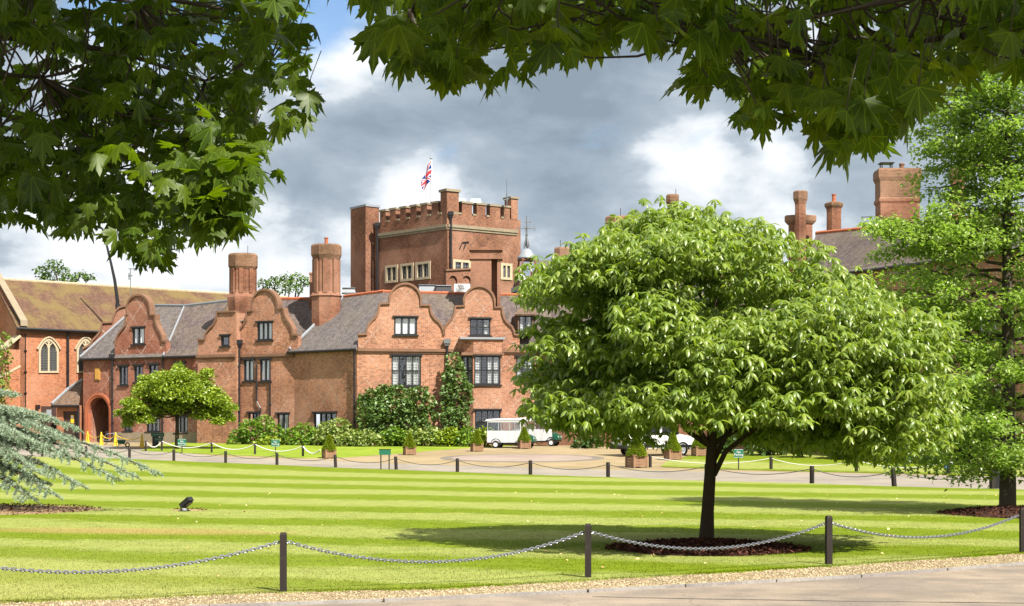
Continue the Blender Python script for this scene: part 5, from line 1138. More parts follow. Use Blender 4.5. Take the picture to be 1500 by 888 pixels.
def blob_tree(name, label, base, lobes, leafmat, size, per, tr, zmin=-.5, forkh=.35, group=None, bark='bark_dark', cat='tree', shell=(.5, 1.05), tilt=.5, stems=1):
    base = Vector(base); t = thing(name, tuple(base), label, cat, group); P_ = lobes_points(lobes, per, zmin, shell); n = len(P_); L = Leaves()
    L.add(DIAMOND, P_, frames(rng.uniform(0, 6.28, n), rng.normal(-.2, tilt, n), rng.normal(0, .6, n)), np.stack([s_ * np.array([.75, 1, 1]) for s_ in rng.uniform(.6, 1.3, n) * size]))
    L.build('crown', M[leafmat], t); m = MB(); zt = max(c[2] for c, *_ in lobes); cx = sum(c[0] for c, *_ in lobes) / len(lobes); cy = sum(c[1] for c, *_ in lobes) / len(lobes)
    fk = base + Vector(((cx - base.x) * .2, (cy - base.y) * .2, (zt - base.z) * forkh)); m.tube([base + Vector((0, 0, -.1)), base.lerp(fk, .5), fk], [tr * 1.2, tr, tr * .85], 8)
    for c, *_ in lobes: limb(m, fk, c, tr * .5, tr * .12, .08, .3, 5, 5)
    make('trunk', m, M[bark], t, smooth=True); return t
def px_lobes(Y, items, yr=.9):
    """(px, py, radius px, flatness) clumps at depth Y"""
    k = Y / F; out = []
    for px, py, r, fl in items: out.append((tuple(W(px, py, Y + random.uniform(-yr, yr))), r * k, r * k, r * k * fl))
    return out
sb = G(259, 658)
blob_tree('small_tree', 'bright green small spreading tree before the gatehouse', (sb.x, sb.y, gz(sb.y)), px_lobes(sb.y, [(200, 600, 18, .6), (192, 590, 14, .5), (218, 575, 22, .7), (240, 560, 22, .7), (265, 552, 20, .6), (290, 563, 20, .7), (308, 580, 20, .7), (322, 600, 16, .6), (300, 605, 20, .6), (275, 595, 26, .7), (245, 598, 24, .7), (222, 605, 18, .6), (196, 612, 14, .6), (214, 616, 12, .6), (305, 608, 18, .6), (326, 604, 13, .7), (177, 606, 9, .8), (339, 597, 9, .8), (262, 540, 9, .9), (303, 548, 10, .8), (336, 613, 9, .7), (187, 622, 9, .7), (212, 556, 9, .8), (320, 618, 10, .6), (255, 575, 28, .8), (285, 580, 24, .8), (232, 585, 22, .7), (318, 590, 18, .7)] * 2, 1.3), 'leaf_small_tree', .18, 1000, .12, -.5, .42, None, 'bark_dark', 'tree', (.45, 1.2))
for nm, lab, px, Y, items in (('far_tree', 'bushy tree top above the chapel ridge, left of the gatehouse mast', 90, 160, [(62, 397, 12, .8), (78, 390, 14, .8), (92, 398, 11, .8), (118, 404, 11, .7), (132, 407, 9, .6), (70, 408, 16, .7), (100, 410, 16, .6)]),
                              ('far_tree', 'green tree top between the two octagonal chimneys', 415, 165, [(385, 415, 10, .8), (400, 413, 12, .8), (418, 410, 14, .8), (435, 408, 12, .8), (448, 414, 12, .8), (425, 422, 18, .7), (395, 424, 14, .7)])):
    blob_tree(nm, lab, ((px - CX) / F * Y, Y, gz(Y)), px_lobes(Y, items), 'leaf_far', .28, 170, .35, -.6, .6, 'trees beyond the roofs')
# shrubs and climbers against the walls
def shrub(name, label, Y, items, leafmat, size=.21, per=620, group=None, cat='shrub', yr=.3, flat=1.0):
    b = W(sum(q[0] for q in items) / len(items), 650, Y); b.z = gz(Y); t = thing(name, tuple(b), label, cat, group); lob = px_lobes(Y, items, yr); lob = [(c, rx, ry * flat, rz) for c, rx, ry, rz in lob]
    P_ = lobes_points(lob, per, -.6, (.72, 1.06)); P_ = P_[P_[:, 2] > b.z + .02]; n = len(P_); L = Leaves()
    ctr = np.array([b.x, Y, b.z + .6]); d = P_ - ctr; az = np.arctan2(d[:, 1], d[:, 0]) + rng.normal(0, .9, n)
    L.add(DIAMOND, P_, frames(az, rng.normal(-.15, .6, n), rng.normal(0, .6, n)), np.stack([s_ * np.array([.8, 1, 1]) for s_ in rng.uniform(.6, 1.3, n) * size])); L.build('foliage', M[leafmat], t)
    m = MB()
    for c, rx, ry, rz in lob: limb(m, b + Vector((random.uniform(-.2, .2), 0, 0)), c, .04, .012, .05, .3, 4, 5)
    make('stems', m, M['bark_dark'], t)
shrub('shrub', 'large round green shrub under the downpipes', 112.2, [(352, 640, 14, .9), (368, 628, 16, .9), (385, 622, 15, .9), (400, 632, 13, .9), (372, 642, 18, .7), (392, 643, 16, .7), (345, 648, 12, .7)], 'leaf_shrub')
shrub('shrub', 'low light green shrub between the round shrub and garden door', 110.6, [(418, 648, 10, .8), (410, 650, 10, .6), (384, 650, 10, .6), (398, 647, 12, .7)], 'leaf_box')
shrub('shrub', 'bright green spreading shrub right of the garden door', 110.2, [(428, 640, 14, .9), (445, 632, 14, .9), (462, 640, 14, .9), (440, 646, 16, .7), (458, 648, 15, .7)], 'leaf_shrub')
shrub('shrub', 'pale variegated shrub under the four light window', 109.0, [(480, 630, 15, .9), (495, 625, 15, .9), (508, 633, 14, .9), (488, 643, 17, .8), (472, 644, 13, .8)], 'leaf_variegated')
shrub('shrub', 'wide low variegated shrub left of the planter by the corner pipe', 107.3, [(508, 645, 14, .8), (522, 640, 14, .8), (538, 641, 14, .8), (550, 646, 12, .8), (528, 650, 16, .5)], 'leaf_variegated')
shrub('climbing_shrub', 'broad leafy climber on the wall below the left gable window', 108.7, [(535, 590, 12, 1.1), (548, 583, 14, 1), (565, 578, 15, 1), (580, 574, 12, 1), (538, 610, 14, 1.2), (556, 606, 18, 1.1), (576, 600, 18, 1.1), (592, 594, 14, 1.1), (604, 580, 13, 1), (616, 577, 12, 1), (626, 590, 11, 1.1), (608, 600, 18, 1.1), (626, 608, 12, 1.2), (540, 632, 15, 1), (565, 630, 18, 1), (595, 622, 18, 1), (618, 626, 14, 1), (634, 634, 9, 1)], 'leaf_ivy', .24, 900, flat=.55)
shrub('ivy_column', 'tall dark ivy column climbing between the twin gables', 108.9, [(664, 530, 10, 1.4), (668, 543, 12, 1.2), (660, 552, 11, 1.2), (672, 556, 11, 1.1), (660, 572, 13, 1.1), (676, 574, 12, 1.1), (684, 566, 7, 1), (656, 592, 12, 1.1), (672, 594, 14, 1.1), (684, 584, 7, 1.2), (658, 612, 13, 1.1), (674, 614, 13, 1.1), (662, 632, 14, 1), (678, 634, 12, 1)], 'leaf_ivy', .23, 950, cat='ivy', flat=.6)
for k, (x, lf_, lab) in enumerate(((574, 'leaf_shrub', 'small bright hedge bush left of the second planter'), (603, 'leaf_variegated', 'mottled hedge bush behind the second planter'), (630, 'leaf_variegated', 'wide pale hedge bush below the leafy climber'), (655, 'leaf_box', 'yellow green hedge bush at the foot of the ivy column'), (683, 'leaf_shrub', 'green hedge bush behind the third planter'), (708, 'leaf_box', 'hedge bush beside the rear of the white passenger cart'))):
    shrub('hedge_bush', lab, 107.6 - .1 * k, [(x - 9, 642, 11, .9), (x + 4, 636, 12, .9), (x + 13, 641, 11, .9), (x, 646, 15, .7)], lf_, .2, 640, 'clipped bushes below the twin gables')
shrub('wall_creeper', 'bright green creeper on the chapel gable at the left edge', 122.0, [(2, 500, 14, 1.2), (5, 525, 13, 1.3), (-2, 550, 16, 1.2), (4, 575, 14, 1.2), (-3, 600, 16, 1.2), (-14, 520, 18, 1.2)], 'leaf_shrub', .2, 260)
for k, (px, Y, top, r, lab) in enumerate(((1120, 94, 628, 26, 'dark laurel bush behind the trunk of the chestnut tree'), (1180, 92, 632, 24, 'dark laurel bush under the chestnut right branches'), (1240, 90, 622, 30, 'dark bush between the two lawn trees'), (1310, 88, 600, 34, 'tall dark bush left of the pin oak'), (1375, 86, 575, 38, 'tallest dark bush behind the pin oak'), (1440, 85, 585, 36, 'dark bush behind the pin oak trunk'), (1505, 84, 580, 36, 'dark bush at the far right edge'), (1060, 97, 632, 22, 'dark bush behind the white van'), (860, 105, 632, 20, 'dark bush under the chestnut left branches'))):
    it = [(px + random.uniform(-.6, .6) * r, y, r * random.uniform(.5, .75), .9) for y in np.arange(top + r * .5, 664, r * .42) for _ in range(2)]
    shrub('laurel_bush', lab, Y, it, 'leaf_dark', .34, 200, 'dark shrubbery before the east wing', yr=1.0)
def cedar():
    base = Vector((-13.6, 37.5, 0)); t = tree_root('cedar_tree', tuple(base), 'silvery blue cedar with long drooping boughs at the left edge'); m = MB()
    m.tube([base + Vector((0, 0, -.2)), base + Vector((0, 0, 1.5)), base + Vector((.05, 0, 4.5))], [.3, .22, .04], 10)
    ends = [W(224, 690, 36.6), W(190, 694, 36.2), W(160, 697, 36), W(110, 708, 35.8), W(70, 720, 35.5), W(40, 728, 35.4), W(60, 705, 37), W(100, 640, 37), W(85, 660, 37.5), W(60, 640, 38), W(40, 655, 37), W(40, 615, 38.5), W(105, 625, 37.2), W(88, 640, 36.6), W(60, 612, 37.6), W(15, 575, 38), W(80, 662, 36.2), W(30, 640, 36), W(50, 690, 35.6), W(20, 600, 36.8), W(20, 668, 35.6), W(-30, 600, 36), W(-20, 490, 38), W(60, 655, 38.5)]
    pos, azs, pits = [], [], []
    for i, e in enumerate(ends):
        s = base + Vector((0, 0, max(.5, e.z * .8 + .35))); n = 16; L = (e - s).length; pts = []
        for k in range(n + 1):
            q = k / n; p = s.lerp(e, q); p.z += .13 * L * math.sin(math.pi * q) * (1 if e.z < 2 else .6); pts.append(p)
        m.tube(pts, [.05 * (1 - k / n) + .008 for k in range(n + 1)], 5)
        for k in range(2, n + 1):
            p = pts[k]; d = (pts[k] - pts[k - 1]).normalized(); side = Vector((-d.y, d.x, 0)).normalized(); wv = .50 * (1 - .75 * (k / n)) + .12
            for sg in (-1, 1):
                for rep in range(3):
                    ln = wv * random.uniform(.6, 1.15); q0 = p + d * random.uniform(-.1, .1); q1 = q0 + side * sg * ln + d * ln * random.uniform(.35, .9) + Vector((0, 0, -ln * random.uniform(.15, .5))); m.tube([q0, q0.lerp(q1, .5) + Vector((0, 0, .02)), q1], [.008, .006, .003], 4)
                    nn = max(3, int(ln / .035))
                    for j in range(nn):
                        c = q0.lerp(q1, (j + .5) / nn) + Vector((0, 0, .02 * math.sin(math.pi * j / nn))); pos.append((c.x, c.y, c.z)); azs.append(math.atan2(q1.y - q0.y, q1.x - q0.x)); pits.append(-.2)
    P_ = np.array(pos); n = len(P_); L = Leaves(); azs = np.array(azs)
    for k in range(10): L.add(NEEDLE, P_, frames(azs + rng.normal(0, .9, n), rng.normal(.1, .55, n), rng.uniform(0, 3.1, n)), np.stack([s_ * np.array([1.9, 1, 1]) for s_ in rng.uniform(.05, .10, n)]))
    L.build('crown', M['needle_cedar'], t); make('trunk', m, M['bark_grey'], t, smooth=True); print('cedar tufts', n)
cedar()
def in_poly(x, y, poly):
    c = False; j = len(poly) - 1
    for i in range(len(poly)):
        xi, yi = poly[i]; xj, yj = poly[j]
        if (yi > y) != (yj > y) and x < (xj - xi) * (y - yi) / (yj - yi) + xi: c = not c
        j = i
    return c
def maple(name, label, base, regions, limbs, upper, n_upper, size, singles=(), gaps=(), leafm='leaf_maple'):
    """big maple standing outside the picture, boughs hanging into it"""
    base = Vector(base); t = tree_root(name, tuple(base), label); m = MB(); L = Leaves()
    top = base + Vector((0, 0, 9)); m.tube([base + Vector((0, 0, -.2)), base + Vector((0, 0, .2)), base + Vector((.1, .1, 3.2)), base + Vector((0, .2, 6)), top], [.5, .38, .3, .2, .05], 12)
    allp = []
    for poly, n, (ya, yb), droop in regions:
        xs = [p[0] for p in poly]; ys = [p[1] for p in poly]; P_ = []
        while len(P_) < n:
            px, py = random.uniform(min(xs), max(xs)), random.uniform(min(ys), max(ys))
            if in_poly(px, py, poly): P_.append(tuple(W(px, py, random.uniform(ya, yb))))
        P_ = np.array(P_); allp.append(P_)
        # leaves stand in small rosettes of three to five at twig ends
        reps = 4; az0 = rng.uniform(0, 6.28, n)
        for k in range(reps):
            az = az0 + k * 2 * math.pi / reps + rng.normal(0, .35, n); pitch = rng.normal(droop, .42, n); sc = np.stack([rng.uniform(.82, 1.15, n), np.ones(n), rng.uniform(.3, 2.6, n)], 1) * (rng.uniform(.55, 1.25, n) * size)[:, None]; st = np.stack([np.cos(az), np.sin(az), np.zeros(n)], 1) * .05
            face = rng.random(n) < .45; az = np.where(face, -math.pi / 2 + rng.normal(0, .7, n), az); pitch = np.where(face, rng.normal(-1.05, .3, n), pitch)
            L.add(MAPLE, P_ + st + rng.normal(0, .02, (n, 3)), frames(az, pitch, rng.normal(0, .35, n)), sc)
        for e in limbs:
            pass
    for s, e, r in limbs:
        pts = limb(m, base + Vector(s), e + Vector((0, 0, .12)), r * .6, .008, .07, .22, 10, 6)
        for P_ in allp:
            for q in P_[rng.integers(0, len(P_), 40)]:
                q = Vector(q); a = min(pts, key=lambda p: (p - q).length)
                if .1 < (a - q).length < .9: limb(m, a, q, .007, .003, -.04, .2, 4, 4)
    # single leaves hanging at the rim of the boughs
    if singles:
        P_ = np.array([tuple(W(x, y, d)) for x, y, d in singles]); n = len(P_); L.add(MAPLE, P_, frames(-math.pi / 2 + rng.normal(0, .5, n), rng.normal(-1.1, .18, n), rng.normal(0, .2, n)), rng.uniform(.95, 1.25, n) * size)
        for p in P_: m.tube([Vector(p), Vector(p) + Vector((.01, 0, .07)), Vector(p) + Vector((.05, .05, .2))], .0022, 4)
    # unseen crown above the frame, its lobes placed to shade the boughs
    P_ = []
    for c, r in upper: d = rand_dirs(n_upper); P_.append(np.array(c)[None] + d * (np.array(r)[None]) * rng.uniform(.35, 1, n_upper)[:, None] ** .6)
    P_ = np.concatenate(P_); n = len(P_)
    zlim = EYE + (HY + 45) / F * np.maximum(P_[:, 1], 0.1); 
    for c, rad in gaps:                                     # openings through which the sun reaches the boughs
        c = np.array(c); s_ = np.array(sd); q = P_ - c; P_ = P_[np.linalg.norm(q - (q @ s_)[:, None] * s_, axis=1) > rad]
    zlim = EYE + (HY + 45) / F * np.maximum(P_[:, 1], 0.1); P_ = P_[(P_[:, 2] > zlim) | (np.abs(P_[:, 0]) > P_[:, 1] * .345 + .3)]; n = len(P_)
    for k in range(2): L.add(DIAMOND, P_ + rng.normal(0, .12, (n, 3)), frames(rng.uniform(0, 6.28, n), rng.normal(-.2, .3, n), rng.normal(0, .3, n)), np.stack([s_ * np.array([1.1, 1, 1]) for s_ in rng.uniform(.8, 1.3, n) * size * 1.6]))
    for c, r in upper: limb(m, base + Vector((0, .1, 3.5)), Vector(c), .14, .03, .08, .5, 7, 7)
    L.build('crown', M[leafm], t, True, True); make('trunk', m, M['bark_grey'], t, smooth=True)
SUNGAPS = [(tuple(W(325, 265, 6.95)), .7), (tuple(W(425, 25, 9.5)), .35), (tuple(W(1485, 70, 6.2)), .3), (tuple(W(880, 15, 7)), .3), (tuple(W(230, 130, 9.5)), .25)]
LEFT = [(-60, -30), (440, -30), (412, 0), (440, 30), (452, 80), (450, 120), (440, 185), (420, 180), (385, 150), (370, 190), (368, 250), (350, 285), (335, 310), (325, 345), (295, 330), (260, 345), (240, 385), (195, 355), (150, 345), (120, 330), (70, 355), (40, 335), (20, 300), (-60, 320)]
LEFT2 = [(205, -30), (425, -30), (445, 90), (380, 140), (365, 240), (300, 330), (220, 375), (150, 320), (60, 345), (-60, 310), (-60, -30), (90, -30), (140, 20), (180, 40)]
TOPR = [(500, -40), (520, -8), (545, 35), (560, 70), (590, 125), (608, 130), (640, 85), (668, 132), (690, 95), (720, 65), (745, 85), (790, 98), (850, 92), (880, 60), (925, 65), (955, 75), (985, 55), (1005, 95), (1030, 130), (1080, 165), (1150, 168), (1195, 185), (1240, 225), (1262, 200), (1300, 165), (1345, 180), (1362, 130), (1400, 90), (1440, 70), (1480, 95), (1560, 80), (1560, -40)]
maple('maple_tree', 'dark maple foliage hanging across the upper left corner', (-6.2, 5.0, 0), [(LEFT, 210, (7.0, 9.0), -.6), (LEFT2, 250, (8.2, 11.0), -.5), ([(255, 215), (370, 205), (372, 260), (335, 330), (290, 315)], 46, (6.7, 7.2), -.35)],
      [((.1, .1, 2.6), W(300, 150, 9.2), .10), ((.1, .1, 3.0), W(420, 60, 9), .09), ((.1, .1, 2.3), W(130, 280, 9), .08), ((.1, .1, 2.5), W(250, 330, 9.2), .06), ((.1, .1, 3.2), W(200, 40, 8), .09), ((.1, .1, 2.4), W(60, 150, 8), .08)],
      [((-4.5, 7.5, 6.6), (3.2, 3.0, 2.2)), ((-2.0, 8.0, 6.3), (2.6, 2.6, 1.8)), ((-5.5, 5.0, 7.5), (3, 3, 2.4)), ((-1.5, 5.5, 7.0), (2.6, 2.6, 1.8)), ((-5.2, 9.5, 4.8), (2.0, 2.0, 1.6)), ((0.2, 3.4, 6.6), (2.4, 2.2, 1.7)), ((-2.6, 3.4, 7.0), (2.4, 2.2, 1.7))], 900, .125,
      [(440, 112, 7.4), (437, 57, 7.6), (452, 137, 7.2), (70, 300, 7.3), (128, 287, 7.6), (205, 312, 7.5), (240, 334, 7.8), (325, 297, 8.2), (365, 224, 8), (372, 187, 8), (30, 280, 7.5), (424, 2, 8)], SUNGAPS)
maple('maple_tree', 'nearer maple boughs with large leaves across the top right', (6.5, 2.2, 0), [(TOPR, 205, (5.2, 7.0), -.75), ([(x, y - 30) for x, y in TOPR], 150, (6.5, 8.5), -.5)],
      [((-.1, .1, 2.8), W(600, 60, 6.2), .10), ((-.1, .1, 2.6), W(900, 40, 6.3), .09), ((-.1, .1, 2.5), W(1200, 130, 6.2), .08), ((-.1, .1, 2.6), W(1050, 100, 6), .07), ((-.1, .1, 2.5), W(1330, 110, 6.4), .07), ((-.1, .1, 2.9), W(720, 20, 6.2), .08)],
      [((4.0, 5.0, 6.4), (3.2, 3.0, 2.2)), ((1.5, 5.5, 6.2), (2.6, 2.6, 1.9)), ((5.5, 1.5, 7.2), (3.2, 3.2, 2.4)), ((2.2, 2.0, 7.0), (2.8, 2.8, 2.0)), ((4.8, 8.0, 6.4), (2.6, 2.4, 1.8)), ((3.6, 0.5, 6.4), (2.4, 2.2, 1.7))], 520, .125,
      [(545, -10, 5.8), (590, 67, 5.6), (600, 42, 5.7), (668, 87, 5.6), (575, 24, 5.9), (748, 37, 5.8), (790, 47, 5.7), (850, 44, 5.6), (925, 22, 5.8), (955, 28, 5.7), (1038, 97, 5.6), (1095, 127, 5.6), (1150, 122, 5.4), (1182, 127, 5.4), (1205, 132, 5.3), (1240, 162, 5.0), (1265, 147, 5.2), (1300, 112, 5.3), (1345, 127, 5.2), (1362, 92, 5.4), (1440, 32, 5.6), (1480, 47, 5.2)], SUNGAPS, 'leaf_maple_backlit')

# ------------------------------------------------------------------ beds, litter, grass
def bed(name, c, rx, ry, matn, hgt, label, nchip, soil=True):
    m = MB(); n = 44; rings = 5; V = []
    for j in range(rings + 1):
        f = j / rings
        for k in range(n):
            a = 2 * math.pi * k / n; w_ = 1 + .06 * math.sin(3 * a + 1) + .03 * math.sin(8 * a); V.append((c[0] + rx * f * w_ * math.cos(a), c[1] + ry * f * w_ * math.sin(a), gz(c[1]) + .036 + hgt * (1 - f * f) * (1 + .12 * math.sin(5 * a + 4 * f)) - (.01 if j == rings else 0)))
    fs = [(j * n + k, j * n + (k + 1) % n, (j + 1) * n + (k + 1) % n, (j + 1) * n + k) for j in range(1, rings) for k in range(n)] + [tuple(n + k for k in range(n))]
    V[0:n] = V[n:2 * n]; m.add(V, fs); o = make(name, m, M[matn], None, smooth=True); o['kind'] = 'structure'
    if nchip:
        r = np.sqrt(rng.uniform(0, 1, nchip)) * 1.04; a = rng.uniform(0, 6.28, nchip); P_ = np.stack([c[0] + rx * r * np.cos(a), c[1] + ry * r * np.sin(a), gz(c[1]) + .05 + hgt * np.clip(1 - r * r, 0, 1)], 1); L = Leaves()
        L.add(DIAMOND, P_, frames(rng.uniform(0, 6.28, nchip), rng.normal(.1, .35, nchip), rng.normal(0, .5, nchip)), np.stack([s_ * np.array([.5, 1, 1]) for s_ in rng.uniform(.03, .085, nchip)])); q = L.build('bark_chips', M['chips']); tag(q, label, 'bark chips', None, 'stuff')
bed('mulch_bed', (2.86, 23.95), 1.42, 1.45, 'mulch_soil', .10, 'dark reddish bark chips round the chestnut trunk', 5200)
bed('mulch_bed', (10.95, 34.9), 1.75, 2.0, 'mulch_soil', .14, 'dark bark chips round the pin oak trunk', 4200)
bed('soil_bed', (-12.7, 36.8), 3.25, 3.2, 'dry_soil', .06, 'dead needles scattered under the blue cedar', 2500)
lc = G(273, 750); bed('soil_patch', (lc.x, lc.y + .1), .42, .3, 'dry_soil', .02, 'chips round the black uplighter', 60)
def litter():
    n = 380; P_ = []; poly = [tuple(p) for p in LAWN]
    while len(P_) < n:
        x, y = random.uniform(-9, 16), random.uniform(16.5, 50)
        if abs(x) < y * .33 and in_poly(x, y, poly) and random.random() < (1.0 if x > 0 else .55): P_.append((x, y, .05))
    L = Leaves(); L.add(DIAMOND, np.array(P_), frames(rng.uniform(0, 6.28, n), rng.normal(0, .3, n), rng.normal(0, .4, n)), np.stack([s_ * np.array([.8, 1, 1]) for s_ in rng.uniform(.02, .06, n)])); tag(L.build('fallen_leaves', M['litter']), 'pale dry leaves scattered over the striped lawn', 'fallen leaves', None, 'stuff')
litter()
def pebbles():
    n = 16000; P_ = []
    A = np.array(ln); 
    xs, y0 = [p[0] for p in ln[::-1]], [p[1] for p in ln[::-1]]; xe, ye = [p[0] for p in EDGE], [p[1] for p in EDGE]
    x = rng.uniform(-7, 10, n); a = np.interp(x, xe, ye); b = np.interp(x, xs, y0) + .06; y = a + (b - a) * rng.uniform(0, 1, n) ** .9; P_ = np.stack([x, y, np.full(n, .016)], 1)
    L = Leaves(); tp = T([(-.5, -.4, 0), (.5, -.4, 0), (.5, .4, 0), (-.5, .4, 0), (-.25, -.2, .45), (.3, -.2, .4), (.25, .2, .5), (-.3, .2, .4)], [(4, 5, 6, 7), (0, 1, 5, 4), (1, 2, 6, 5), (2, 3, 7, 6), (3, 0, 4, 7)])
    L.add(tp, P_, frames(rng.uniform(0, 6.28, n), rng.normal(0, .2, n), rng.normal(0, .2, n)), rng.uniform(.008, .024, n)); tag(L.build('gravel_stones', M['pebble']), 'loose tan stones along the lawn margin', 'gravel', None, 'stuff')
pebbles()
def grass():
    poly = [tuple(p) for p in LAWN]; xs, ys = [p[0] for p in ln[::-1]], [p[1] for p in ln[::-1]]
    n = 120000; y = 15.2 + 23 * rng.uniform(0, 1, n) ** 1.9; x = rng.uniform(-1, 1, n) * (y * .325 + .2); keep = y > np.interp(x, xs, ys) - .02
    ne = 9000; xe = rng.uniform(-7, 10, ne); yy = np.interp(xe, xs, ys) + rng.normal(0.03, .05, ne)
    x = np.concatenate([x[keep], xe]); y = np.concatenate([y[keep], yy]); d1 = np.hypot((x - 2.86) / 1.42, (y - 23.95) / 1.45) > .98; x, y = x[d1], y[d1]; n = len(x)
    P_ = np.stack([x, y, np.full(n, .028)], 1); tp = T([(-.5, 0, 0), (.5, 0, 0), (.1, .8, .25), (0, 1, .6)], [(0, 1, 2), (0, 2, 3)]); L = Leaves()
    L.add(tp, P_, frames(rng.uniform(0, 6.28, n), rng.normal(1.0, .35, n), np.zeros(n)), np.stack([np.array([.012, 1 * s_, s_]) for s_ in rng.uniform(.007, .018, n)])); tag(L.build('grass', M['turf_blade']), 'short mown grass blades on the near lawn', 'grass', None, 'stuff')
grass()

# ------------------------------------------------------------------ posts and chains
PH = .63
def post_proto(name, w, h, top, cat='post'):
    t = thing(name, (0, 0, 0), 'post', cat); m = MB(); m.box((0, 0, h / 2 - .1), (w, w, h + .2)); m.box((0, 0, h + .012), (w, w, .024), 0, .75); make('shaft', m, M['post_wood'], t, world=False)
    for sx in (-1, 1): s = MB(); s.tube([(sx * (w / 2 + .002), -.01, h - .09), (sx * (w / 2 + .03), 0, h - .08), (sx * (w / 2 + .002), .01, h - .07)], .006, 5); make('eye_bolt', s, M['steel'], t, world=False)
    return t
def link_chain(a, b, sag, label, name='chain'):
    a, b = Vector(a), Vector(b); n = int((b - a).length * 1.03 / .043); m = MB(); d = (b - a).normalized(); side = Vector((-d.y, d.x, 0)).normalized(); pts = [a.lerp(b, k / n) - Vector((0, 0, sag * 4 * (k / n) * (1 - k / n))) for k in range(n + 1)]
    for k in range(n):
        p, q = pts[k], pts[k + 1]; t = (q - p).normalized(); up = side.cross(t).normalized(); wv = side if k % 2 else up; c = (p + q) / 2; ring_ = []
        for j in range(9): a_ = 2 * math.pi * j / 8; ring_.append(c + t * (.034 * math.cos(a_)) + wv * (.016 * math.sin(a_)))
        m.tube(ring_, .0062, 5, False)
    o = make(name, m, M['steel'], None, norm=False); tag(o, label, 'chain', 'galvanised chains along the near lawn edge'); return o
near = [(-150, 890), (415, 870.5), (861.5, 849.5), (1214, 830), (1498, 811.5)]
np_ = post_proto('chain_post', .075, PH, True); np_['group'] = 'posts along the near lawn edge'; NPOS = []
labs = ['dark timber post just outside the left edge', 'dark square timber post nearest the camera, alone at left', 'dark timber post left of the chestnut bark bed', 'dark timber post right of the chestnut bark bed', 'dark timber post in the right lower corner']
for k, (x, y) in enumerate(near):
    g = G(x, y) if k else G(415, 870.5) + Vector((-3.35, -1.75, 0)); NPOS.append(g); place(np_, k == 0, (g.x, g.y, 0), random.uniform(-.1, .25), labs[k])
cl = ['galvanised chain running out of the left edge from the nearest post', 'long galvanised chain sagging left of the bark bed', 'galvanised chain sagging in front of the chestnut trunk', 'galvanised chain sagging before the pin oak bed']
for k in range(4):
    a, b = NPOS[k] + Vector((.06, 0, PH - .08)), NPOS[k + 1] + Vector((-.06, 0, PH - .08)); link_chain(a, b, (.24, .27, .25, .24)[k], cl[k])
far = [(62, 669), (126, 670.6), (189.7, 673), (254.6, 675.7), (330.5, 678.6), (405.7, 681.6), (491.7, 685), (580.4, 688.1), (670, 691.6), (777, 695.6), (890.7, 699.5), (1035, 704), (1189.4, 708.7), (1310, 713), (1453, 717)]
fp = post_proto('chain_post', .12, .62, True); fp['group'] = 'posts along the far lawn edge'; FPOS = []
def side_desc(k): return ['beyond the cedar boughs at far left', 'facing the brown porch door', 'facing the gatehouse arch', 'facing the small bright tree', 'left of the round shrub', 'in front of the green sign before the round shrub', 'in front of the first clipped cone planter', 'right of the two legged green board', 'facing the hedge below the ivy column', 'facing the white passenger cart', 'facing the turning circle right end', 'hidden behind the chestnut trunk', 'leaning slightly, right of the chestnut trunk', 'clearly tilted, left of the pin oak', 'beside the pin oak trunk'][k]
for k, (x, y) in enumerate(far):
    g = G(x, y); FPOS.append(g); o = place(fp, k == 0, (g.x, g.y, g.z), .5, 'short dark far lawn post ' + side_desc(k))
    if k == 13: o.rotation_euler = (0, R(-6), .5)
    elif k in (6, 7): o.rotation_euler = (0, R(-3), .5)
def thin_chain(a, b, sag, label, r=.016, mt='far_chain', group=None, name='chain'):
    m = MB(); a, b = Vector(a), Vector(b); pts = [a.lerp(b, k / 14) - Vector((0, 0, sag * 4 * (k / 14) * (1 - k / 14))) for k in range(15)]; m.tube(pts, r, 5); o = make(name, m, M[mt], None); tag(o, label, 'chain', group); return o
for k in range(len(FPOS) - 1): thin_chain(FPOS[k] + Vector((0, 0, .55)), FPOS[k + 1] + Vector((0, 0, .55)), .26, 'far chain at the post ' + side_desc(k), group='chains along the far lawn edge')
# right hand row beyond the drive
rp = [(952.5, 684.8), (1129.5, 688), (1254.5, 691.6), (1390, 694.5), (1530, 699)]; RPOS = []
o0 = copy_tree(fp); o0['group'] = 'posts along the side lawn'
rl = ['beside the planter nearest the white van', 'right of the white lettered parking sign', 'between chestnut branches and the pin oak', 'with a blue box beside it', 'outside the right edge']
for k, (x, y) in enumerate(rp):
    g = G(x, y); RPOS.append(g); o = place(o0, k == 0, (g.x, g.y, g.z), .3, 'round dark side lawn post ' + rl[k]); o.rotation_euler = (0, 0, .3)
for k in range(4): thin_chain(RPOS[k] + Vector((0, 0, .55)), RPOS[k + 1] + Vector((0, 0, .55)), .3, 'pale chain from the side lawn post ' + rl[k], .018, 'rope', 'chains along the side lawn')
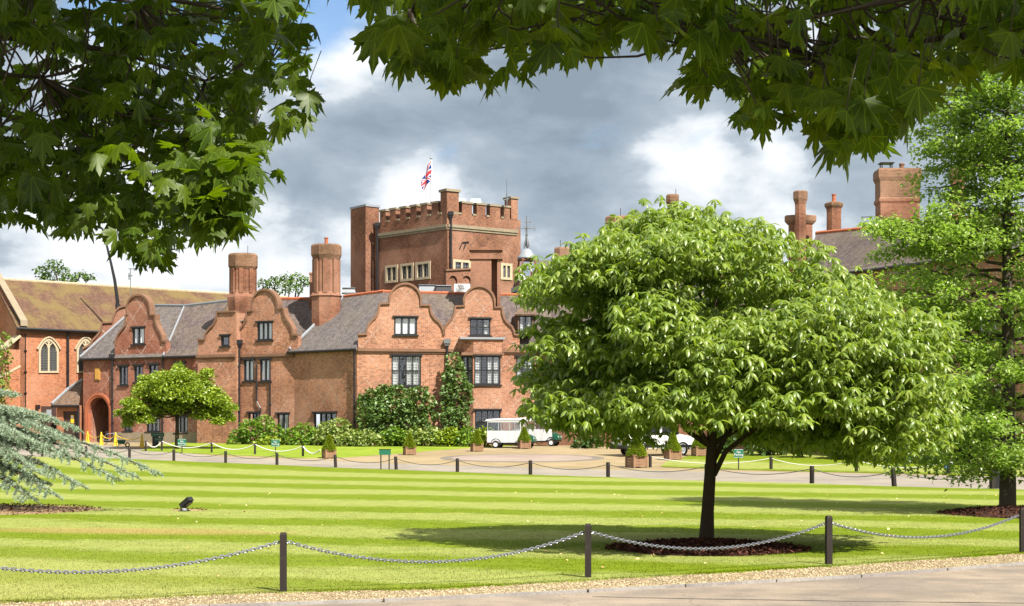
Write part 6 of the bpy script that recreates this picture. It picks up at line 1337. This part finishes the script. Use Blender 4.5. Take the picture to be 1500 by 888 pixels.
# rope barrier on the verge in front of the house
vp = [(213.5, 661), (237, 660.6), (310, 663.3), (373.5, 665.9), (443.7, 669)]; VPOS = []; o1 = copy_tree(fp); o1['group'] = 'posts on the house verge'
vl = ['right of the last yellow cone', 'left of the small bright tree', 'right of the small bright tree', 'before the large round shrub', 'before the bright spreading shrub']
for k, (x, y) in enumerate(vp): g = G(x, y); VPOS.append(g); o = place(o1, k == 0, (g.x, g.y, g.z), .2, 'verge post ' + vl[k]); o.rotation_euler = (0, 0, .2)
for k in range(4): thin_chain(VPOS[k] + Vector((0, 0, .6)), VPOS[k + 1] + Vector((0, 0, .6)), .36, 'white rope from the verge post ' + vl[k], .03, 'rope', 'white ropes on the house verge', 'rope')
thin_chain(VPOS[4] + Vector((0, 0, .6)), G(482, 671) + Vector((-.5, 0, .45)), .3, 'white rope reaching the first clipped cone planter', .04, 'rope', 'white ropes on the house verge', 'rope')

# ------------------------------------------------------------------ signs
def sign(loc, label, rz=0.0, w=.5, h=.42, zc=.62, txt='No\nParking', name='parking_sign'):
    t = thing(name, tuple(loc), label, 'sign', 'green parking signs', rz); m = MB(); m.box((0, .03, zc / 2), (.05, .04, zc + .1)); make('stake', m, M['black_iron'], t, world=False); m = MB(); m.box((0, 0, zc + .02), (w, .025, h)); p = make('panel', m, M['sign_green'], t, world=False)
    bm_ = MB()
    for x0, x1, z0, z1 in ((-w / 2 + .015, w / 2 - .015, zc + h / 2 - .01, zc + h / 2 + .002), (-w / 2 + .015, w / 2 - .015, zc - h / 2 + .035, zc - h / 2 + .047)): bm_.box(((x0 + x1) / 2, -.014, (z0 + z1) / 2), (x1 - x0, .004, z1 - z0))
    make('border', bm_, M['white_paint'], p, world=False); text(txt, .15, (0, -.0165, zc + .02), 0, M['white_paint'], p, .002, False); return t
sign(G(266.5, 664), 'green parking sign under the small bright tree', .1); sign(G(403.5, 665), 'green parking sign before the round shrub by the wall', .0); sign(G(1082, 688.5), 'green parking sign at the tip of the side lawn', .0, .46, .42, .78); sign(G(1326.5, 692), 'green parking sign under the right chestnut branches', .0, .5, .35, .62)
def board():
    g = G(564, 688.5); t = thing('sign_board', tuple(g), 'small green board on two dark legs at the far lawn edge', 'sign'); m = MB()
    for sx in (-1, 1): 
        l = MB(); l.box((sx * .2, 0, .44), (.055, .055, .98)); make('leg', l, M['black_iron'], t, world=False)
    m.box((0, -.02, .86), (.56, .07, .26)); p = make('panel', m, M['sign_green'], t, world=False); c = MB(); c.box((0, -.02, 1.0), (.6, .1, .025)); make('cap', c, M['black_iron'], p, world=False)
    g = G(231, 655.5); g.z = gz(g.y); t = thing('direction_sign', tuple(g), 'two tier green direction sign beside the last yellow cone', 'sign'); make('post', MB().box((-.15, .05, .35), (.4, .12, .9)), M['black_iron'], t, world=False)
    for w, z, tx, px_ in ((.85, .82, 'RECEPTION', 0), (.5, .52, 'CAR PARK', .05)): m = MB(); m.box((px_, -.03, z), (w, .03, .24)); p = make('panel', m, M['sign_green'], t, world=False); b_ = MB(); b_.box((px_, -.047, z), (w * .8, .004, .05)); make('legend', b_, M['lead'], p, world=False)
board()

# ------------------------------------------------------------------ cones, bicycle, barrow
def cones():
    pos = [(128.5, 650.2), (148.4, 652.2), (169.3, 653), (208, 655.6)]; lab = ['leftmost yellow cone, beside the arch jamb', 'yellow cone in front of the arch opening', 'yellow cone beside the bicycle', 'yellow cone standing apart by the direction sign']; t = thing('caution_cone', (0, 0, 0), 'cone', 'cone', 'yellow cones across the arch'); P_ = []
    m = MB(); m.lathe((0, 0, 0), [(.2, 0.03), (.19, .06), (.06, .76), (.045, .8)], 4, math.pi / 4); make('body', m, M['yellow'], t, world=False); make('base', MB().box((0, 0, .015), (.36, .36, .03)), M['yellow'], t, world=False); make('cap', MB().lathe((0, 0, .8), [(.05, 0), (.05, .06), (.02, .09)], 8), M['yellow'], t, world=False)
    for k, (x, y) in enumerate(pos): g = G(x, y); P_.append(g); place(t, k == 0, tuple(g), random.uniform(0, .6), lab[k])
    for k in range(3): thin_chain(P_[k] + Vector((0, 0, .74)), P_[k + 1] + Vector((0, 0, .74)), .28, 'yellow plastic chain from the %s' % lab[k], .028, 'yellow', 'yellow chains between the cones')
cones()
def bicycle():
    g = G(162, 652); g.y -= 0.0; t = thing('bicycle', (g.x, g.y, g.z), 'bicycle parked beside the brick arch', 'bicycle', None, .5)
    def wheel(x):
        m = MB(); m.tube([(x + .33 * math.cos(a), 0, .34 + .33 * math.sin(a)) for a in [2 * math.pi * k / 24 for k in range(25)]], .022, 6, False); w = make('wheel', m, M['rubber'], t, world=False); s = MB()
        for k in range(10): a = 2 * math.pi * k / 10; s.tube([(x, 0, .34), (x + .31 * math.cos(a), 0, .34 + .31 * math.sin(a))], .004, 3)
        s.tube([(x, -.04, .34), (x, .04, .34)], .03, 8); make('spokes', s, M['steel'], w, world=False)
    wheel(-.52); wheel(.52); m = MB()
    for p in ([(-.52, 0, .34), (-.12, 0, .3), (-.25, 0, .82), (-.52, 0, .34)], [(-.22, 0, .76), (.34, 0, .8), (.36, 0, .68), (-.12, 0, .3)], [(.52, 0, .34), (.33, 0, .92)]): m.tube(p, .022, 6)
    make('frame', m, M['lead'], t, world=False); m = MB(); m.tube([(.28, -.28, .98), (.36, -.2, .96), (.33, 0, .95), (.36, .2, .96), (.28, .28, .98)], .016, 6); make('handlebar', m, M['black_iron'], t, world=False); m = MB(); m.box((-.27, 0, .88), (.26, .14, .06), 0, .8); make('saddle', m, M['rubber'], t, world=False); m = MB(); m.tube([(-.12, -.12, .3), (-.12, .12, .3)], .02, 6); make('crank', m, M['steel'], t, world=False)
    g = G(178, 655); t = thing('wheelbarrow', (g.x, g.y, g.z), 'green wheelbarrow with black tyre between the last two cones', 'wheelbarrow', None, .15); t.scale = (.72, .72, .72); m = MB(); q = [(-.45, .3), (.35, .34)]
    m.box((0, 0, .46), (.55, .42, .34), 0, 1.0); m.v = [(x * (1.45 if z > .5 else 1), y * (1.3 if z > .5 else 1), z) for x, y, z in m.v]; make('tray', m, M['green_paint'], t, world=False)
    m = MB(); m.tube([(.52 + .17 * math.cos(a), 0, .2 + .17 * math.sin(a)) for a in [2 * math.pi * k / 16 for k in range(17)]], .055, 7, False); make('wheel', m, M['rubber'], t, world=False); m = MB()
    for sy in (-1, 1): m.tube([(.52, sy * .06, .2), (0, sy * .2, .3), (-.95, sy * .27, .52)], .018, 6); m.tube([(-.2, sy * .22, .34), (-.35, sy * .24, 0)], .018, 6)
    make('frame', m, M['black_iron'], t, world=False)
bicycle()

# ------------------------------------------------------------------ planters with clipped cones
def planters():
    pos = [(482, 671.5, 'clipped box cone in the first planter from the left', 'wooden planter left of the two legged board'), (600, 666.5, 'clipped box cone before the mottled hedge bush', 'wooden planter before the mottled hedge bush'), (698.5, 661.5, 'clipped box cone before the rear of the passenger cart', 'wooden planter left of the passenger cart'),
           (768, 657.5, 'clipped box cone in front of the passenger cart', 'wooden planter standing in front of the passenger cart'), (932.5, 685, 'largest clipped box cone, in front of the white van', 'wooden planter before the white van'), (985.5, 674, 'clipped box cone at the white van front wheel', 'wooden planter at the white van front wheel'), (1025, 668.5, 'clipped box cone half hidden by the chestnut trunk', 'wooden planter half hidden by the chestnut trunk')]
    t = thing('planter', (0, 0, 0), 'planter', 'planter', 'square wooden planters'); W_ = .72; H_ = .5
    for k in range(4):
        a = k * math.pi / 2; m = MB()
        for j in range(4): m.box((0, -W_ / 2 + .02, .04 + H_ / 4 * (j + .5)), (W_ - .1, .04, H_ / 4 - .012))
        m.v = [(x * math.cos(a) - y * math.sin(a), x * math.sin(a) + y * math.cos(a), z) for x, y, z in m.v]; make('side_panel', m, M['planter_wood'], t, world=False)
    for sx, sy in ((-1, -1), (1, -1), (1, 1), (-1, 1)): m = MB(); m.box((sx * (W_ / 2 - .03), sy * (W_ / 2 - .03), .29), (.09, .09, .58)); make('corner_post', m, M['planter_wood'], t, world=False)
    m = MB()
    for k in range(4):
        a = k * math.pi / 2; q = MB(); q.box((0, -W_ / 2 + .02, .58), (W_ - .02, .12, .04)); m.add([(x * math.cos(a) - y * math.sin(a), x * math.sin(a) + y * math.cos(a), z + .001 * k) for x, y, z in q.v], q.f)
    make('rim', m, M['planter_wood'], t, world=False); make('soil', MB().box((0, 0, .5), (W_ - .12, W_ - .12, .04)), M['mulch_soil'], t, world=False)
    cn = thing('box_cone', (0, 0, 0), 'cone', 'topiary', 'clipped box cones'); n = 7000; h = rng.uniform(0, 1, n) ** 1.3; a = rng.uniform(0, 6.28, n); r = .42 * (1 - h) ** .8 * (1 + .06 * np.sin(9 * h)) * rng.uniform(.86, 1.03, n) + .02; low = h < .06; P_ = np.stack([r * np.cos(a), r * np.sin(a), .02 + h * .92], 1); L = Leaves()
    L.add(DIAMOND, P_, frames(a + rng.normal(0, .6, n), rng.normal(.25, .5, n), rng.normal(0, .5, n)), np.stack([s_ * np.array([.8, 1, 1]) for s_ in rng.uniform(.05, .085, n)])); L.build('foliage', M['leaf_box'], cn, False); make('stem', MB().tube([(0, 0, -.02), (0, 0, .85)], [.03, .01], 6), M['bark_dark'], cn, world=False)
    for k, (x, y, l1, l2) in enumerate(pos):
        g = G(x, y); sc = {0: .86, 1: .84, 2: .86, 3: .92, 4: 1.12, 5: 1.0, 6: 1.0}[k] * 1.0; rz = random.uniform(.25, .5)
        place(t, k == 0, tuple(g), rz, l2, (sc, sc, sc * .95)); place(cn, k == 0, (g.x, g.y, g.z + .52 * sc * .95), rz, l1, (sc, sc, sc * 1.05))
planters()

# ------------------------------------------------------------------ vehicles
def wheel_set(t, pts, r=.24, w=.18, hub='white_paint'):
    for x, y in pts:
        m = MB(); n = 20; prof = [(r * .62, -w / 2), (r * .95, -w / 2), (r, -w * .3), (r, w * .3), (r * .95, w / 2), (r * .62, w / 2)]; V = []
        for rr, yy in prof:
            for k in range(n): a = 2 * math.pi * k / n; V.append((x + rr * math.cos(a), y + yy, r + rr * math.sin(a)))
        m.add(V, [(i * n + k, i * n + (k + 1) % n, (i + 1) * n + (k + 1) % n, (i + 1) * n + k) for i in range(len(prof) - 1) for k in range(n)]); o = make('wheel', m, M['rubber'], t, world=False)
        q = MB(); s = -1 if y < 0 else 1; V = []
        for rr, yy in ((r * .62, w * .42), (r * .5, w * .3), (r * .2, w * .34), (.02, w * .4)):
            for k in range(n): a = 2 * math.pi * k / n; V.append((x + rr * math.cos(a), y + s * yy, r + rr * math.sin(a)))
        q.add(V, [(i * n + k, i * n + (k + 1) % n, (i + 1) * n + (k + 1) % n, (i + 1) * n + k) for i in range(3) for k in range(n)] + [tuple(3 * n + k for k in range(n))]); make('hub', q, M[hub], o, world=False)
def rbox(m, x0, x1, y0, y1, z0, z1, c=.06):
    P_ = [(x0 + c, z0), (x1 - c, z0), (x1, z0 + c), (x1, z1 - c), (x1 - c, z1), (x0 + c, z1), (x0, z1 - c), (x0, z0 + c)]; k = 8
    m.add([(x, y0, z) for x, z in P_] + [(x, y1, z) for x, z in P_], [tuple(range(k)), tuple(range(2 * k - 1, k - 1, -1))] + [(i, k + i, k + (i + 1) % k, (i + 1) % k) for i in range(k)]); return m
def cart(loc, rz, label, L, sc=1.0):
    """covered passenger golf cart, front at +x, local"""
    t = thing('golf_cart', tuple(loc), label, 'golf cart', 'white covered passenger carts', rz); w = .62; zr = 1.92
    m = MB(); rbox(m, -L / 2, L / 2 - .95, -w, w, .26, .5); rbox(m, L / 2 - 1.0, L / 2 - .05, -w, w, .3, .42); make('chassis', m, M['black_iron'], t, world=False)
    m = MB(); P_ = [(L / 2 - .75, .42), (L / 2 - .02, .42), (L / 2, .55), (L / 2 - .06, .72), (L / 2 - .45, .92), (L / 2 - .7, .94)]; k = 6; m.add([(x, -w * .92, z) for x, z in P_] + [(x, w * .92, z) for x, z in P_], [tuple(range(k)), tuple(range(2 * k - 1, k - 1, -1))] + [(i, k + i, k + (i + 1) % k, (i + 1) % k) for i in range(k)]); co = make('cowl', m, M['green_paint'], t, world=False)
    for sy in (-1, 1): q = MB(); q.lathe((0, 0, 0), [(.07, 0), (.07, .02), (.03, .03)], 10); q.v = [(L / 2 - .04 + z, sy * .38 + x, .62 + y) for x, y, z in q.v]; make('headlight', q, M['white_paint'], co, world=False)
    m = MB(); V = []; nx, ny = 8, 6
    for i in range(nx + 1):
        for j in range(ny + 1):
            x = -L / 2 - .08 + (L + .0) * i / nx; y = -w - .06 + (2 * w + .12) * j / ny; V.append((x, y, zr + .07 * (1 - (2 * j / ny - 1) ** 2) - .05 * (abs(2 * i / nx - 1) ** 4)))
    top = len(V); V += [(x, y, z - .07) for x, y, z in V]; F_ = [(i * (ny + 1) + j, (i + 1) * (ny + 1) + j, (i + 1) * (ny + 1) + j + 1, i * (ny + 1) + j + 1) for i in range(nx) for j in range(ny)]; F_ += [tuple(q + top for q in f[::-1]) for f in F_]
    for i in range(nx): a, b2 = i * (ny + 1), (i + 1) * (ny + 1); F_ += [(a, a + top, b2 + top, b2), (a + ny, b2 + ny, b2 + ny + top, a + ny + top)]
    for j in range(ny): a = j; e = nx * (ny + 1) + j; F_ += [(a, a + 1, a + 1 + top, a + top), (e, e + top, e + 1 + top, e + 1)]
    m.add(V, F_); make('roof', m, M['white_paint'], t, world=False)
    m = MB(); xs = [-L / 2 + .05] + [-L / 2 + .05 + (L - .95) * k / 3 for k in (1, 2, 3)]
    for x in xs:
        for sy in (-1, 1): m.tube([(x, sy * w * .98, .45), (x, sy * w * .98, zr)], .026, 6)
    for sy in (-1, 1): m.tube([(L / 2 - .5, sy * w * .9, .9), (L / 2 - .78, sy * w * .98, zr)], .026, 6)
    make('canopy_post', m, M['white_paint'], t, world=False); xe = xs[-1]
    m = MB(); n = 26
    for sy in (-1, 1):
        for k in range(n):
            xa, xb = xs[0] - .03 + (xe - xs[0] + .03) * k / n, xs[0] - .03 + (xe - xs[0] + .03) * (k + 1) / n; da, db = .012 * math.sin(k * 1.1), .012 * math.sin((k + 1) * 1.1); m.quad((xa, sy * (w + .035 + da), .36), (xb, sy * (w + .035 + db), .36), (xb, sy * (w + .03), 1.16), (xa, sy * (w + .03), 1.16)); m.quad((xa, sy * (w + .03), 1.72), (xb, sy * (w + .03), 1.72), (xb, sy * (w + .035), 1.9), (xa, sy * (w + .035), 1.9))
    m.quad((xs[0] - .04, -w - .03, .36), (xs[0] - .04, w + .03, .36), (xs[0] - .04, w + .03, 1.16), (xs[0] - .04, -w - .03, 1.16)); m.quad((xe, -w - .03, 1.16), (xe + .45, -w - .0, 1.16), (xe + .5, -w, .4), (xe, -w - .03, .4))
    make('canvas_side', m, M['canvas'], t, world=False)
    m = MB()
    for sy in (-1, 1): m.quad((xs[0], sy * (w + .032), 1.16), (xe, sy * (w + .032), 1.16), (xe, sy * (w + .032), 1.72), (xs[0], sy * (w + .032), 1.72))
    m.quad((xs[0] - .04, -w, 1.16), (xs[0] - .04, w, 1.16), (xs[0] - .04, w, 1.85), (xs[0] - .04, -w, 1.85)); m.quad((L / 2 - .5, -w * .9, .92), (L / 2 - .5, w * .9, .92), (L / 2 - .76, w * .95, 1.88), (L / 2 - .76, -w * .95, 1.88)); make('clear_window', m, M['clear_sheet'], t, world=False)
    for x in [q + .45 for q in xs[:-1]]: m = MB(); rbox(m, x - .25, x + .22, -w * .85, w * .85, .5, .78, .05); rbox(m, x - .3, x - .2, -w * .85, w * .85, .76, 1.2, .03); make('bench_seat', m, M['canvas'], t, world=False)
    m = MB(); m.tube([(L / 2 - .72, -.25, .9), (L / 2 - .85, -.25, 1.1)], .02, 6); m.tube([(L / 2 - .85 + .05 * math.sin(a), -.25 + .17 * math.cos(a), 1.1 + .16 * math.sin(a)) for a in [2 * math.pi * k / 14 for k in range(15)]], .015, 5, False); make('steering_wheel', m, M['black_iron'], t, world=False)
    m = MB()
    for sy in (-1, 1):
        for x, r in ((L / 2 - .48, .34), (-L / 2 + .62, .34)): m.tube([(x + r * math.cos(a), sy * (w + .03), .27 + r * math.sin(a)) for a in [math.pi * k / 10 for k in range(11)]], .025, 6)
    make('wheel_arch', m, M['rubber'], t, world=False); wheel_set(t, [(L / 2 - .48, -w + .03), (L / 2 - .48, w - .03), (-L / 2 + .62, -w + .03), (-L / 2 + .62, w - .03)], .25, .2); t.scale = (sc,) * 3
c = G(750, 656.2); cart((c.x, c.y, c.z), R(-12), 'long white canvas sided passenger cart behind the planter', 3.2, .95)
c = W(786, 654, 108.9); c.z = gz(108.9); cart((c.x + .1, c.y, c.z), R(-16), 'second white covered cart parked beyond the first', 3.2, .95)
def van():
    g = G(957, 667.5); t = thing('white_van', (g.x, g.y, g.z), 'white van half hidden behind the chestnut branches', 'van', None, R(27)); L, w = 4.5, .88
    prof = [(-2.2, .42), (2.15, .42), (2.3, .6), (2.28, .95), (2.1, 1.1), (1.25, 1.25), (.75, 1.9), (.5, 2.0), (-2.1, 2.02), (-2.24, 1.9), (-2.28, .6)]; k = len(prof); m = MB(); m.add([(x, -w * (1 if z < 1.2 else .93), z) for x, z in prof] + [(x, w * (1 if z < 1.2 else .93), z) for x, z in prof], [tuple(range(k)), tuple(range(2 * k - 1, k - 1, -1))] + [(i, k + i, k + (i + 1) % k, (i + 1) % k) for i in range(k)]); make('body', m, M['white_paint'], t, world=False)
    def wq(name, pts, mt='room_glass', parent=None): m = MB(); m.add(pts, [tuple(range(len(pts)))]); return make(name, m, M[mt], parent or t, world=False)
    for s in (-1, 1):
        y = s * (w + .004); y2 = s * (w * .93 + .006)
        wq('side_window', [(.05, y, 1.2), (1.1, y, 1.2), (.72, y2, 1.8), (.1, y2, 1.84)]); wq('side_window', [(-1.0, y, 1.2), (-.1, y, 1.2), (-.08, y2, 1.84), (-1.0, y2, 1.84)])
        m = MB(); m.pts = None; m.box((0, s * (w + .012), .55), (4.3, .02, .16)); make('side_trim', m, M['black_iron'], t, world=False)
        m = MB(); m.box((1.0, s * (w + .1), 1.28), (.1, .2, .16)); make('mirror', m, M['black_iron'], t, world=False)
        m = MB(); m.box((-.15, s * (w + .006), 1.1), (.16, .02, .035)); make('door_handle', m, M['black_iron'], t, world=False)
        for x in (1.45, -1.35):
            m = MB(); m.tube([(x + .4 * math.cos(a), s * (w + .005), .36 + .4 * math.sin(a)) for a in [math.pi * q / 12 for q in range(13)]], .04, 6); make('wheel_arch', m, M['black_iron'], t, world=False)
        m = MB(); m.box((-2.285, s * .76, 1.05), (.03, .12, .5)); make('tail_lamp', m, M['lamp_red'], t, world=False); m = MB(); m.box((2.27, s * .62, .82), (.05, .3, .2)); make('headlight', m, M['lead'], t, world=False)
    wq('windscreen', [(1.27, -w * .86, 1.27), (1.27, w * .86, 1.27), (.78, w * .84, 1.88), (.78, -w * .84, 1.88)]); wq('rear_window', [(-2.285, -.62, 1.2), (-2.285, .62, 1.2), (-2.272, .6, 1.78), (-2.272, -.6, 1.78)])
    m = MB(); rbox(m, -2.42, -2.2, -w, w, .38, .62); make('bumper', m, M['black_iron'], t, world=False); m = MB(); rbox(m, 2.2, 2.42, -w, w, .36, .62); make('bumper', m, M['black_iron'], t, world=False); m = MB(); m.box((-2.297, 0, .86), (.02, .52, .13)); make('number_plate', m, M['plate_yellow'], t, world=False); wheel_set(t, [(1.45, -w + .1), (1.45, w - .1), (-1.35, -w + .1), (-1.35, w - .1)], .34, .22, 'lead')
simple('room_glass', (0.02, 0.024, 0.028), 0.08, 0.8, 0.2, 2.0)
van()
def uplighter():
    g = G(273, 751); t = thing('floodlight', (g.x, g.y, g.z + .03), 'black tilted floodlight standing on the striped lawn', 'floodlight', None, -.35); m = MB(); m.box((0, 0, .2), (.27, .2, .1)); m.box((0, 0, .135), (.2, .16, .03), 0, .9); o = make('lamp_head', m, M['black_iron'], t, world=False)
    for q in (o,): q.data.transform(Matrix.Translation((0, 0, .2)) @ Matrix.Rotation(R(-38), 4, 'Y') @ Matrix.Translation((0, 0, -.2)))
    m = MB(); m.tube([(-.06, -.1, .0), (-.1, -.1, .16)], .014, 5); m.tube([(-.06, .1, .0), (-.1, .1, .16)], .014, 5); m.box((-.04, 0, .01), (.16, .22, .02)); make('bracket', m, M['black_iron'], t, world=False); m = MB(); m.lathe((-.02, -.05, 0), [(.06, 0), (.055, .05), (.02, .07)], 10); make('junction_box', m, M['lead'], t, world=False)
    g = G(1387, 693.5); t = thing('bollard_light', tuple(g), 'small blue box light beside the dark post on the side lawn', 'light'); make('stem', MB().box((0, 0, .12), (.06, .06, .3)), M['black_iron'], t, world=False); make('housing', MB().box((0, 0, .34), (.26, .22, .3), 0, .9), M['blue_paint'], t, world=False); make('lid', MB().box((0, 0, .5), (.3, .26, .03)), M['black_iron'], t, world=False)
    g = G(1465, 716); t = thing('bin', tuple(g), 'dark square litter bin behind the pin oak trunk', 'bin'); make('body', MB().box((0, 0, .26), (.36, .36, .55), 0, 1.0), M['black_iron'], t, world=False); make('lid', MB().box((0, 0, .555), (.4, .4, .04), 0, .9), M['black_iron'], t, world=False)
uplighter()
